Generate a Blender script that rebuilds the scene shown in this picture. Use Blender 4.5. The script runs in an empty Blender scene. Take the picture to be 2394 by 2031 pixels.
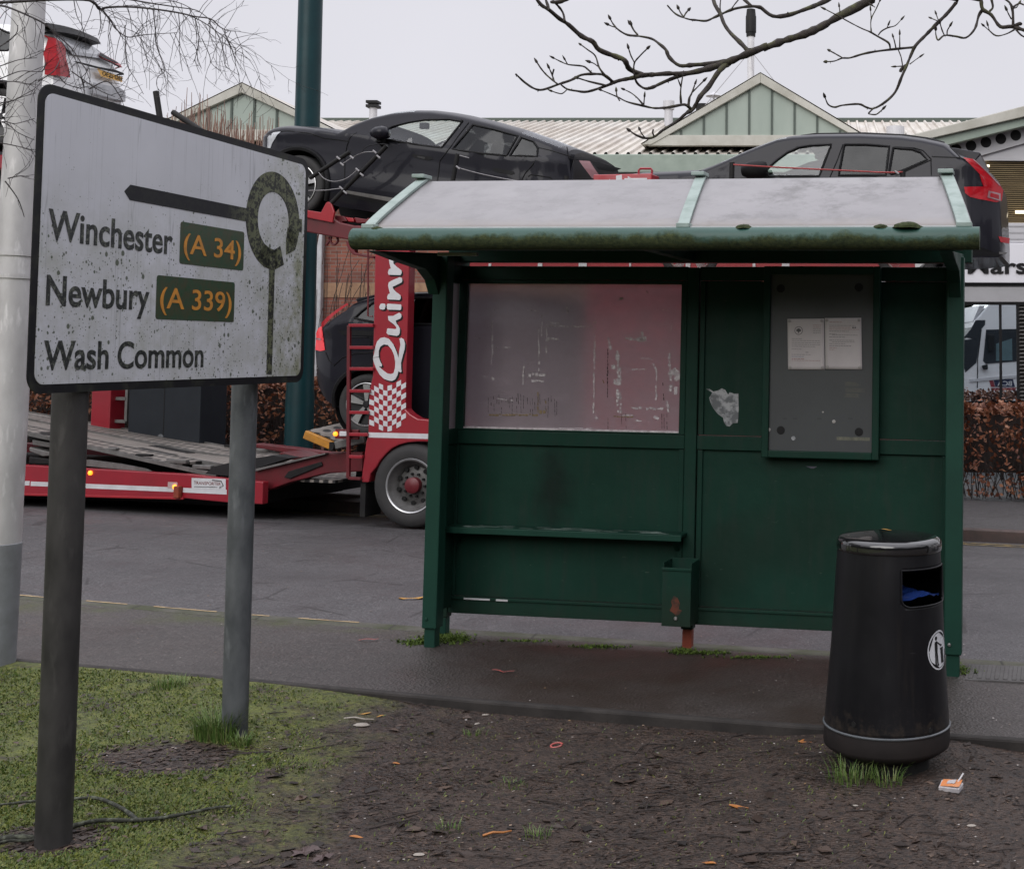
import bpy, bmesh, math, random
from mathutils import Vector, Matrix, noise
R = math.radians
random.seed(11)
sc = bpy.context.scene
COL = sc.collection
# ---------------------------------------------------------------- camera
TH, FPX, CX, CY, CH, K = R(3.63), 2950.0, 1958.0, 637.0, 1.65, 2394 / 2079
cam = bpy.data.cameras.new('camera'); cam_o = bpy.data.objects.new('camera', cam); COL.objects.link(cam_o)
cam_o.location = (0, 0, CH); cam_o.rotation_euler = (math.pi / 2 + TH, 0, 0)
cam.sensor_fit = 'HORIZONTAL'; cam.sensor_width = 36; cam.lens = 36 * FPX / 2394
cam.shift_x = (1197 - CX) / 2394; cam.shift_y = (CY - 1015.5) / 2394
cam.clip_start = 0.05; cam.clip_end = 3000
sc.camera = cam_o
CAM = Vector((0, 0, CH))

def ray(px, py):
    a = (px - CX) / FPX; b = -(py - CY) / FPX
    return Vector((a, math.cos(TH) - b * math.sin(TH), math.sin(TH) + b * math.cos(TH)))

def zp(x):                                     # pavement level: the street falls gently
    return -0.016 * (max(-9.0, min(7.0, x)) + 2.3)

def gnd(px, py, dz=0.0):                       # measured place on the ground
    d = ray(px, py); t = -CH / d.z
    for _ in range(12):
        t = (zp(d.x * t) + dz - CH) / d.z
    return CAM + d * t

def D(x, y): return (x * K, y * K)
def Zm(x0, y0, s): return lambda x, y: (x0 + x / s, y0 + y / s)

class Fr:                                      # a thing's own axes: x along, y away, z up
    def __init__(s, O, d, tilt=0.0):
        n = math.hypot(d[0], d[1])
        ex = Vector((d[0], d[1], -tilt * n)).normalized(); ey = Vector((-d[1], d[0], 0)).normalized(); ez = ex.cross(ey)
        s.O = Vector(O); s.ex, s.ey, s.ez = ex, ey, ez
        s.M = Matrix(((ex.x, ey.x, ez.x, O[0]), (ex.y, ey.y, ez.y, O[1]), (ex.z, ey.z, ez.z, O[2]), (0, 0, 0, 1)))
        s.I = s.M.inverted()
        s.c = s.I @ CAM
    def pt(s, p, ly=0.0):
        d = s.I.to_3x3() @ ray(*p); t = (ly - s.c.y) / d.y
        q = s.c + d * t; return (q.x, q.z)
    def poly(s, pts, ly=0.0): return [s.pt(p, ly) for p in pts]

# ---------------------------------------------------------------- objects
def tag(o, label=None, cat=None, group=None, kind=None):
    if label: o['label'] = label
    if cat: o['category'] = cat
    if group: o['group'] = group
    if kind: o['kind'] = kind
    return o

def thing(name, label, cat, M=None, group=None):
    o = bpy.data.objects.new(name, None); COL.objects.link(o)
    o.empty_display_size = 0.1
    if M is not None: o.matrix_world = M if isinstance(M, Matrix) else Matrix.Translation(M)
    return tag(o, label, cat, group)

class MB:
    def __init__(s): s.v = []; s.f = []; s.m = []; s.mi = 0
    def add(s, vs, fs):
        n = len(s.v); s.v += [tuple(v) for v in vs]
        s.f += [tuple(n + i for i in f) for f in fs]; s.m += [s.mi] * len(fs); return s
    def box(s, x0, x1, y0, y1, z0, z1):
        if x0 > x1: x0, x1 = x1, x0
        if y0 > y1: y0, y1 = y1, y0
        if z0 > z1: z0, z1 = z1, z0
        return s.add([(x, y, z) for z in (z0, z1) for y in (y0, y1) for x in (x0, x1)],
                     [(0, 2, 3, 1), (4, 5, 7, 6), (0, 1, 5, 4), (2, 6, 7, 3), (0, 4, 6, 2), (1, 3, 7, 5)])
    def prism(s, poly, y0, y1):                # outline in x,z pushed along y
        a = sum(poly[i][0] * poly[(i + 1) % len(poly)][1] - poly[(i + 1) % len(poly)][0] * poly[i][1] for i in range(len(poly)))
        if a < 0: poly = poly[::-1]
        n = len(poly)
        return s.add([(x, y0, z) for x, z in poly] + [(x, y1, z) for x, z in poly],
                     [tuple(range(n)), tuple(range(2 * n - 1, n - 1, -1))] + [((i + 1) % n, i, n + i, n + (i + 1) % n) for i in range(n)])
    def prismx(s, poly, x0, x1):               # outline in y,z pushed along x
        n0 = len(s.v); s.prism(poly, x0, x1)
        for i in range(n0, len(s.v)): a = s.v[i]; s.v[i] = (a[1], a[0], a[2])
        return s
    def tube(s, pts, rad, n=8, cap=True):
        pts = [Vector(p) for p in pts]
        if not hasattr(rad, '__len__'): rad = [rad] * len(pts)
        vs = []; fs = []; u = None
        for i, p in enumerate(pts):
            t = (pts[min(i + 1, len(pts) - 1)] - pts[max(i - 1, 0)])
            if t.length < 1e-9: t = Vector((0, 0, 1))
            t.normalize()
            if u is None: u = t.orthogonal().normalized()
            else:
                u = u - t * u.dot(t)
                u = u.normalized() if u.length > 1e-6 else t.orthogonal().normalized()
            w = t.cross(u)
            for k in range(n):
                a = 2 * math.pi * k / n
                vs.append(p + (u * math.cos(a) + w * math.sin(a)) * rad[i])
        for i in range(len(pts) - 1):
            for k in range(n):
                a, b = i * n + k, i * n + (k + 1) % n
                fs.append((a, b, b + n, a + n))
        if cap:
            fs.append(tuple(range(n - 1, -1, -1))); m = (len(pts) - 1) * n; fs.append(tuple(range(m, m + n)))
        return s.add(vs, fs)
    def bar(s, p, q, w, h=None):               # square bar between two points
        p, q = Vector(p), Vector(q); h = h or w
        t = (q - p).normalized(); up = Vector((0, 0, 1)) if abs(t.z) < .95 else Vector((0, 1, 0))
        a = t.cross(up).normalized() * w / 2; b = a.cross(t).normalized() * h / 2
        vs = [c + sa * a + sb * b for c in (p, q) for sa, sb in ((-1, -1), (1, -1), (1, 1), (-1, 1))]
        return s.add(vs, [(0, 3, 2, 1), (4, 5, 6, 7), (0, 1, 5, 4), (1, 2, 6, 5), (2, 3, 7, 6), (3, 0, 4, 7)])
    def lathe(s, prof, n=48, c=(0, 0, 0), ax='z', a0=0.0, a1=2 * math.pi):
        full = abs(a1 - a0 - 2 * math.pi) < 1e-6; m = n if full else n + 1
        vs = []; fs = []
        for r, h in prof:
            for k in range(m):
                a = a0 + (a1 - a0) * k / n; x, y = r * math.cos(a), r * math.sin(a)
                p = (x, y, h) if ax == 'z' else ((x, -h, y) if ax == 'y' else (h, x, y))
                vs.append((p[0] + c[0], p[1] + c[1], p[2] + c[2]))
        for i in range(len(prof) - 1):
            for k in range(n):
                a, b = i * m + k, i * m + (k + 1) % m
                fs.append((a, b, b + m, a + m))
        return s.add(vs, fs)
    def grid(s, fn, nu, nv):
        vs = [fn(i / nu, j / nv) for j in range(nv + 1) for i in range(nu + 1)]; w = nu + 1
        return s.add(vs, [(j * w + i, j * w + i + 1, (j + 1) * w + i + 1, (j + 1) * w + i) for j in range(nv) for i in range(nu)])
    def build(s, name, mat, parent=None, bevel=0, smooth=None, seg=2, kind=None, weld=False):
        me = bpy.data.meshes.new(name); me.from_pydata(s.v, [], s.f)
        ms = mat if isinstance(mat, (list, tuple)) else [mat]
        for m in ms: me.materials.append(m)
        if len(ms) > 1: me.polygons.foreach_set('material_index', s.m)
        if weld:
            bm = bmesh.new(); bm.from_mesh(me); bmesh.ops.remove_doubles(bm, verts=bm.verts, dist=1e-4); bm.to_mesh(me); bm.free()
        me.update()
        o = bpy.data.objects.new(name, me); COL.objects.link(o)
        if parent is not None: o.parent = parent
        if smooth is not None:
            me.polygons.foreach_set('use_smooth', [True] * len(me.polygons))
            if smooth < 180:
                try: me.set_sharp_from_angle(angle=R(smooth))
                except Exception: pass
        if bevel:
            b = o.modifiers.new('bevel', 'BEVEL'); b.width = bevel; b.segments = seg; b.limit_method = 'ANGLE'; b.angle_limit = R(40)
            b.harden_normals = False
        if kind: o['kind'] = kind
        return o

def bx(name, mat, parent, *a, bevel=.004):
    return MB().box(*a).build(name, mat, parent, bevel=bevel)

def text_mb(body, height, bold=0.0, xs=1.0, align='LEFT', shear=0.0, depth=.0008, spacing=1.0):
    """the words as a mesh in x,z with its face towards -y, letters HEIGHT tall (cap height)"""
    cu = bpy.data.curves.new('lettering', 'FONT'); cu.body = body; cu.size = 1; cu.offset = bold; cu.align_x = align
    cu.extrude = .01; cu.shear = shear; cu.space_character = spacing; cu.resolution_u = 6
    o = bpy.data.objects.new('lettering', cu); COL.objects.link(o)
    dg = bpy.context.evaluated_depsgraph_get(); me = bpy.data.meshes.new_from_object(o.evaluated_get(dg))
    k = height / .73
    mb = MB()
    mb.add([(v.co.x * k * xs, -v.co.z / .01 * depth / 2, v.co.y * k) for v in me.vertices], [tuple(p.vertices) for p in me.polygons])
    bpy.data.objects.remove(o); bpy.data.curves.remove(cu); bpy.data.meshes.remove(me)
    return mb

def move(mb, dx, dy, dz, rot=0.0):
    c, s = math.cos(rot), math.sin(rot)
    mb.v = [(x * c - z * s + dx, y + dy, x * s + z * c + dz) for x, y, z in mb.v]; return mb

def fit_text(body, x0, x1, z0, cap, y, bold=0.0, depth=.0008):
    """words whose ink runs from x0 to x1 with caps CAP tall on the baseline z0"""
    mb = text_mb(body, cap, bold, 1.0, depth=depth)
    a = min(v[0] for v in mb.v); b = max(v[0] for v in mb.v); k = (x1 - x0) / (b - a)
    mb.v = [((v[0] - a) * k + x0, v[1] + y, v[2] + z0) for v in mb.v]; return mb

def inside(x, z, poly):
    r = False; j = len(poly) - 1
    for i in range(len(poly)):
        xi, zi = poly[i]; xj, zj = poly[j]
        if (zi > z) != (zj > z) and x < (xj - xi) * (z - zi) / (zj - zi) + xi: r = not r
        j = i
    return r

def interp(tab, x):
    if x <= tab[0][0]: return tab[0][1]
    for (a, va), (b, vb) in zip(tab, tab[1:]):
        if x <= b: return va + (vb - va) * (x - a) / (b - a + 1e-9)
    return tab[-1][1]

def smoothpoly(pts, n=3):
    """Catmull-Rom through 3-D or 2-D points"""
    P = [Vector(p) for p in pts]; out = []
    for i in range(len(P) - 1):
        a, b, c, d = P[max(i - 1, 0)], P[i], P[i + 1], P[min(i + 2, len(P) - 1)]
        for k in range(n):
            t = k / n
            out.append(.5 * ((2 * b) + (c - a) * t + (2 * a - 5 * b + 4 * c - d) * t * t + (3 * b - a - 3 * c + d) * t ** 3))
    return out + [P[-1]]
# ---------------------------------------------------------------- materials
class NT:
    def __init__(s, name):
        s.mat = bpy.data.materials.new(name); s.mat.use_nodes = True; s.t = s.mat.node_tree; s.n = s.t.nodes
        s.b = s.n['Principled BSDF']; s.out = s.n['Material Output']
        s._co = None
    def new(s, ty, **kw):
        n = s.n.new(ty)
        for k, v in kw.items():
            if k.startswith('i_'): n.inputs[k[2:].replace('_', ' ')].default_value = v
            else: setattr(n, k, v)
        return n
    def L(s, a, b): s.t.links.new(a, b)
    def co(s, kind='Object'):
        if s._co is None: s._co = s.new('ShaderNodeTexCoord')
        return s._co.outputs[kind]
    def pos(s): return s.new('ShaderNodeNewGeometry').outputs['Position']
    def mapped(s, src, scale=(1, 1, 1), loc=(0, 0, 0), rot=(0, 0, 0)):
        m = s.new('ShaderNodeMapping'); m.inputs['Scale'].default_value = scale; m.inputs['Location'].default_value = loc; m.inputs['Rotation'].default_value = rot
        s.L(src, m.inputs['Vector']); return m.outputs[0]
    def noise(s, vec, scale, detail=4, rough=.55, dist=0.0):
        n = s.new('ShaderNodeTexNoise'); n.inputs['Scale'].default_value = scale; n.inputs['Detail'].default_value = detail
        n.inputs['Roughness'].default_value = rough; n.inputs['Distortion'].default_value = dist
        s.L(vec, n.inputs['Vector']); return n.outputs['Fac']
    def vor(s, vec, scale, feat='F1', out='Distance', rnd=1.0):
        n = s.new('ShaderNodeTexVoronoi', feature=feat); n.inputs['Scale'].default_value = scale; n.inputs['Randomness'].default_value = rnd
        s.L(vec, n.inputs['Vector']); return n.outputs[out]
    def ramp(s, fac, stops):
        r = s.new('ShaderNodeValToRGB'); e = r.color_ramp.elements
        while len(e) < len(stops): e.new(.5)
        for el, (p, c) in zip(e, stops):
            el.position = p; el.color = (c, c, c, 1) if not hasattr(c, '__len__') else (c[0], c[1], c[2], 1)
        s.L(fac, r.inputs[0]); return r.outputs[0]
    def mix(s, fac, a, b, mode='MIX'):
        m = s.new('ShaderNodeMix', data_type='RGBA', blend_type=mode)
        for sock, v in ((m.inputs[0], fac), (m.inputs[6], a), (m.inputs[7], b)):
            if hasattr(v, 'is_linked'): s.L(v, sock)
            elif hasattr(v, '__len__'): sock.default_value = (v[0], v[1], v[2], 1)
            else: sock.default_value = v
        return m.outputs[2]
    def math(s, op, a, b=0.0, clamp=False):
        m = s.new('ShaderNodeMath', operation=op, use_clamp=clamp)
        for sock, v in ((m.inputs[0], a), (m.inputs[1], b)):
            if hasattr(v, 'is_linked'): s.L(v, sock)
            else: sock.default_value = v
        return m.outputs[0]
    def sep(s, vec):
        n = s.new('ShaderNodeSeparateXYZ'); s.L(vec, n.inputs[0]); return n.outputs
    def base(s, c):
        if hasattr(c, 'is_linked'): s.L(c, s.b.inputs['Base Color'])
        else: s.b.inputs['Base Color'].default_value = (c[0], c[1], c[2], 1)
    def rough(s, v):
        if hasattr(v, 'is_linked'): s.L(v, s.b.inputs['Roughness'])
        else: s.b.inputs['Roughness'].default_value = v
    def bump(s, h, strength=.3, dist=.01):
        n = s.new('ShaderNodeBump'); n.inputs['Strength'].default_value = strength; n.inputs['Distance'].default_value = dist
        s.L(h, n.inputs['Height']); s.L(n.outputs[0], s.b.inputs['Normal'])
    def set(s, **kw):
        for k, v in kw.items(): s.b.inputs[k.replace('_', ' ')].default_value = v
        return s

def simple(name, c, rough=.5, metal=0.0, c2=None, scale=6.0, lo=.35, hi=.7, bump=0.0, bscale=60, coat=0.0, spec=None, dist=.003, stretch=(1, 1, 1), rvar=.12):
    """a paint or a bare surface with wear: two tones in patches, roughness that varies, a little unevenness"""
    n = NT(name); v = n.mapped(n.co(), stretch)
    c2 = c2 or tuple(x * .72 for x in c)
    f = n.noise(v, scale, 6, .62)
    n.base(n.mix(n.ramp(f, [(lo, 0.0), (hi, 1.0)]), c, c2))
    rr = n.math('ADD', n.math('MULTIPLY', f, rvar * 2), rough - rvar)
    n.rough(rr)
    n.b.inputs['Metallic'].default_value = metal
    if coat: n.b.inputs['Coat Weight'].default_value = coat; n.b.inputs['Coat Roughness'].default_value = .06
    if spec is not None: n.b.inputs['Specular IOR Level'].default_value = spec
    if bump: n.bump(n.noise(v, bscale, 5), bump, dist)
    return n.mat

def flat(name, c, rough=.5, metal=0.0, emit=0.0):
    n = NT(name); n.base(n.mix(n.ramp(n.noise(n.co(), 14, 3), [(.35, 0.), (.7, 1.)]), c, tuple(x * .86 for x in c))); n.rough(rough); n.b.inputs['Metallic'].default_value = metal
    if emit:
        n.b.inputs['Emission Color'].default_value = (*c, 1); n.b.inputs['Emission Strength'].default_value = emit
    return n.mat

m = {}
# --- ground
def mat_asphalt(name, dark, light, chip=.5, wet=.45, moss=False, stain=None):
    n = NT(name); P = n.pos()
    big = n.noise(P, .55, 5); mid = n.noise(P, 5, 6, .7); fine = n.noise(P, 62, 3, .75)
    c = n.mix(n.ramp(mid, [(.3, 0.), (.72, 1.)]), dark, light)
    c = n.mix(n.ramp(big, [(.38, 0.), (.66, .55)]), c, tuple(x * .62 for x in dark))
    c = n.mix(n.ramp(fine, [(.34, .75), (.5, 0.)]), c, tuple(x * .38 for x in dark)); c = n.mix(n.ramp(fine, [(.54, 0.), (.70, .8)]), c, tuple(x * 1.9 for x in light))
    v = n.vor(P, 70); c = n.mix(n.math('MULTIPLY', n.ramp(v, [(.08, 1.), (.24, 0.)]), chip), c, (.20, .19, .19))
    sp = n.vor(P, 17); lot = n.ramp(n.noise(P, 9, 2), [(.54, 0.), (.60, .8)])
    c = n.mix(n.math('MULTIPLY', n.ramp(sp, [(.05, 1.), (.085, 0.)]), lot), c, (.30, .27, .25))
    if stain: c = stain(n, P, c)
    n.base(c)
    n.rough(n.ramp(n.noise(P, 2.2, 5), [(.32, wet), (.7, wet + .28)]))
    n.bump(n.math('ADD', n.math('MULTIPLY', v, .9), n.math('MULTIPLY', fine, .8)), .55, .006)
    return n.mat
def road_stain(n, P, c):
    x, y, z = n.sep(P); v = n.math('ADD', y, n.math('MULTIPLY', x, .235)); wob = n.math('MULTIPLY', n.noise(P, .7, 3), .5)
    tr = n.math('SINE', n.math('MULTIPLY', n.math('ADD', v, wob), 3.6))
    c = n.mix(n.math('MULTIPLY', n.ramp(tr, [(.25, 0.), (1., .5)]), n.ramp(n.noise(P, 1.3, 4), [(.35, .3), (.65, 1.)])), c, (.042, .040, .042))
    e = n.vor(P, .75, 'DISTANCE_TO_EDGE'); w2 = n.noise(P, 2.0, 3)
    ck = n.vor(n.mapped(P, (1, 1, 1)), .9, 'DISTANCE_TO_EDGE')
    c = n.mix(n.math('MULTIPLY', n.ramp(ck, [(.006, .8), (.014, 0.)]), n.ramp(w2, [(.48, 0.), (.56, 1.)])), c, (.022, .021, .021))
    g = n.ramp(n.math('SUBTRACT', v, 7.05), [(.0, .9), (.30, 0.)])
    c = n.mix(n.math('MULTIPLY', g, n.ramp(n.noise(P, 6, 5, .7), [(.35, 0.), (.6, 1.)])), c, (.036, .031, .024))
    return c
m['road'] = mat_asphalt('road asphalt', (.060, .057, .059), (.090, .086, .088), .75, .40, stain=road_stain)
def path_stain(n, P, c):
    x, y, z = n.sep(P)
    d = n.math('ADD', y, n.math('MULTIPLY', x, .165))                 # distance across the path
    w = n.noise(P, 3.2, 5)
    dd = n.math('ADD', d, n.math('MULTIPLY', w, .45))
    edge = n.ramp(n.math('SUBTRACT', dd, 7.0), [(.22, 0.), (.42, 1.)])   # mossy dirt towards the kerb
    patch = n.ramp(n.noise(P, 2.1, 5, .7), [(.42, 0.), (.62, 1.)])
    c = n.mix(n.math('MULTIPLY', edge, n.math('MULTIPLY', patch, .75)), c, (.052, .062, .016))
    mud = n.ramp(n.noise(n.mapped(P, (.8, 1.0, 1)), 1.3, 5), [(.30, .25), (.58, .95)])
    xx = n.ramp(n.math('ADD', n.math('ADD', n.math('MULTIPLY', x, .2), .62), n.math('MULTIPLY', n.math('SUBTRACT', w, .5), .3)), [(.14, 0.), (.30, 1.)])
    x2 = n.ramp(n.math('SUBTRACT', .9, n.math('ADD', x, n.math('MULTIPLY', w, .5))), [(.0, .15), (.5, 1.)])
    c = n.mix(n.math('MULTIPLY', n.math('MULTIPLY', mud, xx), x2), c, (.032, .023, .018))
    return c
m['path'] = mat_asphalt('pavement asphalt', (.046, .040, .037), (.070, .061, .057), .25, .36, stain=path_stain)
m['tactile'] = simple('ribbed paving', (.092, .088, .086), .75, c2=(.066, .062, .060), scale=8, bump=.3)
m['farpath'] = mat_asphalt('far pavement', (.050, .047, .047), (.075, .070, .069), .2, .5)
m['kerb'] = simple('kerb concrete', (.082, .078, .060), .75, c2=(.038, .045, .016), scale=4, bump=.4, bscale=70)
def mat_kerb():
    n = NT('kerb stones'); P = n.pos(); x, y, z = n.sep(P); f = n.noise(P, 4, 6, .65)
    c = n.mix(n.ramp(f, [(.36, 0.), (.62, 1.)]), (.088, .083, .070), (.040, .046, .018)); c = n.mix(n.ramp(n.noise(P, 30, 4), [(.5, 0.), (.7, .6)]), c, (.045, .040, .034))
    fr = n.math('FRACT', n.math('MULTIPLY', x, 1.12)); c = n.mix(n.ramp(fr, [(.0, .9), (.014, .9), (.020, 0.)]), c, (.018, .016, .012))
    n.base(c); n.rough(.75); n.bump(n.noise(P, 60, 5), .4, .004); return n.mat
m['kerb'] = mat_kerb()
m['farkerb'] = simple('brick kerb', (.085, .055, .048), .6, c2=(.040, .032, .03), scale=6, bump=.4, bscale=60)
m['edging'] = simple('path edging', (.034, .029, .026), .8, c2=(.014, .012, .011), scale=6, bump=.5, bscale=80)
def mat_mud():
    n = NT('verge mud'); P = n.pos(); x, y, z = n.sep(P)
    a = n.noise(P, 7, 6, .7); b = n.noise(P, 38, 5, .7); bits = n.vor(n.mapped(P, (1, 2.2, 1), rot=(0, 0, .2)), 46)
    c = n.mix(n.ramp(a, [(.34, 0.), (.68, 1.)]), (.033, .0205, .0145), (.076, .049, .036))
    c = n.mix(n.ramp(b, [(.38, .85), (.54, 0.)]), c, (.013, .010, .009))
    c = n.mix(n.ramp(bits, [(.05, .7), (.16, 0.)]), c, (.10, .075, .058))
    # moss and turf: left of the worn ground, plus thin patches
    w = n.noise(P, 1.6, 6, .65)
    g = n.math('ADD', n.math('MULTIPLY', x, -.55), n.math('MULTIPLY', w, 1.15))
    g = n.math('ADD', g, n.math('MULTIPLY', y, -.03))
    gm = n.ramp(n.math('SUBTRACT', g, 1.18), [(.28, 0.), (.60, 1.)])
    hole = n.ramp(n.noise(P, 3.4, 5, .7), [(.34, 0.), (.46, 1.)])
    gm = n.math('MULTIPLY', gm, hole)
    for px_, py_, r_ in ((-2.74, 5.24, .33), (-2.68, 4.40, .22)):
        dn = n.new('ShaderNodeVectorMath', operation='DISTANCE'); n.L(n.mapped(P, (1, 1.35, 0)), dn.inputs[0]); dn.inputs[1].default_value = (px_, py_ * 1.35, 0)
        gm = n.math('MULTIPLY', gm, n.ramp(n.math('ADD', n.math('DIVIDE', dn.outputs['Value'], r_), n.math('MULTIPLY', n.math('SUBTRACT', n.noise(P, 4.5, 5, .7), .5), 1.5)), [(.72, 0.), (1.0, 1.)]))
    gc = n.mix(n.ramp(n.noise(P, 9, 5, .7), [(.3, 0.), (.7, 1.)]), (.062, .085, .018), (.175, .190, .026))
    gc = n.mix(n.ramp(b, [(.35, .7), (.55, 0.)]), gc, (.022, .028, .010))
    n.base(n.mix(gm, c, gc))
    n.rough(n.ramp(n.noise(P, 3.2, 5), [(.34, .26), (.62, .7)]))
    n.bump(n.math('ADD', n.math('MULTIPLY', a, .9), n.math('ADD', n.math('MULTIPLY', b, .7), n.math('MULTIPLY', bits, .4))), .8, .03)
    return n.mat
m['mud'] = mat_mud()
m['field'] = simple('far ground', (.05, .055, .035), .9, c2=(.03, .03, .025), scale=.3)
m['yellow'] = simple('yellow line paint', (.34, .24, .075), .7, c2=(.10, .085, .06), scale=9, lo=.4, hi=.58, bump=.3)
m['linepale'] = simple('worn yellow edge line', (.50, .37, .20), .7, c2=(.30, .20, .10), scale=9)
m['orange'] = simple('orange spray paint', (.42, .17, .05), .7, c2=(.12, .07, .05), scale=30)
# --- metals, paints
def leafcol(name, cols, rough=.6, trans=.0):
    n = NT(name); oi = n.new('ShaderNodeNewGeometry'); r = oi.outputs['Random Per Island']
    k = len(cols); n.base(n.ramp(r, [(i / (k - 1), c) for i, c in enumerate(cols)])); n.rough(rough)
    return n.mat
m['blade'] = leafcol('grass blades', [(.050, .085, .018), (.080, .125, .024), (.155, .180, .030), (.085, .115, .040), (.21, .21, .055)], .55)
m['moss'] = leafcol('moss', [(.030, .055, .008), (.070, .115, .012), (.100, .150, .018)], .9)
m['cushion'] = simple('moss cushion', (.040, .055, .012), .95, c2=(.014, .020, .006), scale=60, bump=.9, bscale=70, dist=.01)
m['litterleaf'] = leafcol('rotting leaves', [(.010, .007, .006), (.028, .017, .012), (.060, .037, .026), (.014, .010, .008), (.105, .068, .048)], .55)
m['pale'] = leafcol('pale crumbs', [(.30, .27, .24), (.45, .42, .40), (.28, .17, .08), (.16, .13, .11)], .6)
m['beech'] = leafcol('copper beech leaves', [(.090, .026, .014), (.18, .060, .028), (.27, .10, .046), (.12, .040, .020), (.34, .16, .085)], .5)
m['twig'] = simple('twig bark', (.040, .028, .024), .8, c2=(.02, .016, .015), scale=30)
m['birch'] = simple('birch twig bark', (.035, .026, .028), .7, c2=(.018, .014, .015), scale=20)
m['redtwig'] = leafcol('red-brown stems', [(.17, .085, .060), (.25, .15, .11), (.12, .06, .045), (.33, .22, .17)], .7)
def mat_bark():
    n = NT('mossy bark'); v = n.co(); a = n.noise(v, 38, 6, .7); N = n.new('ShaderNodeNewGeometry').outputs['Normal']; z = n.sep(N)[2]
    c = n.mix(n.ramp(a, [(.3, 0.), (.65, 1.)]), (.012, .009, .008), (.042, .033, .028))
    f = n.math('MULTIPLY', n.ramp(n.noise(v, 22, 5), [(.50, 0.), (.66, .8)]), n.ramp(n.math('ADD', n.math('MULTIPLY', z, .5), .5), [(.3, .25), (.75, 1.)]))
    n.base(n.mix(f, c, (.070, .072, .022))); n.rough(.85); n.bump(a, .9, .006); return n.mat
m['bark'] = mat_bark()
def mat_galv(name, a, b):
    n = NT(name); v = n.co(); f = n.noise(n.mapped(v, (1, 1, .5)), 9, 6, .65); sp = n.vor(v, 55)
    c = n.mix(n.ramp(f, [(.32, 0.), (.68, 1.)]), a, b)
    c = n.mix(n.ramp(n.noise(n.mapped(v, (1, 1, .25)), 22, 4), [(.58, 0.), (.72, .6)]), c, tuple(x * 1.5 for x in b))
    n.base(c); n.rough(n.ramp(f, [(.3, .42), (.7, .7)])); n.b.inputs['Specular IOR Level'].default_value = .3; n.b.inputs['Metallic'].default_value = .25; n.bump(sp, .08, .002); return n.mat
m['galv'] = mat_galv('galvanised steel', (.075, .082, .088), (.145, .153, .16))
m['galvdark'] = mat_galv('weathered steel', (.030, .029, .029), (.058, .055, .053))
m['alu'] = mat_galv('silver lamp column', (.46, .45, .45), (.58, .57, .57))
m['bluegrey'] = simple('blue-grey base paint', (.235, .25, .265), .6, c2=(.15, .155, .16), scale=5)
m['teal'] = simple('dark teal paint', (.006, .036, .042), .4, c2=(.005, .026, .031), scale=3, spec=.25)
m['black'] = simple('black plastic', (.010, .010, .011), .5, spec=.2)
m['rubber'] = simple('tyre rubber', (.022, .022, .023), .8, c2=(.035, .033, .032), scale=8, bump=.2)
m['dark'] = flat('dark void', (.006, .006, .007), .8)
m['hole'] = flat('dark hole lining', (.004, .004, .004), .9)
def mat_green():
    n = NT('dark green shelter paint'); v = n.co(); f = n.noise(v, 2.2, 5, .6); x, y, z = n.sep(v)
    c = n.mix(n.ramp(f, [(.3, 0.), (.7, 1.)]), (.0092, .042, .029), (.0068, .031, .0215))
    d = n.noise(n.mapped(v, (7, 7, 1.2)), 3, 5)
    c = n.mix(n.ramp(d, [(.50, 0.), (.72, .7)]), c, (.017, .036, .028))
    b = n.ramp(n.noise(v, 1.05, 3), [(.60, 0.), (.70, .45)]); c = n.mix(b, c, (.010, .022, .015))
    sd = n.new('ShaderNodeVectorMath', operation='DISTANCE'); n.L(n.mapped(v, (1, 0, .55)), sd.inputs[0]); sd.inputs[1].default_value = (.62, 0, .86 * .55)
    c = n.mix(n.ramp(n.math('ADD', sd.outputs['Value'], n.math('MULTIPLY', n.noise(v, 9, 5), .16)), [(.12, .75), (.24, 0.)]), c, (.006, .012, .010))
    low = n.ramp(n.math('ADD', z, n.math('MULTIPLY', n.noise(v, 9, 4), .25)), [(.15, .55), (.40, 0.)])
    c = n.mix(low, c, (.020, .024, .016))
    s = n.ramp(n.noise(n.mapped(v, (6, 6, 60)), 3, 3), [(.73, 0.), (.77, .6)]); c = n.mix(s, c, (.10, .13, .11))
    n.base(c); n.rough(n.ramp(n.noise(v, 8, 4), [(.3, .42), (.7, .62)])); n.b.inputs['Specular IOR Level'].default_value = .16
    rp = n.vor(v, 9); rl_ = n.ramp(n.noise(v, 4, 3), [(.60, 0.), (.66, 1.)])
    c = n.mix(n.math('MULTIPLY', n.ramp(rp, [(.05, .8), (.10, 0.)]), rl_), c, (.085, .030, .016))
    n.base(c)
    n.bump(n.math('ADD', n.math('MULTIPLY', n.noise(v, 3.0, 2), 1.0), n.math('MULTIPLY', n.noise(v, 26, 3), .12)), .35, .02); return n.mat
m['green'] = mat_green()
m['greenlight'] = simple('weathered pale green bar', (.27, .335, .31), .55, c2=(.17, .225, .20), scale=9, lo=.45, hi=.75, bump=.1)
m['greenpost'] = simple('front post green', (.012, .052, .036), .5, c2=(.009, .038, .027), scale=3, spec=.2)
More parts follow.
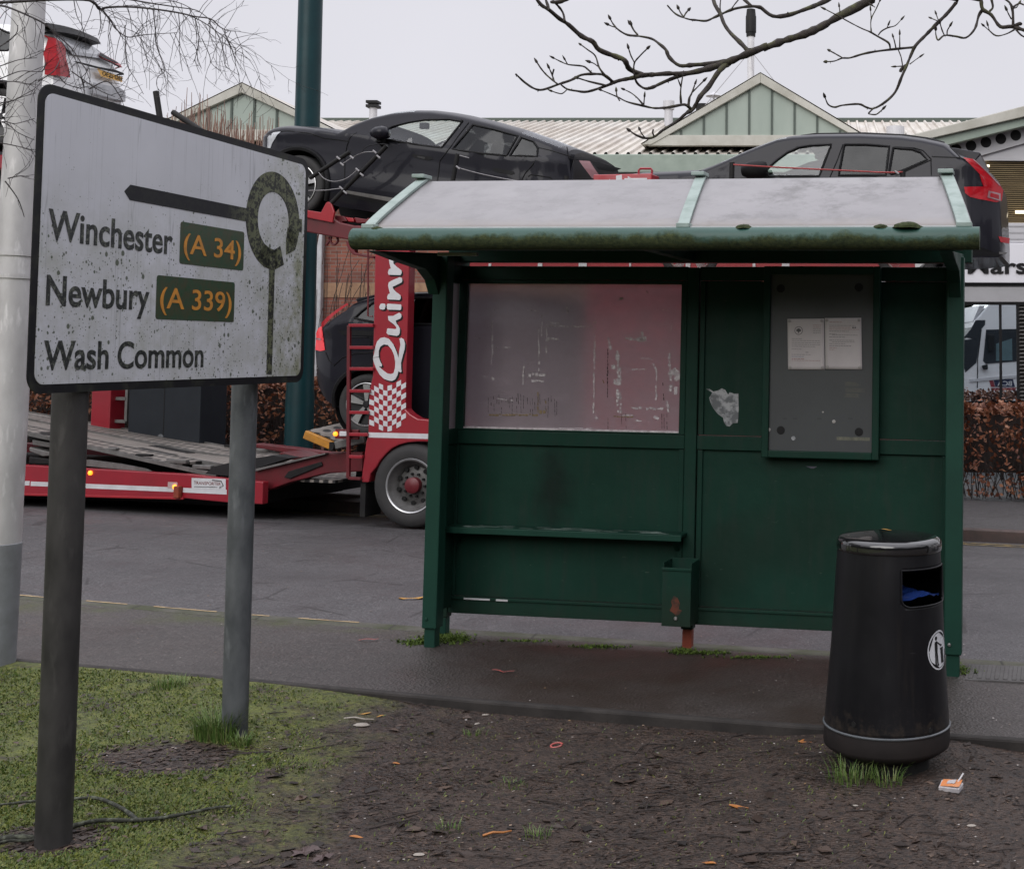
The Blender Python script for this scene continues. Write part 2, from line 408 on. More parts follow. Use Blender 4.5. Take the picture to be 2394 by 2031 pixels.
def mat_gutter():
    n = NT('mossy gutter'); v = n.co(); x, y, z = n.sep(v)
    c = n.mix(n.ramp(n.noise(v, 3, 4), [(.3, 0.), (.7, 1.)]), (.012, .056, .042), (.020, .075, .058))
    h = n.math('ADD', n.math('SUBTRACT', 2.268, z), n.math('MULTIPLY', n.math('SUBTRACT', n.noise(n.mapped(v, (1, 1, .7)), 4.5, 6, .7), .5), .17))
    f = n.ramp(n.math('MULTIPLY', h, 10), [(.1, 0.), (.45, 1.)])
    mc = n.mix(n.ramp(n.noise(v, 42, 5, .7), [(.32, 0.), (.66, 1.)]), (.010, .022, .007), (.055, .068, .022))
    n.base(n.mix(f, c, mc)); n.rough(n.mix(f, (.45, .45, .45), (.95, .95, .95))); n.bump(n.math('MULTIPLY', n.noise(v, 60, 5, .8), f), .7, .012); return n.mat
m['gutter'] = mat_gutter()
def mat_roofsheet():
    n = NT('dirty opal roof sheet'); v = n.co(); x, y, z = n.sep(v)
    c = n.mix(n.ramp(n.noise(v, 1.6, 5), [(.3, 0.), (.7, 1.)]), (.24, .232, .238), (.185, .178, .184))
    f = n.ramp(n.noise(v, 5.5, 7, .75), [(.46, 0.), (.62, 1.)]); sel = n.ramp(n.noise(v, .9, 2), [(.42, .22), (.56, 1.)])
    side = n.ramp(n.math('MULTIPLY', x, .33), [(.40, .35), (.72, 1.)])
    c = n.mix(n.math('MULTIPLY', n.math('MULTIPLY', f, sel), n.math('MULTIPLY', side, .8)), c, (.085, .082, .080))
    s = n.vor(v, 13); lot = n.ramp(n.noise(v, 7, 2), [(.55, 0.), (.6, 1.)])
    c = n.mix(n.math('MULTIPLY', n.ramp(s, [(.06, .8), (.12, 0.)]), lot), c, (.14, .13, .12))
    e = n.ramp(n.math('ADD', n.math('MULTIPLY', y, -1), n.math('MULTIPLY', n.noise(v, 12, 4), .12)), [(.66, 0.), (.80, .7)])
    c = n.mix(e, c, (.22, .19, .16))
    n.base(c); n.rough(.42); n.bump(n.noise(v, 3, 3), .12, .02); return n.mat
m['roofsheet'] = mat_roofsheet()
def mat_poly():
    n = NT('scuffed clear sheet'); v = n.co(); x, y, z = n.sep(v)
    sc_ = n.ramp(n.noise(n.mapped(v, (1.3, 1, 2.2)), 7, 8, .8), [(.42, 0.), (.8, 1.)])
    gl = n.new('ShaderNodeBsdfRefraction'); gl.inputs['IOR'].default_value = 1.02; gl.inputs['Roughness'].default_value = .5
    gl.inputs['Color'].default_value = (.86, .84, .88, 1)
    gl.inputs['Roughness'].default_value = .75
    tr = n.new('ShaderNodeBsdfTransparent'); tr.inputs['Color'].default_value = (.80, .78, .82, 1)
    df = n.new('ShaderNodeBsdfDiffuse'); n.L(n.mix(n.noise(v, 2, 5), (.47, .39, .435), (.66, .56, .61)), df.inputs['Color'])
    tl = n.new('ShaderNodeBsdfTranslucent'); tl.inputs['Color'].default_value = (.46, .38, .42, 1)
    a = n.new('ShaderNodeMixShader'); a.inputs[0].default_value = .12; n.L(gl.outputs[0], a.inputs[1]); n.L(tr.outputs[0], a.inputs[2])
    b = n.new('ShaderNodeMixShader'); b.inputs[0].default_value = .35; n.L(df.outputs[0], b.inputs[1]); n.L(tl.outputs[0], b.inputs[2])
    # milky part is tinted pink, painting in red light from the truck
    c = n.new('ShaderNodeMixShader'); fac = n.math('ADD', .43, n.math('MULTIPLY', sc_, .28), True)
    n.L(fac, c.inputs[0]); n.L(a.outputs[0], c.inputs[1]); n.L(b.outputs[0], c.inputs[2])
    gs = n.new('ShaderNodeBsdfGlossy'); gs.inputs['Roughness'].default_value = .25
    d = n.new('ShaderNodeMixShader'); d.inputs[0].default_value = .05; n.L(c.outputs[0], d.inputs[1]); n.L(gs.outputs[0], d.inputs[2])
    n.L(d.outputs[0], n.out.inputs['Surface']); n.t.nodes.remove(n.b); return n.mat
m['poly'] = mat_poly()
def mat_residue():
    n = NT('sticker residue'); c = n.mix(n.ramp(n.noise(n.co(), 34, 5), [(.35, 0.), (.65, 1.)]), (.78, .74, .76), (.46, .40, .43)); n.base(c); n.rough(.6)
    tl = n.new('ShaderNodeBsdfTranslucent'); n.L(c, tl.inputs['Color']); mx = n.new('ShaderNodeMixShader'); mx.inputs[0].default_value = .12
    n.L(n.b.outputs[0], mx.inputs[1]); n.L(tl.outputs[0], mx.inputs[2]); n.L(mx.outputs[0], n.out.inputs['Surface']); return n.mat
m['residue'] = mat_residue()
m['residuedark'] = simple('dark drips', (.045, .035, .038), .6, scale=20)
m['residueochre'] = simple('ochre sticker edge', (.26, .19, .10), .6, scale=20)
m['cleanpane'] = simple('end pane', (.30, .31, .33), .25, scale=3)
m['board'] = simple('grey notice backing', (.060, .066, .070), .45, c2=(.048, .052, .056), scale=2.5, bump=.05)
m['paper'] = simple('paper', (.66, .62, .63), .8, c2=(.58, .54, .555), scale=5, bump=.15, bscale=9, dist=.004)
m['ink'] = flat('grey print', (.16, .15, .16), .8)
m['inkred'] = flat('red print', (.35, .14, .13), .8)
m['inkblue'] = flat('blue print', (.14, .18, .33), .8)
m['pin'] = flat('pale pins', (.40, .38, .37), .4)
m['tornpaper'] = simple('torn paper', (.42, .43, .45), .8, c2=(.15, .16, .17), scale=22, lo=.4, hi=.56, bump=.5, bscale=30)
m['rust'] = simple('red-orange rusted paint', (.26, .045, .018), .7, c2=(.11, .022, .012), scale=9, bump=.2)
m['rustpatch'] = simple('rust patch', (.115, .030, .014), .8, c2=(.035, .022, .014), scale=26, lo=.42, hi=.6, bump=.3)
m['screw'] = flat('bright screw', (.5, .5, .5), .3, 1)
# --- road sign
def algae(n, v, c, dens, col=(.040, .055, .022)):
    """specks of many sizes, thick in some places and nearly absent in others"""
    patch = n.ramp(n.math('ADD', n.noise(v, 4.5, 5, .7), n.math('MULTIPLY', dens, .36)), [(.46, 0.), (.74, 1.)])
    f = None
    for sc_, r0, r1 in ((70, .06, .30), (34, .02, .27), (120, .05, .30)):
        vv = n.new('ShaderNodeTexVoronoi'); vv.inputs['Scale'].default_value = sc_; n.L(n.mapped(v, (1, 1, .85)), vv.inputs['Vector'])
        sep = n.new('ShaderNodeSeparateColor'); n.L(vv.outputs['Color'], sep.inputs[0])
        rad = n.math('MULTIPLY', n.math('POWER', sep.outputs[0], 2.2), r1)
        lim = n.math('MULTIPLY', rad, n.math('ADD', n.math('MULTIPLY', patch, 1.25), .12))
        g = n.math('MULTIPLY', n.math('SUBTRACT', lim, vv.outputs['Distance']), 14, True)
        f = g if f is None else n.math('MAXIMUM', f, g)
    return n.mix(n.math('MULTIPLY', f, .85), c, col)
def mat_sign(name, base, heavy=False):
    n = NT(name); v = n.co(); x, y, z = n.sep(v)
    c = n.mix(n.ramp(n.noise(v, 2.2, 5), [(.3, 0.), (.7, 1.)]), base, tuple(q * .86 for q in base))
    # dirt is thick towards the right end, the lettering and the bottom; cleaner at the top
    d = n.math('ADD', n.ramp(n.math('MULTIPLY', n.math('SUBTRACT', x, .75), 1.3), [(.25, 0.), (.75, 1.)]),
               n.ramp(n.math('SUBTRACT', 2.35, z), [(.0, 0.), (.40, .62)]))
    c = n.mix(n.math('MULTIPLY', n.ramp(n.noise(v, 6, 6, .75), [(.38, 0.), (.66, .8)]), n.math('MULTIPLY', d, .95), True), c, (.25, .26, .18))
    st = n.noise(n.mapped(v, (34, 1, .7)), 1.0, 2, .5)
    sm = n.math('MULTIPLY', n.ramp(st, [(.485, 0.), (.5, 1.), (.515, 0.)]), n.ramp(n.noise(n.mapped(v, (5, 1, 1.2)), 1.2, 2), [(.46, 0.), (.56, .45)]))
    c = n.mix(sm, c, (.20, .205, .22))
    c = algae(n, v, c, n.math('MULTIPLY', d, .95))
    n.base(c); n.rough(.40); n.b.inputs['Specular IOR Level'].default_value = .35; return n.mat
m['signface'] = mat_sign('sign face white', (.59, .60, .64))
def mat_signblack(name, base, spots, amount):
    n = NT(name); v = n.co(); x, y, z = n.sep(v); a = n.noise(v, 46, 3, .8)
    right = n.ramp(n.math('SUBTRACT', x, .70), [(.08, .05), (.30, 1.)])
    f = n.math('MULTIPLY', n.ramp(a, [(.47, .12), (.53, amount)]), right)
    n.base(n.mix(f, base, spots)); n.rough(.5); n.b.inputs['Specular IOR Level'].default_value = .2; return n.mat
m['signink'] = mat_signblack('sign black symbol', (.012, .012, .016), (.125, .135, .080), .95)
def mat_letter():
    n = NT('sign lettering'); v = n.co(); a = n.noise(v, 55, 6, .75)
    n.base(n.mix(n.ramp(a, [(.50, 0.), (.60, .75)]), (.009, .011, .011), (.13, .14, .11))); n.rough(.5); return n.mat
m['letter'] = mat_letter()
def mat_patch():
    n = NT('green route patch'); v = n.co(); a = n.noise(v, 30, 6, .75)
    c = n.mix(n.ramp(a, [(.36, 0.), (.62, 1.)]), (.014, .055, .026), (.045, .045, .020))
    n.base(algae(n, v, c, n.math('ADD', n.noise(v, 3), .0), (.012, .05, .012))); n.rough(.45); return n.mat
m['patch'] = mat_patch()
m['patchtext'] = simple('orange route number', (.60, .25, .03), .5, c2=(.36, .16, .03), scale=24, lo=.42, hi=.7)
m['signedge'] = simple('sign border', (.010, .010, .012), .5, c2=(.030, .032, .024), scale=18, lo=.5, hi=.72, spec=.2)
m['signback'] = flat('sign back', (.18, .18, .18), .6)
# --- vehicles
m['carblack'] = simple('dark car paint', (.013, .013, .018), .35, .0, c2=(.016, .016, .021), scale=2, coat=.28, rvar=.03, spec=.10)
m['carwhite'] = simple('white car paint', (.80, .80, .81), .35, c2=(.74, .75, .76), scale=2, coat=.8, rvar=.04)
m['trim'] = simple('matt black trim', (.010, .010, .011), .6, spec=.2)
def mat_glass(name, tint, refl=.10, rough=.02, fk=.85):
    n = NT(name); tr = n.new('ShaderNodeBsdfTransparent'); tr.inputs['Color'].default_value = (*tint, 1)
    gs = n.new('ShaderNodeBsdfGlossy'); gs.inputs['Roughness'].default_value = rough; gs.inputs['Color'].default_value = (.95, .97, 1, 1)
    fr = n.new('ShaderNodeFresnel'); bf = n.new('ShaderNodeNewGeometry').outputs['Backfacing']
    n.L(n.math('SUBTRACT', 1.5, n.math('MULTIPLY', bf, 1.5 - 1 / 1.5)), fr.inputs['IOR'])
    f = n.math('ADD', n.math('MULTIPLY', fr.outputs[0], fk), refl, True)
    f = n.math('ADD', f, n.math('MULTIPLY', n.noise(n.co(), 3, 3), .02))
    mx = n.new('ShaderNodeMixShader'); n.L(f, mx.inputs[0]); n.L(tr.outputs[0], mx.inputs[1]); n.L(gs.outputs[0], mx.inputs[2])
    n.L(mx.outputs[0], n.out.inputs['Surface']); n.t.nodes.remove(n.b); return n.mat
m['glass'] = mat_glass('clear car glass', (.86, .92, .91), .02)
m['tint'] = mat_glass('tinted car glass', (.08, .085, .09), .0, .02, .5)
m['lampred'] = simple('red lamp lens', (.40, .009, .016), .2, c2=(.24, .006, .012), scale=9, coat=.25, spec=.25)
m['lampglow'] = flat('lit red lamp', (.62, .035, .045), .2, 0, .42)
m['lamppale'] = simple('lamp inner lens', (.30, .15, .165), .2, coat=1.0)
m['headlamp'] = simple('headlamp lens', (.50, .52, .55), .12, c2=(.3, .31, .33), scale=12, coat=1.0)
m['rim'] = flat('machined alloy', (.52, .52, .53), .3, .7)
m['rimdark'] = flat('black alloy', (.02, .02, .022), .35, .2)
m['rimsteel'] = simple('dull wheel steel', (.11, .108, .105), .5, .2, c2=(.055, .052, .05), scale=9)
m['seat'] = simple('seat cloth', (.045, .044, .045), .8)
m['seatpale'] = simple('pale seat', (.30, .29, .29), .7)
m['red'] = simple('transporter red paint', (.29, .014, .026), .35, c2=(.22, .012, .021), scale=2.2, coat=.3, rvar=.08)
m['reddark'] = simple('transporter dark red', (.13, .010, .016), .45, c2=(.075, .010, .012), scale=4)
m['redbright'] = simple('transporter bright red', (.34, .014, .022), .35, c2=(.26, .012, .02), scale=4, coat=.3)
m['white'] = simple('white vinyl', (.60, .60, .62), .4, c2=(.48, .48, .49), scale=6)
m['amber'] = flat('lit amber lamp', (1.0, .27, .02), .3, 0, 2.4)
m['yellowpaint'] = simple('yellow ramp edge', (.50, .22, .022), .5, c2=(.32, .14, .02), scale=12)
m['chassis'] = simple('chassis black', (.010, .010, .011), .6, c2=(.020, .019, .018), scale=8, spec=.2)
m['rope'] = flat('grey rope', (.28, .27, .28), .8)
m['ropered'] = flat('red strap', (.30, .05, .05), .8)
m['steelgrey'] = simple('worn grey steel', (.19, .185, .18), .5, .3, c2=(.09, .085, .08), scale=7, bump=.1)
def mat_deck(name, runner):
    n = NT(name); v = n.co(); x, y, z = n.sep(v)
    dirt = n.ramp(n.noise(v, 3.2, 6, .7), [(.35, 0.), (.7, 1.)])
    c = n.mix(dirt, (.33, .295, .265), (.20, .175, .155))
    s = 8.5 if runner else 22
    bt = n.new('ShaderNodeTexVoronoi'); bt.inputs['Scale'].default_value = s; bt.inputs['Randomness'].default_value = .0 if runner else .05
    n.L(n.mapped(v, (1.0, .62, .001)), bt.inputs['Vector'])
    f = n.ramp(bt.outputs['Distance'], [(.26, 1.), (.34, 0.)] if runner else [(.20, .55), (.32, 0.)])
    n.base(n.mix(f, c, (.020, .019, .019))); n.rough(.55); n.b.inputs['Metallic'].default_value = .2
    n.bump(bt.outputs['Distance'], .5, .02); return n.mat
m['deckplate'] = mat_deck('punched deck plate', False)
m['deckrunner'] = mat_deck('open mesh wheel runner', True)
# --- buildings
def mat_brick():
    n = NT('red brick'); v = n.mapped(n.co(), (1, 1, 1), rot=(R(90), 0, 0)); b = n.new('ShaderNodeTexBrick')
    b.inputs['Scale'].default_value = 1; b.inputs['Mortar Size'].default_value = .007; b.inputs['Brick Width'].default_value = .225; b.inputs['Row Height'].default_value = .075
    b.inputs['Color1'].default_value = (.27, .095, .062, 1); b.inputs['Color2'].default_value = (.17, .062, .045, 1); b.inputs['Mortar'].default_value = (.20, .165, .145, 1); b.inputs['Bias'].default_value = -.1
    n.L(v, b.inputs['Vector']); n.base(n.mix(n.ramp(n.noise(n.co(), 2, 5), [(.35, 0.), (.75, .5)]), b.outputs[0], (.11, .055, .045))); n.rough(.85)
    n.bump(b.outputs['Fac'], -.4, .01); return n.mat
m['brick'] = mat_brick()
m['sandbrick'] = simple('sand brick band', (.36, .22, .13), .85, c2=(.26, .15, .095), scale=9)
def mat_corr():
    n = NT('weathered roof sheeting'); v = n.co()
    c = n.mix(n.ramp(n.noise(n.mapped(v, (1.6, .22, .3)), 2.2, 6, .7), [(.35, 0.), (.7, 1.)]), (.56, .53, .47), (.33, .285, .24))
    c = n.mix(n.ramp(n.noise(v, .5, 4), [(.45, 0.), (.7, .6)]), c, (.50, .49, .47))
    n.base(c); n.rough(.6); return n.mat
m['corr'] = mat_corr()
m['sage'] = simple('sage green cladding', (.30, .35, .305), .5, c2=(.25, .30, .26), scale=1.3, stretch=(1, 1, .3))
m['sagedark'] = flat('seam shadow gap', (.075, .095, .08), .7)
m['cream'] = simple('pale barge board', (.48, .47, .42), .6, c2=(.34, .33, .28), scale=2, stretch=(1, 1, 1))
m['sagetrim'] = simple('green-grey fascia', (.27, .325, .275), .5, c2=(.20, .25, .21), scale=2)
m['claddinggrey'] = simple('pale grey cladding', (.50, .50, .52), .45, c2=(.43, .43, .45), scale=1.5)
m['fasciawhite'] = simple('white fascia', (.68, .68, .72), .4, c2=(.62, .62, .66), scale=1.2)
m['bandgrey'] = simple('grey window head', (.36, .36, .375), .45, c2=(.31, .31, .32), scale=2)
m['slat'] = simple('brown timber slats', (.20, .145, .065), .6, c2=(.12, .085, .04), scale=4, stretch=(.5, 1, 6))
m['tube'] = flat('lit window strip lamp', (1.0, .86, .60), .4, 0, 2.2)
def mat_mirror():
    n = NT('dark reflective shop glass'); gs = n.new('ShaderNodeBsdfGlossy'); gs.inputs['Roughness'].default_value = .012; gs.inputs['Color'].default_value = (.80, .88, .92, 1)
    df = n.new('ShaderNodeBsdfDiffuse'); df.inputs['Color'].default_value = (.012, .02, .026, 1)
    n.L(n.mix(n.noise(n.co(), 1.5, 3), (.010, .016, .021), (.014, .022, .028)), df.inputs['Color'])
    mx = n.new('ShaderNodeMixShader'); mx.inputs[0].default_value = .80; n.L(df.outputs[0], mx.inputs[1]); n.L(gs.outputs[0], mx.inputs[2])
    n.L(mx.outputs[0], n.out.inputs['Surface']); n.t.nodes.remove(n.b); return n.mat
m['mirror'] = mat_mirror()
m['cabinet'] = simple('dark blue-grey cabinet', (.019, .023, .029), .5, c2=(.014, .017, .022), scale=3, spec=.25)
m['pipe'] = simple('white downpipe', (.52, .52, .54), .5)
# --- bin and litter
def mat_bin():
    n = NT('black bin plastic'); v = n.co()
    c = n.mix(n.ramp(n.noise(n.mapped(v, (5, 5, .6)), 2, 5), [(.45, 0.), (.75, 1.)]), (.006, .006, .0075), (.011, .011, .0125))
    c = n.mix(n.ramp(n.noise(n.mapped(v, (8, 8, .5)), 3, 4), [(.60, 0.), (.75, .5)]), c, (.017, .015, .014))
    n.b.inputs['Specular IOR Level'].default_value = .16
    z = n.sep(v)[2]; sp = n.math('ADD', z, n.math('MULTIPLY', n.math('SUBTRACT', n.noise(v, 26, 5, .8), .5), .55))
    c = n.mix(n.ramp(sp, [(.10, .75), (.24, 0.)]), c, (.042, .033, .026))
    c = n.mix(n.ramp(n.noise(n.mapped(v, (3, 3, 22), rot=(.2, .3, 0)), 4, 3), [(.70, 0.), (.76, .5)]), c, (.045, .045, .047))
    n.base(c); n.rough(n.ramp(n.noise(v, 4, 4), [(.3, .28), (.7, .50)])); n.b.inputs['Specular IOR Level'].default_value = .26; n.bump(n.noise(v, 180, 2), .12, .001); return n.mat
m['bin'] = mat_bin()
m['lid'] = simple('glossy black lid', (.010, .010, .011), .09, coat=1.0, scale=3, rvar=.03)
m['binband'] = simple('dusty bin skirt', (.014, .012, .012), .65, c2=(.022, .018, .017), scale=5, spec=.2)
m['binring'] = flat('grey rim bead', (.11, .12, .13), .35)
m['bag'] = simple('blue bin bag', (.010, .032, .155), .35, c2=(.008, .020, .09), scale=9, bump=.8, bscale=14, dist=.02)
m['stickerwhite'] = simple('white sticker', (.62, .63, .66), .4)
m['packorange'] = simple('orange printed card', (.62, .20, .055), .5, c2=(.55, .30, .17), scale=18)
m['packwhite'] = simple('white printed card', (.55, .52, .52), .5, c2=(.35, .34, .36), scale=30)
m['leafyellow'] = simple('yellow leaf', (.48, .26, .045), .55, c2=(.30, .14, .03), scale=20)
m['leaforange'] = simple('orange leaf', (.40, .155, .035), .55, c2=(.26, .09, .02), scale=20)
m['redbit'] = simple('red plastic strip', (.45, .085, .075), .5, c2=(.30, .11, .10), scale=30)
m['bone'] = simple('pale chip', (.34, .31, .27), .6, c2=(.24, .21, .18), scale=30)
m['stick'] = simple('grey-green lichened stick', (.028, .030, .022), .85, c2=(.115, .125, .09), scale=40, lo=.5, hi=.65, bump=.6, bscale=60)
m['maple'] = simple('brown maple leaf', (.085, .055, .052), .5, c2=(.055, .036, .034), scale=16)
# ---------------------------------------------------------------- setting
K1 = [(-40, 16.5), (-12, 10.2), (-5.33, 8.45), (-3.63, 7.98), (-2.34, 7.68), (-1.12, 7.45), (.9, 7.1), (8, 5.9), (40, .5)]
E1 = [(-40, 14.5), (-12, 8.6), (-4.42, 6.77), (-2.93, 6.42), (-1.64, 6.11), (-.13, 5.80), (.82, 5.65), (8, 4.3), (40, -2)]
K2 = [(-40, 22.5), (-14, 16.8), (-6.1, 15.05), (1.56, 13.45), (8, 12.1), (40, 5.5)]
PROF = [(0, -.11), (.5, -.10), (.73, -.175), (1, -.28)]
kx = lambda x: interp(K1, x)
e1 = lambda x: interp(E1, x)
k2 = lambda x: interp(K2, x)
def roadz(x, y): return zp(x) + interp(PROF, (y - kx(x)) / (k2(x) - kx(x)))
XS = [-40, -30, -22, -16] + [-13 + .25 * i for i in range(81)] + [9, 12, 18, 26, 40]
def ribbon(name, mat, lo, hi, z, nv=4, xs=XS, kind='structure', parent=None):
    mb = MB(); vs = [(x, lo(x) + (hi(x) - lo(x)) * j / nv) for j in range(nv + 1) for x in xs]; w = len(xs)
    mb.add([(x, y, z(x, y)) for x, y in vs], [(j * w + i, j * w + i + 1, (j + 1) * w + i + 1, (j + 1) * w + i) for j in range(nv) for i in range(w - 1)])
    return mb.build(name, mat, parent, smooth=180, kind=kind)
def kerbstrip(name, mat, lo, hi, z0, z1, xs=XS):
    mb = MB(); w = len(xs); rows = [(lo, z0), (lo, z1), (hi, z1), (hi, z0)]
    vs = [(x, f(x), z(x)) for f, z in rows for x in xs]
    return mb.add(vs, [(j * w + i, j * w + i + 1, (j + 1) * w + i + 1, (j + 1) * w + i) for j in range(3) for i in range(w - 1)]).build(name, mat, kind='structure', bevel=.012)

MB().add([(-1500, -600, -.75), (1500, -600, -.75), (1500, 2600, -.75), (-1500, 2600, -.75)], [(0, 1, 2, 3)]).build('ground', m['field'], kind='structure')
ribbon('road', m['road'], lambda x: kx(x) - .02, lambda x: k2(x) + .02, roadz, 14)
ribbon('pavement', m['path'], lambda x: e1(x) + .045, lambda x: kx(x) - .115,
       lambda x, y: zp(x) + .006 * noise.noise(Vector((x * .9, y * .9, 3))), 10)
kerbstrip('kerb', m['kerb'], lambda x: kx(x) - .12, lambda x: kx(x), lambda x: zp(x) - .2, lambda x: zp(x) + .004)
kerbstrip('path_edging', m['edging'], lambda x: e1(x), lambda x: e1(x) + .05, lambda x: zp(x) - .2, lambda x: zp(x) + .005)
fz = lambda x: zp(x) - .28
kerbstrip('far_kerb', m['farkerb'], lambda x: k2(x), lambda x: k2(x) + .14, lambda x: fz(x) - .1, lambda x: fz(x) + .125)
ribbon('far_pavement', m['farpath'], lambda x: k2(x) + .135, lambda x: k2(x) + 2.75, lambda x, y: fz(x) + .12, 3)
ribbon('forecourt', m['farpath'], lambda x: k2(x) + 2.75, lambda x: k2(x) + 26, lambda x, y: fz(x) + .10, 4)
# verge
def sst(a, b, x):
    if a > b: return 1 - sst(b, a, x)
    t = max(0, min(1, (x - a) / (b - a))); return t * t * (3 - 2 * t)
def vz(x, y):
    d = e1(x) - y
    h = zp(x) - .048 * sst(-2.9, -1.5, x) + .012 * noise.noise(Vector((x * 1.2, y * 1.2, 0))) * sst(0, .3, d)
    h += .016 * min(0, noise.noise(Vector((x * 3.2, y * 4.2, 8)))) * sst(0, .2, d)
    h += .007 * noise.noise(Vector((x * 6, y * 6, 2))) * sst(0, .1, d) + .004 * noise.noise(Vector((x * 19, y * 19, 5))) * sst(0, .1, d)
    h += .052 * sst(.75, .28, math.hypot(x - .20, y - 5.34))
    for cx, cy, r, dp in ((-2.72, 5.32, .38, .012), (-2.70, 4.45, .26, .010)):
        q = math.hypot(x - cx, (y - cy) * 1.2) / r
        if q < 1: h -= dp * (1 - q * q)
    return h
xs = [-40, -30, -20, -14, -10, -8] + [-6.6 + .035 * i for i in range(250)] + [3, 5, 8, 14, 26, 40]
mb = MB(); w = len(xs); NV = 95; vs = []
for j in range(NV + 1):
    for x in xs:
        y = e1(x) + .002 - (e1(x) - 3.0) * j / NV if e1(x) > 3.2 else e1(x) + .002 - j * .002
        vs.append((x, y, vz(x, y)))
mb.add(vs, [(j * w + i, (j + 1) * w + i, (j + 1) * w + i + 1, j * w + i + 1) for j in range(NV) for i in range(w - 1)])
# ground under and behind the photographer
nb = len(mb.v); row = [NV * w + i for i in range(w)]
mb.v += [(x, -14, zp(x) - .05) for x in xs]
mb.f += [(row[i], nb + i, nb + i + 1, row[i + 1]) for i in range(w - 1)]; mb.m += [0] * (w - 1)
mb.build('verge', m['mud'], smooth=180, kind='structure')

# markings
def line(name, off, wd, f, x0, x1, mat, brk=None):
    xs_ = [x0 + (x1 - x0) * i / 90 for i in range(91)]
    return ribbon(name, mat, lambda x: f(x) + off, lambda x: f(x) + off + wd, lambda x, y: roadz(x, y) + .005, 1, xs_)
line('road_marking', -.30, .075, k2, -14, 9, m['yellow']); line('road_marking', -.48, .075, k2, -14, 9, m['yellow'])
rk = random.Random(31); mb = MB(); x = -7.5
while x < -3.0:
    L_ = rk.uniform(.10, .75); n_ = 6
    for i in range(n_):
        xa, xb = x + L_ * i / n_, x + L_ * (i + 1) / n_; w0, w1 = rk.uniform(.010, .022), rk.uniform(.010, .022)
        mb.add([(xa, kx(xa) - .035, zp(xa) + .0062), (xb, kx(xb) - .035, zp(xb) + .0062), (xb, kx(xb) - .035 + w1, zp(xb) + .0062), (xa, kx(xa) - .035 + w0, zp(xa) + .0062)], [(0, 1, 2, 3)])
    x += L_ + rk.choice((.06, .2, .5, 1.1))
mb.build('road_marking', m['linepale'], kind='structure')
# ribbed paving by the dropped kerb
mb = MB(); f = Fr((.72, 7.0, zp(.8)), (1, -.17))
for i in range(34): mb.box(.012 + i * .045, .036 + i * .045, -.31, -.02, .006, .013)
mb.box(-.005, 1.55, -.33, 0, -.03, .008)
o = mb.build('tactile_paving', m['tactile'], kind='structure', bevel=.003); o.matrix_world = f.M

# ---- loose stuff on the verge
rnd = random.Random(5)
def grassy(x, y):
    b = -2.20 + .42 * noise.noise(Vector((x * 1.7, y * 1.7, 7))) + .18 * noise.noise(Vector((x * 6, y * 6, 1)))
    if y > 5.6: b -= .35 * (y - 5.6) / .6
    g = sst(b + .22, b - .25, x)
    if (y > 5.35) and x > -3.6: g *= .55
    for cx, cy, r in ((-2.72, 5.26, .30), (-2.70, 4.42, .19)):
        q = math.hypot(x - cx, (y - cy) * 1.4) / r
        if q < 1.15: g *= sst(.75, 1.15, q)
    return g * sst(-.42, .12, noise.noise(Vector((x * 3.1, y * 3.1, 4))) + .20)
mb = MB()
for _ in range(210000):
    y = 3.6 + 3.0 * rnd.random() ** 1.25; x = -y * .70 + rnd.random() * (y * .70 + 0.2)
    if y > e1(x) - .02: continue
    g = grassy(x, y)
    if rnd.random() > max(g, .018): continue
    z = vz(x, y); L_ = rnd.uniform(.007, .021) * (1 if g > .3 else .8); a = rnd.uniform(0, 6.28); ln = rnd.uniform(.4, 1.25)
    dx, dy = math.cos(a) * L_ * ln, math.sin(a) * L_ * ln; wx, wy = -math.sin(a) * .0018, math.cos(a) * .0018
    if rnd.random() < .035: L_ *= 2.2; ln *= .5
    h = L_ * rnd.uniform(.25, .75)
    mb.add([(x - wx, y - wy, z - .003), (x + wx, y + wy, z - .003), (x + dx * .6 + wx * .8, y + dy * .6 + wy * .8, z + h), (x + dx, y + dy, z + h * rnd.uniform(.5, 1.1))],
           [(0, 1, 2, 3)])
mb.build('grass', m['blade'], kind='stuff')
def bits(name, mat, n, place, smin, smax, asp, lift=.4):
    mb = MB()
    for _ in range(n):
        x, y, z = place()
        if x is None: continue
        s = rnd.uniform(smin, smax); a = rnd.uniform(0, 6.28); e = rnd.uniform(*asp)
        u = Vector((math.cos(a), math.sin(a), rnd.uniform(-.2, .2) * lift)) * s; v = Vector((-math.sin(a), math.cos(a), rnd.uniform(-.5, .5) * lift)) * s * e
        p = Vector((x, y, z + .002 + s * .12 * lift)); k = Vector((0, 0, s * rnd.uniform(-.1, .35) * lift))
        mb.add([p - u, p - u * .2 + v + k, p + u, p + u * .1 - v + k], [(0, 3, 2, 1)])
    return mb.build(name, mat, kind='stuff')
def onmud():
    y = 3.6 + 2.6 * rnd.random() ** 1.2; x = -y * .5 + rnd.random() * (y * .72)
    if y > e1(x) - .01 or rnd.random() < grassy(x, y) * .8: return None, 0, 0
    if rnd.random() > .35 + .65 * sst(-.2, .3, noise.noise(Vector((x * 2, y * 2, 9))) + (5.0 - y) * .25): return None, 0, 0
    return x, y, vz(x, y)
bits('leaf_litter', m['litterleaf'], 12000, onmud, .004, .015, (.2, .7))
bits('leaf_litter', m['litterleaf'], 6500, onmud, .010, .032, (.05, .11), .5)
def ongrass():
    y = 3.8 + 2.6 * rnd.random(); x = -y * .68 + rnd.random() * y * .4
    return (x, y, vz(x, y) + .008) if y < e1(x) - .02 else (None, 0, 0)
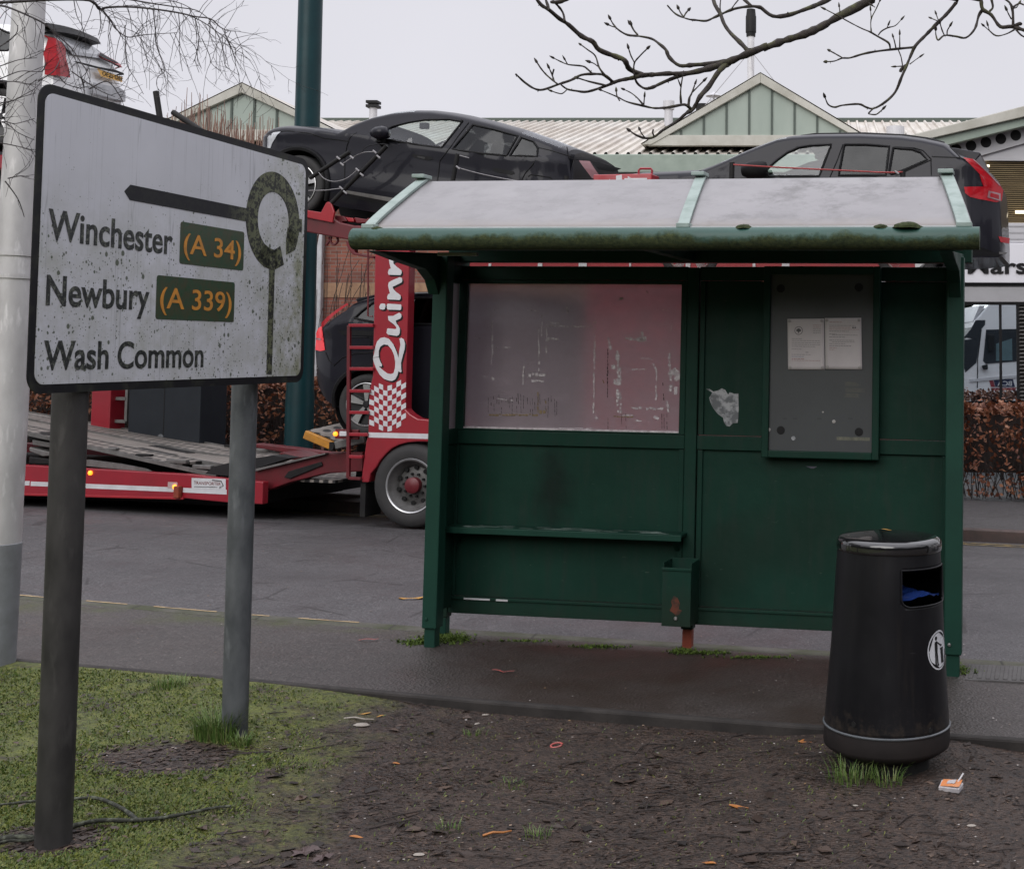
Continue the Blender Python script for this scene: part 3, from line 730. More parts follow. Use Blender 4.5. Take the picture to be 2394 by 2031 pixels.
bits('leaf_litter', m['litterleaf'], 700, ongrass, .006, .020, (.2, .7), .7)
bits('leaf_litter', m['litterleaf'], 420, onmud, .018, .040, (.35, .8), .6)
tb2 = MB()
for _ in range(420):
    x, y, z = onmud()
    if x is None: continue
    a = rnd.uniform(-.7, .7) + (1.57 if rnd.random() < .2 else 0); L_ = rnd.uniform(.02, .09); k = rnd.uniform(-.2, .2)
    tb2.tube([(x - math.cos(a) * L_, y - math.sin(a) * L_, z + .004), (x - math.sin(a) * L_ * k, y + math.cos(a) * L_ * k, z + .007), (x + math.cos(a) * L_, y + math.sin(a) * L_, z + .004)], [.0025, .0028, .0015], 5)
tb2.build('twig_litter', m['twig'], kind='stuff')
def onpatch():
    a, q = rnd.uniform(0, 6.28), math.sqrt(rnd.random()); c = rnd.random() < .7
    x, y = (-2.78 + .34 * q * math.cos(a), 5.24 + .24 * q * math.sin(a)) if c else (-2.69 + .22 * q * math.cos(a), 4.42 + .16 * q * math.sin(a)); return x, y, vz(x, y)
bits('leaf_litter', m['litterleaf'], 900, onpatch, .006, .022, (.2, .7))
def oncrumb():
    y = 3.7 + 2.4 * rnd.random(); x = -y * .6 + rnd.random() * (y * .8)
    return (x, y, vz(x, y)) if y < e1(x) else (None, 0, 0)
bits('crumbs', m['pale'], 560, oncrumb, .003, .0085, (.4, .9))
def onpath():
    x = rnd.uniform(-5, 2.2); y = e1(x) + .06 + rnd.random() * (kx(x) - e1(x) - .2); return x, y, zp(x) + .004
bits('crumbs', m['pale'], 150, onpath, .003, .0075, (.3, .9), .2)
def onroad():
    y = 7.6 + 6 * rnd.random() ** 1.5; x = -y * .66 + rnd.random() * y * .8
    return (x, y, roadz(x, y) + .003) if y > kx(x) + .05 else (None, 0, 0)
bits('crumbs', m['pale'], 260, onroad, .004, .010, (.3, .9), .2)
# moss along the kerb, against the legs and along the lip of the path
mb = MB()
def mossat(x, y, z, s):
    for _ in range(3):
        a = rnd.uniform(0, 6.28); l = s * rnd.uniform(.5, 1.2); h = s * rnd.uniform(.4, 1.1)
        mb.add([(x - math.sin(a) * l * .4, y + math.cos(a) * l * .4, z), (x + math.sin(a) * l * .4, y - math.cos(a) * l * .4, z), (x + math.cos(a) * l, y + math.sin(a) * l, z + h)], [(0, 1, 2)])
for px, py, sx, sy, n in ((905, 1296, 52, 10, 900), (850, 1304, 40, 6, 300), (1385, 1322, 26, 5, 200), (1440, 1325, 40, 3, 160), (1210, 1313, 60, 3, 220), (1540, 1334, 70, 2, 130), (1935, 1360, 36, 8, 420), (1975, 1366, 18, 5, 140), (1060, 1302, 60, 2, 100)):
    for _ in range(n):
        p = gnd(*D(rnd.gauss(px, sx * .5), rnd.gauss(py, sy * .5))); mossat(p.x, p.y, zp(p.x) - .002, rnd.uniform(.007, .020))
mb.build('moss', m['moss'], kind='stuff')
# ---------------------------------------------------------------- direction sign
SG = Fr((-2.67, 4.41, 0), (.0976, 1))
t = thing('direction_sign', 'white road direction sign on two grey steel posts, edged in black and spotted with algae', 'road sign', SG.M)
def rrect(x0, x1, z0, z1, r, n=8):
    P = []
    for cx, cz, a0 in ((x1 - r, z1 - r, 0), (x0 + r, z1 - r, 90), (x0 + r, z0 + r, 180), (x1 - r, z0 + r, 270)):
        P += [(cx + r * math.cos(R(a0 + 90 * k / n)), cz + r * math.sin(R(a0 + 90 * k / n))) for k in range(n + 1)]
    return P
X0, X1, Z0, Z1 = -.297, 1.434, 1.515, 2.543
FY = -.07
MB().prism(rrect(X0, X1, Z0, Z1, .062), FY, FY + .004).build('sign_border', m['signedge'], t)
face = MB().prism(rrect(X0 + .030, X1 - .030, Z0 + .030, Z1 - .030, .040), FY - .0022, FY + .001).build('sign_face', m['signface'], t)
MB().prism(rrect(X0 + .004, X1 - .004, Z0 + .004, Z1 - .004, .06), FY + .0045, FY + .007).build('sign_back', m['signback'], t)
rl = MB()
for z in (1.62, 1.95, 2.28, 2.47): rl.box(X0 + .05, X1 - .05, FY + .0075, FY + .022, z - .014, z + .014)
rl.build('stiffening_rail', m['galv'], t)
S1 = Zm(0, 0, 2.594); S2 = Zm(0, 600, 2.594)
y = FY - .0032
sp = lambda f, pts: SG.poly([f(*p) for p in pts], y)
# roundabout symbol: one ring with a gap, a left arm, a stub and a stem
cx, cz = SG.pt(S1(1660, 1340), y); 
top = SG.pt(S1(1660, 1042), y)[1]; ro = top - cz + .0; ri = ro * .585
mb = MB(); mb.mi = 0
a0, a1 = R(-38), R(278 - 20)
ring = []
A0, A1 = -32, 253
n = 60
pts_o = [(cx + ro * math.cos(R(A0 + (A1 - A0) * k / n)), cz + ro * math.sin(R(A0 + (A1 - A0) * k / n))) for k in range(n + 1)]
pts_i = [(cx + ri * math.cos(R(A0 + (A1 - A0) * k / n)), cz + ri * math.sin(R(A0 + (A1 - A0) * k / n))) for k in range(n + 1)]
# lower run of the ring is cut square by the stem, the right end is cut to a point
for k in range(n):
    mb.prism([pts_o[k], pts_o[k + 1], pts_i[k + 1], pts_i[k]], y - .0003, y + .0012)
B0 = R(253); mb.prism([(cx + ri * math.cos(B0), cz + ri * math.sin(B0)), (cx + ro * math.cos(B0), cz + ro * math.sin(B0)), (cx + ro * math.cos(R(268)), cz + ro * math.sin(R(268))),
                       (cx + ro * 1.0 * math.cos(R(281)), cz + ro * .93 * math.sin(R(281))), (cx + ri * math.cos(R(283)), cz + ri * 1.05 * math.sin(R(283)))], y - .0003, y + .0012)
C0 = R(-32); mb.prism([(cx + ri * math.cos(C0), cz + ri * math.sin(C0)), (cx + ro * math.cos(C0), cz + ro * math.sin(C0)), (cx + (ro + ri) / 2 * math.cos(R(-50)), cz + (ro + ri) / 2 * math.sin(R(-50)) - .01)], y - .0003, y + .0012)
mb.prism(sp(S1, [(1560, 1560), (1600, 1615), (1655, 1642), (1722, 1606), (1700, 1492), (1655, 1522), (1605, 1480)]), y - .0003, y + .0012); mb.prism(sp(S1, [(1738, 1450), (1775, 1505), (1803, 1420), (1745, 1380)]), y - .0003, y + .0012)
mb.build('roundabout_ring', m['signink'], t)
ax0, az = SG.pt(S1(755, 1160), y); bx0, bz = SG.pt(S1(1530, 1310), y)
za = (az + bz) / 2; ah = .028
MB().prism([(ax0, za), (ax0 + .032, za + ah), (cx - ri - .03, za + ah), (cx - ri - .03, za - ah), (ax0 + .032, za - ah)], y - .0008, y + .001).build('exit_arm', m['signink'], t)
sx, sz = SG.pt(S1(1830, 1370), y)
MB().box(cx + ri + .02, sx, y - .0008, y + .001, sz - .030, sz + .030).build('exit_stub', m['signink'], t)
ex_, ez_ = SG.pt(S2(1640, 712), y); hx, hz = SG.pt(S1(1650, 1640), y)
MB().box(hx - .021, hx + .021, y - .0008, y + .001, ez_, cz - ri - .03).build('approach_stem', m['signink'], t)
def sign_word(body, f, xa, xb, base, capy, mat, parent, yy, bold=.012, name='lettering'):
    p = SG.pt(f(xa, base), yy); q = SG.pt(f(xb, base), yy); c = SG.pt(f(xa, capy), yy)[1] - p[1]
    return fit_text(body, p[0], q[0], p[1], c, yy, bold).build(name, mat, parent)
sign_word('Winchester', S1, 290, 1048, 1448, 1255, m['letter'], t, y, .018)
sign_word('Newbury', S2, 278, 905, 290, 100, m['letter'], t, y, .018)
sign_word('Wash Common', S2, 262, 1232, 684, 500, m['letter'], t, y, .018)
for (f, c4, body, xa, xb, base, capy) in ((S1, ((1095, 1340), (1482, 1410), (1475, 1645), (1090, 1595)), '(A 34)', 1112, 1462, 1555, 1418),
                                          (S2, ((952, 108), (1424, 160), (1418, 398), (944, 378)), '(A 339)', 968, 1404, 333, 190)):
    q = [SG.pt(f(*c), y) for c in c4]
    xa_, xb_ = (q[0][0] + q[3][0]) / 2, (q[1][0] + q[2][0]) / 2; zb_, zt_ = (q[2][1] + q[3][1]) / 2, (q[0][1] + q[1][1]) / 2
    pt_ = MB().prism(rrect(xa_, xb_, zb_, zt_, .012), y - .0003, y + .001).build('route_patch', m['patch'], t)
    zz = zb_ + (zt_ - zb_) * .26; cap = (zt_ - zb_) * .50
    mbt = fit_text(body, xa_ + .022, xb_ - .022, zz, cap, y - .0012, .008); mbt.build('route_number', m['patchtext'], pt_)
def post(px, top, r, mat, x, yb=.0):
    z0 = -.35
    mb = MB(); mb.lathe([(r, z0), (r, top - .004), (r - .004, top), (0, top)], 40, (x, yb, 0))
    return mb.build('post', mat, t, smooth=40)
post(0, 2.46, .056, m['galvdark'], .0, -.0 + .0)
o2 = post(0, 2.46, .053, m['galv'], 1.168, .054)
for x in (0, 1.168):
    for z in (1.62, 2.28):
        MB().lathe([(.060, z - .02), (.060, z + .02)], 24, (x, .054 if x > 1 else 0, 0)).build('clamp', m['galv'], t, smooth=40)

# ---------------------------------------------------------------- street columns
def col(name, label, px, base_d, ztop, radii, mat, bands=(), lower=None):
    p = gnd(*D(*base_d)) if not hasattr(base_d, 'z') else base_d
    q = thing(name, label, 'lamp post', Matrix.Translation((p.x, p.y, p.z)))
    MB().lathe([(r, z) for z, r in radii] + [(0, radii[-1][0])], 48).build('column', mat, q, smooth=40)
    if lower: MB().lathe([(lower[1], -.3), (lower[1], lower[0] - .004), (lower[1] - .004, lower[0])], 48).build('painted_base', lower[2], q, smooth=40)
    for z, r in bands: MB().lathe([(r, z - .012), (r + .004, z - .012), (r + .004, z + .012), (r, z + .012)], 40).build('strap', m['alu'], q, smooth=40)
    return q, p
pl = gnd(*D(-14, 1345))
q, _ = col('lamp_post', 'silver lamp post with a blue-grey painted foot, rising behind the direction sign', 0, pl, 8, [(-.3, .099), (1.5, .097), (1.9, .090), (2.8, .080), (8, .06)], m['alu'],
           bands=((2.02, .091), (2.14, .09)), lower=(.62, .102, m['bluegrey']))
q.matrix_world = q.matrix_world @ Matrix.Rotation(R(.75), 4, 'Y')
# ---------------------------------------------------------------- bus shelter
SH = Fr((-2.33, 7.24, 0), (1, -.158), .013)
t = thing('bus_shelter', 'dark green open-fronted bus shelter with a dirty pale roof and a bench', 'bus shelter', SH.M)
P = lambda x, y, ly=0.0: SH.pt(D(x, y), ly)
G = m['green']
# posts, front pair with turned lower legs
def fpost(x0, x1, leg):
    p = MB().box(x0, x1, -.045, .045, .105, 2.20).build('front_post', m['greenpost'], t, bevel=.006)
    MB().box(x0 + .010, x1 - .012, -.032, .032, -.25, .105).build('leg', m['greenpost'], p, bevel=.004)
    b = MB()
    for z in (.16,): b.lathe([(.009, 0), (.009, .006), (.0, .008)], 12, (x0 + .028, -.046, z), 'y')
    b.build('bolt', m['screw'] if leg else m['greenpost'], p)
fpost(.0, .086, 0); fpost(2.93, 3.022, 1)
BY0, BY1 = .27, .335
for x0, x1, mt in ((-.066, -.003, G), (1.412, 1.482, G), (2.925, 2.99, G)):
    p = MB().box(x0, x1, BY0, BY1, .10, 2.16).build('back_post', G, t, bevel=.005)
    MB().box(x0 + .008, x1 - .008, BY0 + .006, BY1 - .006, -.25, .098).build('leg', m['rust'] if x0 > 1 and x0 < 2 else m['greenpost'], p, bevel=.004)
# rails
def rail(x0, x1, z0, z1, y0=BY0 + .008, y1=BY1 - .008): return MB().box(x0, x1, y0, y1, z0, z1).build('rail', G, t, bevel=.004)
for a, b in ((-.001, 1.410), (1.484, 2.923)):
    rail(a, b, 2.085, 2.165); rail(a, b, 1.115, 1.195); rail(a, b, .128, .225)
    MB().box(a, b, .300, .312, .227, 1.113).build('lower_panel', G, t, bevel=.002)
    MB().box(a, b, BY0 - .002, BY0 + .007, .212, .222).build('sill_bead', G, t)
MB().box(1.484, 2.923, .300, .312, 1.197, 2.083).build('upper_panel', G, t, bevel=.002)
# small battens round the panels
bt = MB()
for a, b in ((.002, 1.407), (1.487, 2.920)):
    for z0, z1 in ((.227, 1.112),) + (((1.198, 2.082),) if a > 1 else ()):
        for q0, q1 in ((a, a + .03), (b - .03, b)): MB().box(q0, q1, .284, .2995, z0, z1).build('batten', G, t, bevel=.003)
# window with its scuffs
w0, w1 = SH.pt(D(940, 874), .28), SH.pt(D(1384, 577), .28)
wx0, wx1, wz0, wz1 = .087, 1.403, 1.197, 2.083
fr = MB(); 
a0, a1, b0, b1 = w0[0], w1[0], 1.206, 2.062
fr.box(-.0005, a0, .278, .320, wz0, wz1); fr.box(a1, 1.4095, .278, .320, wz0, wz1); fr.box(a0, a1, .278, .320, b1, wz1); fr.box(a0, a1, .278, .320, wz0, b0)
fr.build('window_frame', G, t, bevel=.003)
pane = MB().box(a0 - .004, a1 + .004, .300, .306, b0 - .004, b1 + .004).build('window_pane', m['poly'], t)
MB().box(a0, a1, .284, .2985, b0, b0 + .010).build('pane_bead', m['residue'], pane)
Wz = Zm(1000, 600, 2.97)
res = MB(); rd = MB(); ro_ = MB(); rr = random.Random(3)
def streak(M_, pts, w, yy=.2975, jag=.5, seg=.02):
    """a torn strip of old adhesive along a line in the picture of the pane"""
    Q = [SH.pt(Wz(*p), yy) for p in pts]
    for (xa, za), (xb, zb) in zip(Q, Q[1:]):
        L_ = math.hypot(xb - xa, zb - za); n = max(1, int(L_ / seg)); dx, dz = (xb - xa) / L_, (zb - za) / L_
        for i in range(n):
            if rr.random() < jag * .36: continue
            ww = w * rr.uniform(.5, 1.25) / 2; o1 = rr.uniform(-.25, .25) * w
            s0, s1 = i / n * L_, (i + rr.uniform(.7, 1.0)) / n * L_
            M_.prism([(xa + dx * s0 - dz * (o1 - ww), za + dz * s0 + dx * (o1 - ww)), (xa + dx * s1 - dz * (o1 - ww * rr.uniform(.5, 1)), za + dz * s1 + dx * (o1 - ww)),
                      (xa + dx * s1 - dz * (o1 + ww), za + dz * s1 + dx * (o1 + ww * rr.uniform(.5, 1))), (xa + dx * s0 - dz * (o1 + ww), za + dz * s0 + dx * (o1 + ww))], yy, yy + .0008)
for pts, w, j in (([(448, 395), (448, 680)], .008, .5), ([(445, 680), (442, 750)], .004, .9), ([(465, 630), (585, 630)], .007, .5), ([(665, 760), (660, 895)], .010, .3), ([(795, 400), (790, 560)], .007, .8),
                  ([(770, 500), (772, 800)], .009, .55), ([(825, 470), (822, 700)], .008, .7), ([(850, 460), (910, 462)], .009, .6), ([(835, 482), (1150, 486)], .009, .35), ([(830, 570), (910, 570)], .016, .7),
                  ([(1162, 490), (1155, 780), (1150, 1090)], .010, .6), ([(1255, 560), (1275, 650)], .02, .6), ([(1318, 650), (1322, 1090)], .022, .12), ([(1340, 770), (1338, 1090)], .010, .2), ([(1372, 570), (1525, 580)], .022, .3),
                  ([(1495, 520), (1500, 590)], .034, .35), ([(1480, 706), (1562, 706)], .006, .2), ([(1418, 782), (1515, 782)], .009, .2), ([(1565, 740), (1585, 790), (1585, 1000)], .011, .3), ([(1680, 670), (1685, 940)], .016, .25),
                  ([(1690, 790), (1740, 850)], .05, .3), ([(1710, 930), (1740, 930)], .05, .3), ([(1715, 600), (1745, 590)], .02, .5), ([(1415, 1050), (1640, 1055)], .012, .45), ([(1350, 1100), (1440, 1100)], .010, .5),
                  ([(1420, 1140), (1490, 1142)], .010, .5), ([(1290, 870), (1310, 870)], .03, .5), ([(1290, 750), (1300, 820)], .022, .5), ([(700, 820), (820, 820)], .018, .7), ([(720, 860), (810, 862)], .012, .5),
                  ([(460, 985), (600, 1000)], .008, .6), ([(1660, 1000), (1670, 1080)], .014, .6), ([(820, 1190), (1170, 1192)], .006, .5), ([(1630, 370), (1740, 380)], .010, .75), ([(1330, 295), (1355, 285)], .016, .5),
                  ([(1515, 240), (1535, 260)], .016, .5), ([(1150, 450), (1175, 455)], .012, .5), ([(1160, 1120), (1180, 1125)], .016, .4), ([(960, 350), (975, 400)], .016, .6), ([(440, 840), (460, 860)], .016, .6), ([(320, 560), (420, 575)], .008, .85), ([(380, 830), (420, 835)], .006, .7),
                  ([(450, 372), (560, 366)], .006, .85), ([(690, 372), (790, 376)], .006, .8), ([(1700, 450), (1680, 560)], .006, .9), ([(1570, 1110), (1610, 1130)], .022, .5)):
    streak(res, pts, w, jag=j)
for i in range(26):
    x = 420 + i * 19 + rr.uniform(-6, 6); y0 = 955 + rr.uniform(-10, 40); streak(rd, [(x, y0), (x + rr.uniform(-4, 4), y0 + rr.uniform(50, 150))], .0028, jag=.5)
for x in (1345, 1375, 1625, 1660, 1640, 1250): streak(rd, [(x, 1090), (x + 2, 1200)], .003, jag=.4)
streak(rd, [(1250, 640), (1247, 985)], .006, jag=.2); streak(rd, [(1630, 850), (1640, 1000)], .005, jag=.5)
for pts, w in (([(425, 1097), (770, 1097)], .010), ([(765, 940), (765, 1090)], .007), ([(775, 1085), (825, 1085)], .03), ([(820, 1000), (822, 1080)], .006), ([(1290, 1108), (1430, 1112)], .008), ([(1205, 830), (1225, 880)], .006)): streak(ro_, pts, w, jag=.3)
res.build('sticker_residue', m['residue'], pane); rd.build('dark_drips', m['residuedark'], pane); ro_.build('ochre_residue', m['residueochre'], pane)
# left end screen, seen from inside, and right end screen
for x in (-.004, 2.962):
    MB().box(x, x + .026, .046, .269, .17, 1.113).build('end_panel', G, t, bevel=.003)
    MB().box(x + .008, x + .016, .046, .269, 1.205, 2.06).build('end_pane', m['poly'], t)
    MB().box(x - .006, x + .034, .046, .269, 1.115, 1.203).build('end_rail', G, t, bevel=.003)
    MB().box(x - .004, x + .030, .046, .269, 2.062, 2.16).build('end_rail', G, t, bevel=.003)
    br = [(-.74, 2.175), (.34, 2.24), (.34, 2.165), (-.03, 2.15), (-.046, 1.98), (-.10, 2.06), (-.20, 2.115), (-.45, 2.14)]
    MB().prismx(br, x - .02, x + .045).build('roof_bracket', G, t, bevel=.004)
MB().box(1.408, 1.472, -.70, .33, 2.19, 2.245).build('roof_bracket', G, t, bevel=.004)
MB().box(-.03, 3.05, .20, .30, 2.185, 2.27).build('header_beam', G, t, bevel=.005)
MB().box(-.03, 3.05, -.72, -.62, 2.185, 2.24).build('front_beam', G, t, bevel=.005)
lb = MB().box(.30, .52, -.60, -.575, 2.160, 2.178).build('light_strip', m['cleanpane'], t, bevel=.003)
# roof: curved opal sheet, light bars over it, gutter in front
prof = []
for i in range(13):
    u = i / 12; prof.append((-.735 + .80 * u, 2.285 + .36 * (u ** .92)))
prof += [(.09, 2.648), (.16, 2.62), (.34, 2.31)]
def rl_(i): return -.055 - .115 * min(i, 12) / 12, 3.105 - .145 * min(i, 12) / 12
vs = []; fs = []
n = len(prof); NX = 30
for i, (yy, zz) in enumerate(prof):
    a, b = rl_(i)
    for k in range(NX + 1): vs.append((a + (b - a) * k / NX, yy, zz))
w = NX + 1
fs = [(i * w + k, i * w + k + 1, (i + 1) * w + k + 1, (i + 1) * w + k) for i in range(n - 1) for k in range(NX)]
o = MB().add(vs, fs).build('roof_sheet', m['roofsheet'], t, smooth=60)
so = o.modifiers.new('thick', 'SOLIDIFY'); so.thickness = .006; so.offset = -1
def roofbar(u, wd):
    mb = MB(); vs = []; rows = 0
    for i, (yy, zz) in enumerate(prof[:14]):
        a, b = rl_(i); x = a + (b - a) * u
        for dx, dz in ((-wd, .004), (-wd, .022), (wd, .022), (wd, .004)): vs.append((x + dx, yy, zz + dz))
        rows += 1
    mb.add(vs, [(i * 4 + k, i * 4 + k + 1, (i + 1) * 4 + k + 1, (i + 1) * 4 + k) for i in range(rows - 1) for k in range(3)] + [(0, 1, 2, 3)])
    b_ = mb.build('glazing_bar', m['greenlight'], t, bevel=.003)
    yy, zz = prof[12]; a, b = rl_(12); x = a + (b - a) * u
    c = MB().box(x - wd - .008, x + wd + .008, yy - .075, yy + .03, zz + .012, zz + .034)
    c.build('bar_cap', m['greenlight'], b_, bevel=.004)
    MB().lathe([(.009, 0), (.009, .01), (0, .012)], 10, (x, yy - .02, zz + .034)).build('screw', m['dark'], b_)
    yy, zz = prof[0]; a, b = rl_(0); x = a + (b - a) * u
    MB().box(x - wd - .004, x + wd + .004, yy - .012, yy + .05, zz + .006, zz + .03).build('bar_foot', m['greenlight'], b_, bevel=.004)
for u, wd in ((.012, .030), (.545, .030), (.986, .034)): roofbar(u, wd)
gp = []
for k in range(15):
    a = R(75 + 180 * k / 14 * 1.12); gp.append((-.745 + .052 * math.cos(a) * 1.1, 2.236 + .056 * math.sin(a)))
gp += [(-.70, 2.185), (-.69, 2.28)]
mb = MB(); mb.prismx(gp, -.088, 3.136)
gut = mb.build('gutter', m['gutter'], t, smooth=50)
MB().box(-.05, 3.10, -.728, -.712, 2.287, 2.300).build('lip_highlight', m['white'], t)  # white strip painted in for the highlight along the gutter's edge
rg = random.Random(9)
for x, s, h in ((1.98, .045, .022), (2.66, .04, .02), (2.79, .075, .032), (.04, .03, .016)):
    mm = MB(); mm.lathe([(s * math.cos(R(a)), h * math.sin(R(a))) for a in (0, 15, 30, 50, 70, 90)], 14, (x, -.745, 2.283))
    mm.v = [(a + rg.uniform(-.004, .004), b * 1.0 + rg.uniform(-.004, .004), c + rg.uniform(-.002, .003)) for a, b, c in mm.v]
    mm.build('moss_cushion', m['cushion'], gut, smooth=180)
# bench
zb = .636
bench = MB().box(.002, 1.440, .152, .283, zb - .010, zb + .010).build('bench_seat', G, t, bevel=.006)
MB().box(.002, 1.440, .143, .151, zb - .026, zb + .010).build('bench_nosing', m['greenpost'], bench, bevel=.004)
for x in (.05, 1.38): MB().prismx([(.283, zb - .011), (.18, zb - .011), (.283, zb - .10)], x - .012, x + .012).build('bench_bracket', G, bench)
sw = MB(); rs = random.Random(2)
for i in range(46):
    x = rs.uniform(.09, 1.3); yy = rs.uniform(.165, .255); sw.box(x, x + rs.uniform(.02, .13), yy, yy + rs.uniform(.001, .004), zb + .0102, zb + .0108)
sw.build('worn_streaks', m['greenlight'], bench)
# flaked white spots on the bottom rail
fk = MB(); fk.box(.10, .262, BY0 - .0045, BY0 - .003, .212, .222); fk.box(.30, .372, BY0 - .0045, BY0 - .003, .211, .222); fk.build('bare_flake', m['white'], t)
# notice board
nb0, nb1 = SH.pt(D(1545, 928), .215), SH.pt(D(1788, 541), .215)
nx0, nx1, nz0, nz1 = nb0[0], nb1[0], nb0[1], nb1[1]
bd = MB().box(nx0 + .02, nx1 - .02, .232, .262, nz0 + .02, nz1 - .02).build('notice_board', m['board'], t)
f4 = MB(); fw = .040
f4.box(nx0, nx0 + fw, .212, .266, nz0, nz1); f4.box(nx1 - fw, nx1, .212, .266, nz0, nz1); f4.box(nx0 + fw, nx1 - fw, .212, .266, nz0, nz0 + fw); f4.box(nx0 + fw, nx1 - fw, .212, .266, nz1 - fw * 1.15, nz1)
f4.build('board_frame', G, bd, bevel=.005)
Nz = Zm(1550, 550, 2.463)
def disc(x, y, r, mat, name, parent, yy=.2305):
    px, pz = SH.pt(Nz(x, y), yy)
    return MB().lathe([(r, 0), (r, .0015), (r * .6, .0025), (0, .0025)], 18, (px, yy, pz), 'y').build(name, mat, parent, smooth=40)
for x, y in ((678, 307), (1128, 300), (678, 1122), (1128, 1132)): disc(x, y, .0235, m['dark'], 'suction_mark', bd)
for x, y, r, mt in ((984, 1072, .010, 'pin'), (610, 1119, .010, 'pin'), (921, 1018, .005, 'pin'), (751, 1168, .012, 'tornpaper')): disc(x, y, r, m[mt], 'drawing_pin', bd)
sc_ = MB()
for x0, x1, y0, y1 in ((1042, 1138, 846, 868), (1042, 1170, 880, 905), (1042, 1140, 911, 935)):
    for k in range(5):
        q0 = SH.pt(Nz(x0 + rs.uniform(0, 10), y0 + (y1 - y0) * k / 5), .231); q1 = SH.pt(Nz(x1 - rs.uniform(0, 26), y0 + (y1 - y0) * (k + .7) / 5), .231); sc_.box(q0[0], q1[0], .2312, .2318, q0[1], q1[1])
q0 = SH.pt(Nz(1000, 1160), .231); q1 = SH.pt(Nz(1190, 1183), .231); sc_.box(q0[0], q1[0], .2312, .2318, q0[1], q1[1])
sc_.build('tape_remains', simple('old tape', (.17, .17, .125), .6, c2=(.08, .085, .07), scale=30), bd)
dsh = MB()
for x in (700, 760, 900, 1080):
    q = SH.pt(Nz(x, 1055), .231); dsh.box(q[0] - .012, q[0] + .012, .2312, .2318, q[1] - .001, q[1] + .001)
dsh.build('slot', m['dark'], bd)
# pinned notices: things of their own
def notice(label, c4, lines, logo=None, tilt=0):
    q = [SH.pt(Nz(*c), .226) for c in c4]
    cx, cz = sum(a for a, _ in q) / 4, sum(b for _, b in q) / 4
    T = SH.M @ Matrix.Translation((cx, .2255, cz))
    n = thing('notice_sheet', label, 'notice', T, 'notices pinned on the shelter board')
    rel = [(a - cx, b - cz) for a, b in q]
    s = MB(); NX_, NZ_ = 10, 14
    def fn(u, v):
        xa = rel[0][0] + (rel[1][0] - rel[0][0]) * u; xb = rel[3][0] + (rel[2][0] - rel[3][0]) * u
        za = rel[0][1] + (rel[1][1] - rel[0][1]) * u; zb_ = rel[3][1] + (rel[2][1] - rel[3][1]) * u
        return (xb + (xa - xb) * v, -.0015 * abs(math.sin(u * 7 + v * 3)) - .001, zb_ + (za - zb_) * v)
    s.grid(fn, NX_, NZ_); sheet = s.build('sheet', m['paper'], n, smooth=180); sol = sheet.modifiers.new('thick', 'SOLIDIFY'); sol.thickness = .0012; sol.offset = 1
    pr = {'ink': MB(), 'inkred': MB(), 'inkblue': MB()}
    for x0, x1, y, c, h in lines:
        a = SH.pt(Nz(x0, y), .226); b = SH.pt(Nz(x1, y), .226); x = a[0]
        while x < b[0]:
            wl = rs.uniform(.006, .020); pr[c].box(x - cx, min(x + wl, b[0]) - cx, -.0040, -.0032, a[1] - cz - h / 2, a[1] - cz + h / 2); x += wl + .003
    for k_, mm in pr.items():
        if mm.v: mm.build('print', m[k_], n)
    for u, v in ((.06, .045), (.94, .045), (.06, .955), (.94, .955)):
        p_ = fn(u, v); MB().lathe([(.0085, 0), (.0085, .003), (.004, .005), (0, .005)], 14, (p_[0], -.0042, p_[2]), 'y').build('drawing_pin', m['pin'], n, smooth=40)
    return n, cx, cz
ln1 = [(865, 910, y, 'inkred' if y < 540 else 'ink', .0022) for y in (518, 530, 541, 552, 563)] + [(742, 800, 595, 'ink', .002), (742, 902, 606, 'ink', .002), (742, 905, 618, 'ink', .002), (742, 905, 629, 'ink', .002), (742, 880, 640, 'ink', .002), (742, 802, 655, 'ink', .002),
       (822, 840, 674, 'ink', .003), (742, 850, 686, 'ink', .002), (742, 812, 698, 'inkblue', .002), (742, 815, 711, 'inkred', .003), (742, 905, 720, 'inkred', .002)]
n1, cx1, cz1 = notice('white notice with a round tree crest, printed lines and four pins', ((717, 482), (928, 480), (932, 774), (721, 773)), ln1)
a = SH.pt(Nz(782, 549), .226); cr = MB(); cr.lathe([(.0235, 0), (.0235, .0006), (.0205, .0006), (.0205, 0)], 28, (a[0] - cx1, -.0042, a[1] - cz1), 'y')
for (dx, dz, r) in ((0, .004, .009), (-.007, .001, .007), (.007, .001, .007), (0, -.004, .006)): cr.lathe([(r, 0), (r, .0006), (0, .0006)], 12, (a[0] - cx1 + dx, -.0042, a[1] - cz1 + dz), 'y')
cr.box(a[0] - cx1 - .002, a[0] - cx1 + .002, -.0048, -.0042, a[1] - cz1 - .015, a[1] - cz1 - .004)
cr.build('tree_crest', m['ink'], n1)
ln2 = [(960, 1030, 500, 'inkred', .0022), (958, 1110, 519, 'ink', .002), (958, 1080, 530, 'inkred', .002), (958, 1130, 541, 'inkred', .002), (958, 1070, 552, 'ink', .0024), (958, 1000, 569, 'ink', .0024), (975, 1122, 574, 'ink', .002), (958, 1050, 586, 'ink', .0024), (958, 1102, 604, 'ink', .0024),
       (975, 1104, 614, 'ink', .002), (958, 1050, 624, 'ink', .002), (958, 1084, 636, 'ink', .0024), (958, 1002, 648, 'inkred', .002), (958, 988, 658, 'inkred', .002), (1090, 1112, 532, 'ink', .008)]
notice('white notice with plain printed lines beside the one with a crest', ((932, 477), (1142, 476), (1147, 773), (936, 770)), ln2)
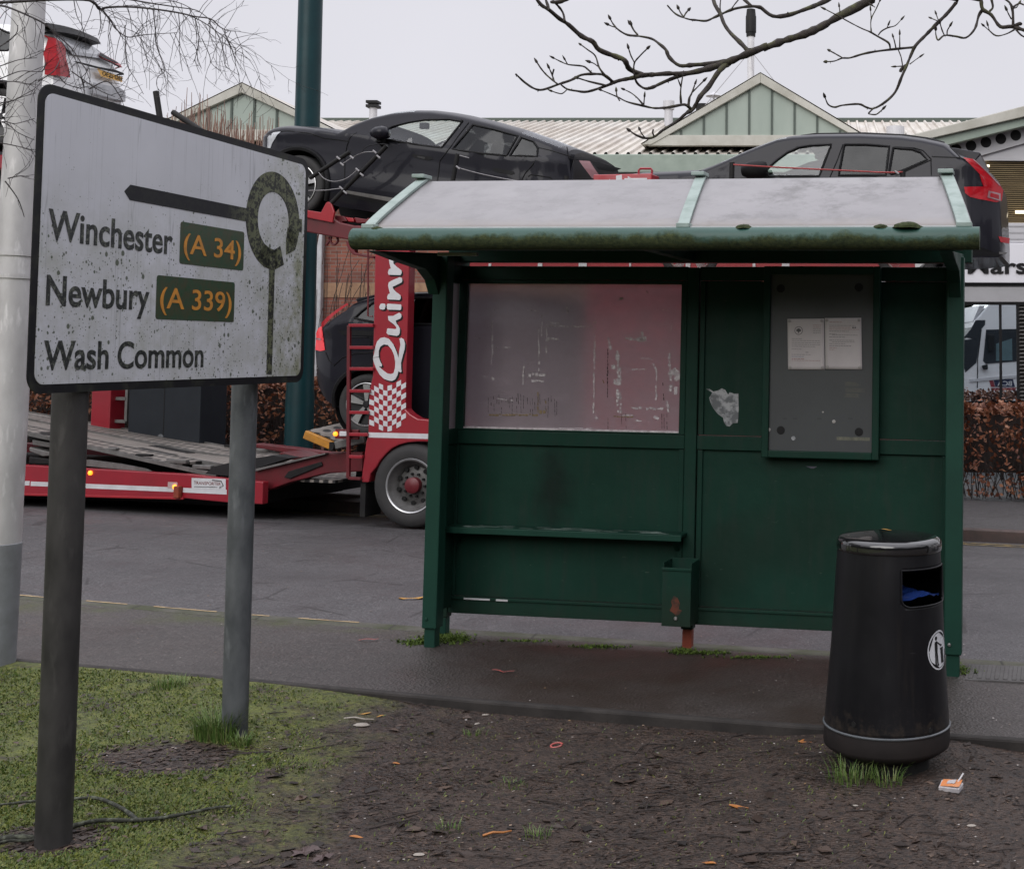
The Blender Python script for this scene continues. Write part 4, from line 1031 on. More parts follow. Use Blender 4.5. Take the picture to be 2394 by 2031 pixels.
# torn poster left on the panel
tp = [SH.pt(Nz(*p), .298) for p in ((248, 885), (268, 884), (290, 900), (318, 893), (338, 881), (358, 890), (375, 918), (384, 903), (410, 912), (434, 910), (436, 1000), (434, 1045), (430, 1080), (402, 1082), (384, 1100), (366, 1098), (352, 1078), (346, 1050), (318, 1030), (300, 1010), (283, 985), (272, 960), (266, 935), (284, 905))]
MB().prism(tp, .2975, .2995).build('torn_poster', m['tornpaper'], t)
sc2 = MB()
for x0, x1, y0 in ((822, 888, 1336),):
    a = SH.pt(Nz(x0, y0 - 7), .2975); b = SH.pt(Nz(x1, y0 + 7), .2975); sc2.prism([(a[0], a[1]), (b[0], a[1]), (b[0] - .02, b[1]), (a[0] + .03, b[1])], .2985, .2998)
sc2.build('paper_scrap', simple('faded scrap', (.11, .11, .15), .7), t)
# cigarette bin on the middle post
a0 = SH.pt(D(1343, 1270), .10); a1 = SH.pt(D(1404, 1143), .10)
T = SH.M @ Matrix.Translation(((a0[0] + a1[0]) / 2, .18, a0[1])); hw = (a1[0] - a0[0]) / 2; hh = a1[1] - a0[1]
ab = thing('ash_bin', 'small square green metal ash bin, rust-marked, on the middle post of the shelter', 'ash bin', T)
bo = MB(); bo.box(-hw, hw, -.085, -.078, 0, hh - .03); bo.box(-hw, hw, .078, .085, 0, hh); bo.box(-hw, -hw + .007, -.077, .077, 0, hh - .004); bo.box(hw - .007, hw, -.077, .077, 0, hh - .004); bo.box(-hw + .008, hw - .008, -.077, .077, 0, .008)
bo.build('bin_box', G, ab, bevel=.002)
MB().box(-hw - .004, hw + .004, -.092, -.078, hh - .045, hh - .028).build('bin_lip', G, ab, bevel=.003)
MB().box(-hw + .008, hw - .008, -.076, .076, hh - .06, hh - .055).build('ash_tray', m['hole'], ab)
Q = lambda x, y: (SH.pt(Zm(900, 1150, 2.31)(x, y), .095)[0] - (a0[0] + a1[0]) / 2, SH.pt(Zm(900, 1150, 2.31)(x, y), .095)[1] - a0[1])
MB().prism([Q(*p) for p in ((1560, 560), (1580, 570), (1592, 600), (1586, 632), (1604, 640), (1590, 660), (1572, 668), (1555, 650), (1538, 640), (1552, 612), (1545, 590))], -.0862, -.0852).build('rust_patch', m['rustpatch'], ab)
lq = Q(1571, 681); MB().lathe([(.010, 0), (.010, .008), (.004, .009), (.004, .006), (0, .006)], 16, (lq[0], -.0855, lq[1]), 'y').build('lock', m['screw'], ab, smooth=40)
# ---------------------------------------------------------------- litter bin
BF = Fr((0, 5.34, 0), (1, 0))
bc = BF.pt(D(1799, 1500)); bz = BF.pt(D(1799, 1575))[1]
gz = vz(bc[0], 5.34)
rad = lambda xl, xr, y: ((BF.pt(D(xr, y))[0] - BF.pt(D(xl, y))[0]) / 2, BF.pt(D(1799, y))[1] - gz)
pr = {k: rad(*v) for k, v in {'top': (1703, 1910, 1098), 'a': (1699, 1913, 1150), 'b': (1686, 1916, 1300), 'c': (1668, 1922, 1461), 'ring': (1665, 1924, 1473), 'sk': (1668, 1921, 1498), 'bot': (1688, 1905, 1519)}.items()}
lean = Matrix.Rotation(R(.9), 4, 'Y')
bn = thing('litter_bin', 'tall black plastic litter bin with a round white tidy sticker and a blue bag inside', 'litter bin', Matrix.Translation((bc[0], 5.34, gz)) @ lean)
body = [(pr['c'][0], pr['c'][1]), (pr['b'][0], pr['b'][1]), (pr['a'][0], pr['a'][1]), (pr['top'][0], pr['top'][1])]
def rz(z):
    for (r0, z0), (r1, z1) in zip(body, body[1:]):
        if z <= z1: return r0 + (r1 - r0) * (z - z0) / (z1 - z0)
    return body[-1][0]
zc, zt = body[0][1], body[-1][1]
# angles: -90 deg faces the camera; the mouth faces front-right
BFZ = lambda y: BF.pt(D(1799, y))[1] - gz
mz0, mz1 = BFZ(1212), BFZ(1140)
mA, mB_ = R(-90 + 11), R(-90 + 84)
NA, NZ = 120, 60
mb = MB(); vs = [(rz(zc + (zt - zc) * j / NZ) * math.cos(2 * math.pi * k / NA), rz(zc + (zt - zc) * j / NZ) * math.sin(2 * math.pi * k / NA), zc + (zt - zc) * j / NZ) for j in range(NZ + 1) for k in range(NA)]
fs = []
def inmouth(a, z):
    a = (a + math.pi) % (2 * math.pi) - math.pi
    u = (a - (mA + mB_) / 2) / ((mB_ - mA) / 2); v = (z - (mz0 + mz1) / 2) / ((mz1 - mz0) / 2)
    if abs(u) > 1 or abs(v) > 1: return False
    return (max(0, abs(u) - .70) / .30) ** 2 + (max(0, abs(v) - .55) / .45) ** 2 <= 1 if v < 0 else True
for j in range(NZ):
    for k in range(NA):
        a = 2 * math.pi * (k + .5) / NA; z = zc + (zt - zc) * (j + .5) / NZ
        if inmouth(a, z): continue
        fs.append((j * NA + k, j * NA + (k + 1) % NA, (j + 1) * NA + (k + 1) % NA, (j + 1) * NA + k))
o = mb.add(vs, fs).build('bin_body', m['bin'], bn, smooth=60)
s_ = o.modifiers.new('thick', 'SOLIDIFY'); s_.thickness = .006; s_.offset = -1
# rolled lip round the mouth
lip = []
for k in range(49):
    u = -1 + 2 * k / 48
    vlow = -1 + (0 if abs(u) < .70 else .45 * (1 - math.sqrt(max(0, 1 - ((abs(u) - .70) / .30) ** 2))))
    a = (mA + mB_) / 2 + u * (mB_ - mA) / 2; z = (mz0 + mz1) / 2 + vlow * (mz1 - mz0) / 2
    lip.append(((rz(z) + .001) * math.cos(a), (rz(z) + .001) * math.sin(a), z))
ends = [((rz(mz1) + .001) * math.cos(a), (rz(mz1) + .001) * math.sin(a), mz1) for a in [mA + (mB_ - mA) * k / 30 for k in range(31)]]
MB().tube([ends[0]] + lip + [ends[-1]], .0042, 8).tube(ends, .0038, 8).build('mouth_lip', m['bin'], bn, smooth=60)
MB().lathe([(0, zt - .004), (pr['top'][0] - .013, zt - .004)], 48).build('liner', m['hole'], bn, smooth=60)
bag = MB(); rb = random.Random(8)
def bagf(u, v):
    a = mA - .2 + (mB_ - mA + .4) * u; r = (pr['a'][0] - .010) * (1 - v * .9)
    return (r * math.cos(a), r * math.sin(a), mz0 + .012 + .030 * (1 - abs(2 * u - .9)) * (1 - v * .4) + .03 * v + .018 * noise.noise(Vector((u * 6, v * 6, 1))))
bag.grid(bagf, 40, 14).build('bin_bag', m['bag'], bn, smooth=180)
# lid: domed, rolled rim, shallow dish on top
rt = pr['top'][0]; z0 = zt
lidp = [(rt - .004, z0 - .03), (rt + .006, z0 - .028), (rt + .007, z0 - .004), (rt + .004, z0 + .010), (rt - .006, z0 + .020), (rt - .020, z0 + .025), (rt - .045, z0 + .029), (rt - .08, z0 + .034), (rt * .4, z0 + .039), (rt * .2, z0 + .041), (0.0, z0 + .042)]
MB().lathe([tuple(p) for p in smoothpoly([(a, b) for a, b in lidp], 3)], 72).build('bin_lid', m['lid'], bn, smooth=50)
MB().lathe([(pr['ring'][0] - .004, zc - .009), (pr['ring'][0] + .001, zc - .006), (pr['ring'][0] + .001, zc - .002), (pr['c'][0] - .002, zc + .002)], 72).build('rim_bead', m['binring'], bn, smooth=60)
rs_, zs_ = pr['sk']; rb_, zb_ = pr['bot']
MB().lathe([(pr['c'][0] - .004, zc + .001), (pr['ring'][0] - .004, zc - .010), (rs_ + .004, zs_), (rs_ + .001, zs_ - .012), (rb_ + .012, zb_ + .012), (rb_ - .008, zb_), (rb_ - .05, zb_ - .005)], 72).build('skirt', m['binband'], bn, smooth=60)
MB().lathe([(rb_ - .045, zb_ + .01), (rb_ - .045, -.08)], 48).build('plinth', m['hole'], bn, smooth=60)
for a, z in ((R(-90 - 33), BFZ(1440)), (R(-90 + 40), BFZ(1452))):
    MB().lathe([(.0105, 0), (.0105, .003), (0, .003)], 14, (0, 0, 0), 'y').build('fixing', m['hole'], bn).matrix_local = Matrix.Translation((rz(z) * math.cos(a), rz(z) * math.sin(a), z)) @ Matrix.Rotation(a + math.pi / 2, 4, 'Z')
# tidy sticker wrapped on the side
sa = R(-90 + 59); sz = BFZ(1303)
def onbin(a, b, off): z = sz + b; an = sa + a / rz(z); return ((rz(z) + off) * math.cos(an), (rz(z) + off) * math.sin(an), z)
def patch(poly, off, name, mat, parent):
    bm = bmesh.new(); f = bm.faces.new([bm.verts.new((a, b, 0)) for a, b in poly]); bmesh.ops.triangulate(bm, faces=[f])
    bmesh.ops.subdivide_edges(bm, edges=bm.edges, cuts=3, use_grid_fill=True)
    me = bpy.data.meshes.new(name)
    for v in bm.verts: v.co = onbin(v.co.x, v.co.y, off)
    bmesh.ops.recalc_face_normals(bm, faces=bm.faces)
    bm.to_mesh(me); bm.free(); me.materials.append(mat); o = bpy.data.objects.new(name, me); COL.objects.link(o); o.parent = parent; return o
SR = .078
st = patch([(SR * math.cos(R(10 * k)), SR * math.sin(R(10 * k))) for k in range(36)], .0015, 'tidy_sticker', m['stickerwhite'], bn)
def ringpoly(r0, r1, a0, a1, n): return [(r1 * math.cos(R(a0 + (a1 - a0) * k / n)), r1 * math.sin(R(a0 + (a1 - a0) * k / n))) for k in range(n + 1)] + [(r0 * math.cos(R(a1 - (a1 - a0) * k / n)), r0 * math.sin(R(a1 - (a1 - a0) * k / n))) for k in range(n + 1)]
for k in range(4): patch(ringpoly(.069, .0715, 90 * k, 90 * k + 88, 10), .0022, 'sticker_ring', m['black'], st)
fig = [[(-.022 + .0085 * math.cos(R(30 * k)), .049 + .0085 * math.sin(R(30 * k))) for k in range(12)],
       [(-.033, .036), (-.014, .038), (-.012, .015), (-.014, -.01), (-.032, -.01)], [(-.033, -.008), (-.023, -.008), (-.024, -.055), (-.034, -.055)], [(-.022, -.008), (-.013, -.008), (-.010, -.055), (-.020, -.055)],
       [(-.015, .036), (-.012, .028), (.016, .012), (.018, .018)], [(-.036, -.055), (-.006, -.055), (-.006, -.060), (-.036, -.060)],
       [(.012, .003), (.040, .003), (.038, -.055), (.014, -.055)], [(.008, .006), (.044, .006), (.044, .001), (.008, .001)], [(.019, .021), (.027, .019), (.026, .011), (.018, .012)]]
for p in fig: patch(p, .0022, 'tidy_figure', m['black'], st)
lf = thing('fallen_leaf', 'small yellow leaf lying on top of the glossy black bin lid', 'leaf', bn.matrix_world @ Matrix.Translation((-.01, .02, z0 + .0425)))
def leafmesh(s, seed, curl=.3):
    r_ = random.Random(seed); mb = MB()
    def fn(u, v):
        w = math.sin(math.pi * min(1, u * .96 + .04)) ** .8 * .36; x = (u - .5) * 2 * s; y = (v - .5) * 2 * w * s
        return (x, y, s * (curl * (v - .5) ** 2 + .10 * math.sin(u * 4 + seed)) + .001)
    return mb.grid(fn, 10, 6)
lo = leafmesh(.021, 1).build('blade', m['leafyellow'], lf, smooth=180)
# ---------------------------------------------------------------- litter and fallen things
def at_ground(x, y, path=False):
    p = gnd(*D(x, y)); z = vz(p.x, p.y) if not path and p.y < e1(p.x) else (zp(p.x) + .004 if p.y < kx(p.x) else roadz(p.x, p.y) + .004)
    return Vector((p.x, p.y, z))
p = at_ground(1932, 1601)
cp = thing('cigarette_packet', 'crushed orange and white cigarette packet on the mud right of the bin', 'packet', Matrix.Translation(p) @ Matrix.Rotation(R(-20), 4, 'Z') @ Matrix.Rotation(R(9), 4, 'X'))
def crush(mb, k, sd):
    mb.v = [(a + k * noise.noise(Vector((a * 40, b * 40, sd))), b + k * noise.noise(Vector((a * 40, b * 40, sd + 3))), c + k * noise.noise(Vector((a * 30, b * 30, sd + 6)))) for a, b, c in mb.v]; return mb
crush(MB().box(-.045, .040, -.028, .028, .002, .020), .006, 1).build('packet_box', m['packwhite'], cp, bevel=.002)
def topf(u, v): return (-.040 + .078 * u, -.024 + .056 * v, .0235 + .004 * noise.noise(Vector((u * 3, v * 3, 2))) + .006 * u)
MB().grid(topf, 8, 6).build('printed_flap', m['packorange'], cp, smooth=180)
def topg(u, v): return (-.018 + .034 * u, -.006 + .030 * v, .0262 + .004 * noise.noise(Vector((u * 3, v * 3, 2))) + .006 * u)
MB().grid(topg, 5, 5).build('printed_panel', m['packwhite'], cp, smooth=180)
MB().tube([(.022, .018, .026), (.040, .040, .052)], .0036, 8).build('filter_tip', m['white'], cp)
def loose(name, label, cat, x, y, kind, s, rot, mat, group=None, seed=0):
    p = at_ground(x, y); q = Matrix.Translation(p) @ Matrix.Rotation(R(rot), 4, 'Z')
    if kind == 'leaf': mb = leafmesh(s, seed)
    elif kind == 'chip':
        mb = MB(); mb.lathe([(0, 0), (s * .8, .001), (s, s * .25), (s * .7, s * .5), (0, s * .55)], 9); mb.v = [(a * 1.5 + s * .2 * noise.noise(Vector((a * 60, b * 60, seed))), b * .8, c) for a, b, c in mb.v]
    elif kind == 'strip':
        mb = MB(); mb.grid(lambda u, v: ((u - .5) * 2 * s, (v - .5) * .012 + .008 * math.sin(u * 5 + seed), .003 + .008 * abs(math.sin(u * 4 + seed))), 14, 3)
    elif kind == 'loop':
        mb = MB(); mb.tube([(s * math.cos(R(a)) * 1.2, s * .75 * math.sin(R(a)) + .008 * (a / 300), .005 + .006 * math.sin(a * .02)) for a in range(20, 330, 15)], .0045, 6)
    else:
        mb = MB(); mb.tube([(-s, 0, .006), (-s * .3, s * .10, .012), (s * .4, s * .03, .009), (s, s * .12, .010)], [.005, .005, .004, .003], 6)
    o = mb.build(name, mat, smooth=60); o.matrix_world = q
    return tag(o, label, cat, group)
LG = 'leaves fallen near the shelter'
loose('fallen_leaf', 'orange leaf at the kerb between the right sign post and the shelter', 'leaf', 711, 1257, 'leaf', .055, 20, m['leaforange'], LG, 2)
loose('fallen_leaf', 'tan leaf on the road against the left side of the shelter', 'leaf', 840, 1185, 'leaf', .10, 10, m['leafyellow'], LG, 3)
loose('fallen_leaf', 'yellow leaf on the mud near the path edge, larger of two together', 'leaf', 741, 1438, 'leaf', .030, 5, m['leafyellow'], LG, 4)
loose('fallen_leaf', 'yellow leaf on the mud near the path edge, smaller of two together', 'leaf', 773, 1441, 'leaf', .019, 40, m['leafyellow'], LG, 5)
loose('fallen_leaf', 'orange leaf on open mud below the path, halfway down the slope', 'leaf', 802, 1530, 'leaf', .024, -8, m['leaforange'], LG, 6)
loose('fallen_leaf', 'bright orange leaf on mud beside the brown maple leaf', 'leaf', 724, 1672, 'leaf', .026, -5, m['leaforange'], LG, 7)
loose('fallen_leaf', 'long orange-brown leaf on mud below the path, left of the bin', 'leaf', 1500, 1616, 'leaf', .040, -12, m['leaforange'], LG, 8)
loose('fallen_leaf', 'orange leaf lying against the left foot of the bin', 'leaf', 1634, 1500, 'leaf', .032, -15, m['leaforange'], LG, 9)
loose('fallen_leaf', 'small orange leaf just above another by the left of the bin', 'leaf', 1628, 1507 - 12, 'leaf', .018, 50, m['leaforange'], LG, 10)
loose('fallen_leaf', 'tan leaf at the bottom edge, among dark mud under the bin', 'leaf', 1440, 1722, 'leaf', .028, -20, m['leaforange'], LG, 11)
CG = 'pale chips on the mud'
loose('pale_chip', 'pale chip on mud just below the path edge', 'chip', 986, 1431, 'chip', .012, 10, m['bone'], CG, 1)
loose('pale_chip', 'pale chip on mud a hand below the one at the path edge', 'chip', 969, 1448, 'chip', .011, 60, m['bone'], CG, 2)
loose('pale_chip', 'bright white chip at the bottom of the mud, right of the maple leaf', 'chip', 851, 1706, 'chip', .014, 0, m['bone'], CG, 3)
loose('pale_chip', 'white chip on mud below the grass tuft at the bin', 'chip', 1736, 1627, 'chip', .009, 0, m['bone'], CG, 4)
loose('pale_chip', 'long white chip on mud right of the bin below the packet', 'chip', 1972, 1654, 'chip', .012, 0, m['bone'], CG, 5)
loose('pale_chip', 'flat whitish chip under a pale twig near the path edge', 'chip', 735, 1459, 'chip', .026, -5, m['bone'], CG, 6)
loose('plastic_strip', 'red plastic strip lying on the pavement in front of the shelter', 'litter', 1021, 1366, 'strip', .062, -8, m['redbit'], None, 1)
loose('plastic_strip', 'bent red plastic strip on the mud below the shelter', 'litter', 1131, 1488, 'loop', .022, 15, m['redbit'], None, 2)
loose('plastic_strip', 'red plastic strip on the pavement left of the shelter leg', 'litter', 748, 1301, 'strip', .055, 4, m['redbit'], None, 3)
loose('broken_twig', 'pale bare twig on the mud near two yellow leaves', 'twig', 728, 1448, 'twig', .075, -14, m['bone'], 'twigs on the verge', 4)
loose('broken_twig', 'dark twig on the mud below the bin', 'twig', 1560, 1686 + 20, 'twig', .13, 8, m['twig'], 'twigs on the verge', 5)
loose('broken_twig', 'dark curved twig on the mud left of the orange-brown leaf', 'twig', 1455, 1604, 'twig', .07, 28, m['twig'], 'twigs on the verge', 6)
loose('broken_twig', 'brown twig on the mud right of the maple leaf', 'twig', 1010, 1668, 'twig', .05, 18, m['leaforange'], 'twigs on the verge', 7)
def maple(label, x, y, s, rot, sd):
    p = at_ground(x, y); r_ = random.Random(sd); pts = []
    for k in range(20):
        a = 2 * math.pi * k / 20; rr_ = s * (1.0 if k % 4 == 0 else (.52 if k % 2 == 0 else .72)) * r_.uniform(.85, 1.1); pts.append((rr_ * math.cos(a), rr_ * math.sin(a)))
    mb = MB(); mb.v = [(0, 0, .006)] + [(a, b * .8, .004 + .016 * r_.random()) for a, b in pts]; mb.f = [(0, 1 + k, 1 + (k + 1) % 20) for k in range(20)]; mb.m = [0] * 20
    o = mb.build('maple_leaf', m['maple']); o.matrix_world = Matrix.Translation(p) @ Matrix.Rotation(R(rot), 4, 'Z'); tag(o, label, 'leaf', 'dead maple leaves')
maple('large brown dead maple leaf on the mud at the grass edge', 619, 1703, .060, 30, 1)
maple('smaller brown dead maple leaf touching the large one', 655, 1713, .042, 80, 2)
# lichened branch on the grass by the near sign post
def onground(pts, lift=.012):
    out = []
    for x, y in pts: p = at_ground(x, y); out.append((p.x, p.y, p.z + lift))
    return out
fb = thing('fallen_branch', 'long grey-green lichened branch lying across the foot of the near sign post', 'branch', Matrix.Identity(4))
W3 = Zm(0, 1350, 2.59)
g3 = lambda pts: [(W3(*p)[0] / K, W3(*p)[1] / K) for p in pts]
def limb(name, pts, r0, r1, lift, parent):
    q = smoothpoly(onground(g3(pts), lift), 5); n = len(q); rr_ = [(r0 + (r1 - r0) * i / n) * (1 + .35 * noise.noise(Vector((i * .9, 3, 1)))) for i in range(n)]
    MB().tube(q, rr_, 7).build(name, m['stick'], parent, smooth=60)
limb('main_stem', [(-60, 1600), (100, 1570), (260, 1555), (430, 1500), (600, 1475), (800, 1468), (950, 1448), (1120, 1415), (1280, 1378), (1400, 1355)], .0105, .0045, .016, fb)
limb('side_shoot', [(830, 1460), (760, 1400), (660, 1365), (570, 1345), (450, 1352), (200, 1375), (0, 1392), (-60, 1396)], .008, .0036, .012, fb)
limb('side_shoot', [(-40, 1640), (60, 1600), (200, 1580), (420, 1515)], .005, .004, .02, fb)
# grass tufts
def tuft(label, x, y, n, h, spread, mats, seed, group='grass tufts', dx=0):
    p = at_ground(x, y); r_ = random.Random(seed); mb = MB()
    for _ in range(n):
        a = r_.uniform(0, 6.28); d = spread * math.sqrt(r_.random()); bx_, by_ = d * math.cos(a), d * math.sin(a) * .7; hh = h * r_.uniform(.45, 1.1); lean_ = r_.uniform(.15, .8) * hh; b = a + r_.uniform(-.9, .9)
        w_ = r_.uniform(.0014, .0026); px_, py_ = -math.sin(b) * w_, math.cos(b) * w_; pr_ = []
        for k, s in ((0, 0), (1, .45), (2, .8), (3, 1.0)):
            x_ = bx_ + math.cos(b) * lean_ * s * s; y_ = by_ + math.sin(b) * lean_ * s * s; z_ = hh * s * (1 - .18 * s * s); ww = (1 - s * .9)
            pr_ += [(x_ - px_ * ww, y_ - py_ * ww, z_ - .004), (x_ + px_ * ww, y_ + py_ * ww, z_ - .004)]
        mb.add(pr_, [(0, 1, 3, 2), (2, 3, 5, 4), (4, 5, 7, 6)])
    o = mb.build('grass_tuft', mats); o.matrix_world = Matrix.Translation(p); tag(o, label, 'grass tuft', group)
m['tuft'] = leafcol('tuft blades', [(.050, .10, .018), (.085, .16, .03), (.13, .20, .045), (.18, .19, .08)], .5)
tuft('tall bright grass tuft growing against the far sign post', 440, 1496, 420, .17, .09, m['tuft'], 1)
tuft('low grass tuft at the right foot of the far sign post', 492, 1506, 110, .07, .05, m['tuft'], 2)
tuft('small dark grass tuft at the path edge between the sign posts', 345, 1393, 160, .07, .09, m['tuft'], 3)
tuft('grass tuft growing at the left foot of the bin', 1726, 1585, 130, .11, .10, m['tuft'], 4)
tuft('sparse grass tuft in front of the bin plinth', 1800, 1592, 60, .09, .06, m['tuft'], 5)
tuft('thin grass tuft on mud right of the maple leaf', 912, 1655, 40, .05, .05, m['tuft'], 6)
tuft('thin grass tuft in the middle of the worn mud', 1040, 1570, 46, .04, .07, m['tuft'], 7)
tuft('thin grass tuft near the bottom edge, centre', 1092, 1672, 40, .045, .05, m['tuft'], 8)
tuft('tuft of grass on mud below the yellow leaves', 965, 1470, 40, .04, .05, m['tuft'], 9)
# ---------------------------------------------------------------- car transporter lorry
TK = Fr((-4.4, 13.0, -.14), (1, -.2), .010)
R5 = Zm(700, 500, 2.32); P4 = Zm(680, 580, 3.529); QZ = Zm(860, 570, 5.04); Z4 = Zm(600, 200, 2.446); U5 = Zm(700, 380, 6.783)
tp_ = lambda f, pts, ly=0.0: TK.poly([f(*p) for p in pts], ly)
def T3(f, x, y, ly=0.0): a = TK.pt(f(x, y), ly); return Vector((a[0], ly, a[1]))
tk = thing('car_transporter', 'red car transporter lorry with a lettered side column, ladder and upper deck behind the shelter', 'lorry', TK.M)
cl = TK.pt(R5(402, 400))[0]; cr_ = TK.pt(R5(590, 400))[0]; ctop = 3.02; cbot = TK.pt(R5(402, 880))[1]
colm = MB().prism([(cl, ctop), (cr_, ctop), (cr_ + .01, TK.pt(R5(590, 1060))[1])] + tp_(R5, [(600, 1085), (640, 1110), (700, 1116), (760, 1118), (900, 1120), (900, 1300), (840, 1270), (760, 1245), (690, 1236), (640, 1235), (585, 1240), (540, 1252), (500, 1272), (470, 1300), (435, 1340), (415, 1375), (385, 1410), (375, 1456), (338, 1456), (335, 1440), (360, 1240), (372, 1190), (378, 960), (396, 880)]), 0, .13).build('side_column', m['red'], tk, bevel=.012)
MB().prism([(cl + .10, ctop), (cr_ - .16, ctop), (cr_ - .16, 1.0), (cl + .10, 1.0)], .131, .30).build('column_back', m['reddark'], tk)
x0, z0 = TK.pt(R5(375, 1212)); x1, z1 = TK.pt(R5(900, 1187))
MB().box(x0, x1, -.002, .001, z0, z0 + .052).build('white_stripe', m['white'], tk)
LET = {'n': [[(420, 160), (405, 140), (340, 128), (270, 150), (250, 185), (258, 235), (272, 290), (250, 300), (238, 335), (245, 365), (385, 370), (400, 345), (398, 315), (340, 270), (305, 235), (298, 215), (345, 195), (410, 172)],
             [(400, 400), (375, 395), (290, 430), (248, 455), (240, 490), (250, 540), (262, 585), (240, 595), (228, 630), (235, 655), (375, 662), (390, 640), (385, 605), (330, 565), (300, 530), (295, 505), (330, 490), (400, 455), (408, 430)]],
       'i': [[(228, 712), (240, 705), (390, 715), (398, 735), (392, 775), (380, 780), (235, 775), (225, 755), (225, 730)], [(150, 710), (170, 703), (205, 708), (210, 735), (200, 770), (180, 777), (145, 770), (135, 745)]],
       'u': [[(240, 850), (300, 850), (335, 830), (370, 812), (395, 830), (398, 860), (385, 880), (330, 905), (340, 940), (365, 970), (380, 1000), (378, 1050), (365, 1075), (340, 1085), (240, 1070), (222, 1050), (228, 1005), (240, 995), (320, 1005), (338, 1000), (335, 980), (310, 950), (270, 920), (245, 900), (240, 875)]],
       'Q': [[(62, 1340), (75, 1300), (85, 1230), (110, 1150), (150, 1110), (195, 1100), (250, 1120), (300, 1180), (340, 1270), (362, 1345), (372, 1260), (385, 1190), (378, 1140), (370, 1120), (395, 1108), (425, 1125), (440, 1175), (435, 1240), (410, 1330), (392, 1400), (395, 1480), (400, 1505), (385, 1515), (362, 1500), (350, 1550), (325, 1595), (290, 1615), (250, 1612), (190, 1590), (140, 1540), (100, 1470), (70, 1390), (63, 1345),
              (131, 1335), (150, 1390), (170, 1425), (165, 1445), (130, 1442), (180, 1490), (230, 1525), (275, 1535), (305, 1520), (322, 1460), (325, 1390), (310, 1310), (280, 1240), (235, 1190), (190, 1185), (150, 1210), (130, 1260), (130, 1330)]]}
def tri_prism(mb, poly, y0, y1):
    bm = bmesh.new(); vs = [bm.verts.new((a, y0, b)) for a, b in poly]; f = bm.faces.new(vs); f.normal_update()
    if f.normal.y > 0: f.normal_flip()
    r = bmesh.ops.triangulate(bm, faces=[f], ngon_method='EAR_CLIP'); bm.verts.index_update()
    n = len(vs); idx = {v: i for i, v in enumerate(vs)}
    F = [tuple(idx[v] for v in g.verts) for g in bm.faces]; bm.free()
    mb.add([(a, y0, b) for a, b in poly] + [(a, y1, b) for a, b in poly], F + [(i, (i + 1) % n, n + (i + 1) % n, n + i) for i in range(n)])
for sh in (0, 1):
    for k, ps in LET.items():
        mb = MB()
        for p in ps:
            q = tp_(QZ, [(a + 17 * sh, b + 19 * sh) for a, b in (p if k == 'Q' else p)])
            tri_prism(mb, q, -.0022 - .0012 * (1 - sh), -.0005)
        mb.build('letter_shadow' if sh else 'letter', m['black'] if sh else m['white'], tk)
hx = [(640, 1075), (690, 1092), (735, 1120), (780, 1136), (815, 1136), (850, 1120), (890, 1098), (952, 1062)]
ck = MB(); edges = [648, 688, 727, 762, 798, 835, 872, 910, 950]
for i in range(8):
    for j in range(9):
        if (i + j) % 2: continue
        h = lambda x: interp(hx, x) + j * 42
        xa, xb = edges[i], edges[i + 1]
        if i == 0 and j == 0: continue
        ck.prism(tp_(P4, [(xa, h(xa)), (xb, h(xb)), (xb, h(xb) + 42), (xa, h(xa) + 42)]), -.0025, -.0005)
ck.build('checkered_flag', m['white'], tk)
# wheel under the arch
def truckwheel(parent, cx, cz, r, y0=.05):
    tyre = MB().lathe([(r * .60, y0 + .0), (r * .66, y0 - .012), (r * .80, y0 - .018), (r * .93, y0 - .008), (r * .985, y0 + .02), (r, y0 + .05), (r, y0 + .25), (r * .95, y0 + .28)], 64, (cx, 0, cz), 'y')
    tyre.v = [(a, -b if False else b, c) for a, b, c in tyre.v]
    tyre.v = [(a, -b, c) for a, b, c in tyre.v]
    w = tyre.build('wheel', m['rubber'], parent, smooth=50)
    rm = MB(); rm.lathe([(r * .615, y0 - .006), (r * .60, y0 - .010), (r * .57, y0 + .01), (r * .55, y0 + .03), (r * .50, y0 + .05), (r * .44, y0 + .10), (r * .30, y0 + .085), (r * .24, y0 + .075), (0, y0 + .075)], 64, (cx, 0, cz), 'y')
    rm.v = [(a, -b, c) for a, b, c in rm.v]; rm.mi = 1
    rg_ = MB().lathe([(r * .655, y0 - .006), (r * .64, y0 - .016), (r * .615, y0 - .012), (r * .595, y0 + .006)], 64, (cx, 0, cz), 'y'); rg_.v = [(a, -b, c) for a, b, c in rg_.v]; rg_.build('rim_edge', m['rim'], w, smooth=60)
    for k in range(10):
        a = 2 * math.pi * (k + .4) / 10; hx_, hz_ = cx + r * .425 * math.cos(a), cz + r * .425 * math.sin(a)
        e = MB().lathe([(r * .055, 0), (r * .055, .01), (0, .01)], 14, (0, 0, 0), 'y'); rm.add([(p[0] + hx_, p[1] + y0 + .078, p[2] + hz_) for p in e.v], e.f)
        a += .31; e = MB().lathe([(r * .03, 0), (r * .03, .03), (0, .032)], 6, (0, 0, 0), 'y'); rm.add([(p[0] + cx + r * .27 * math.cos(a), p[1] + y0 + .08, p[2] + cz + r * .27 * math.sin(a)) for p in e.v], e.f)
    rm.build('rim', [m['rimsteel'], m['hole']], w, smooth=40)
    h = MB().lathe([(r * .19, 0), (r * .19, .06), (r * .14, .075), (0, .078)], 28, (cx, y0 + .075, cz), 'y'); h.build('hub', m['reddark'], w, smooth=40)
    return w
wc = TK.pt(Zm(840, 1000, 3.15)(437, 428), .02)
wc = (wc[0] - .085, wc[1]); truckwheel(tk, wc[0], wc[1], .43, .02)
MB().box(wc[0] - .9, TK.pt(D(1850, 700))[0], .46, 2.0, .42, .80).build('chassis_frame', m['chassis'], tk)
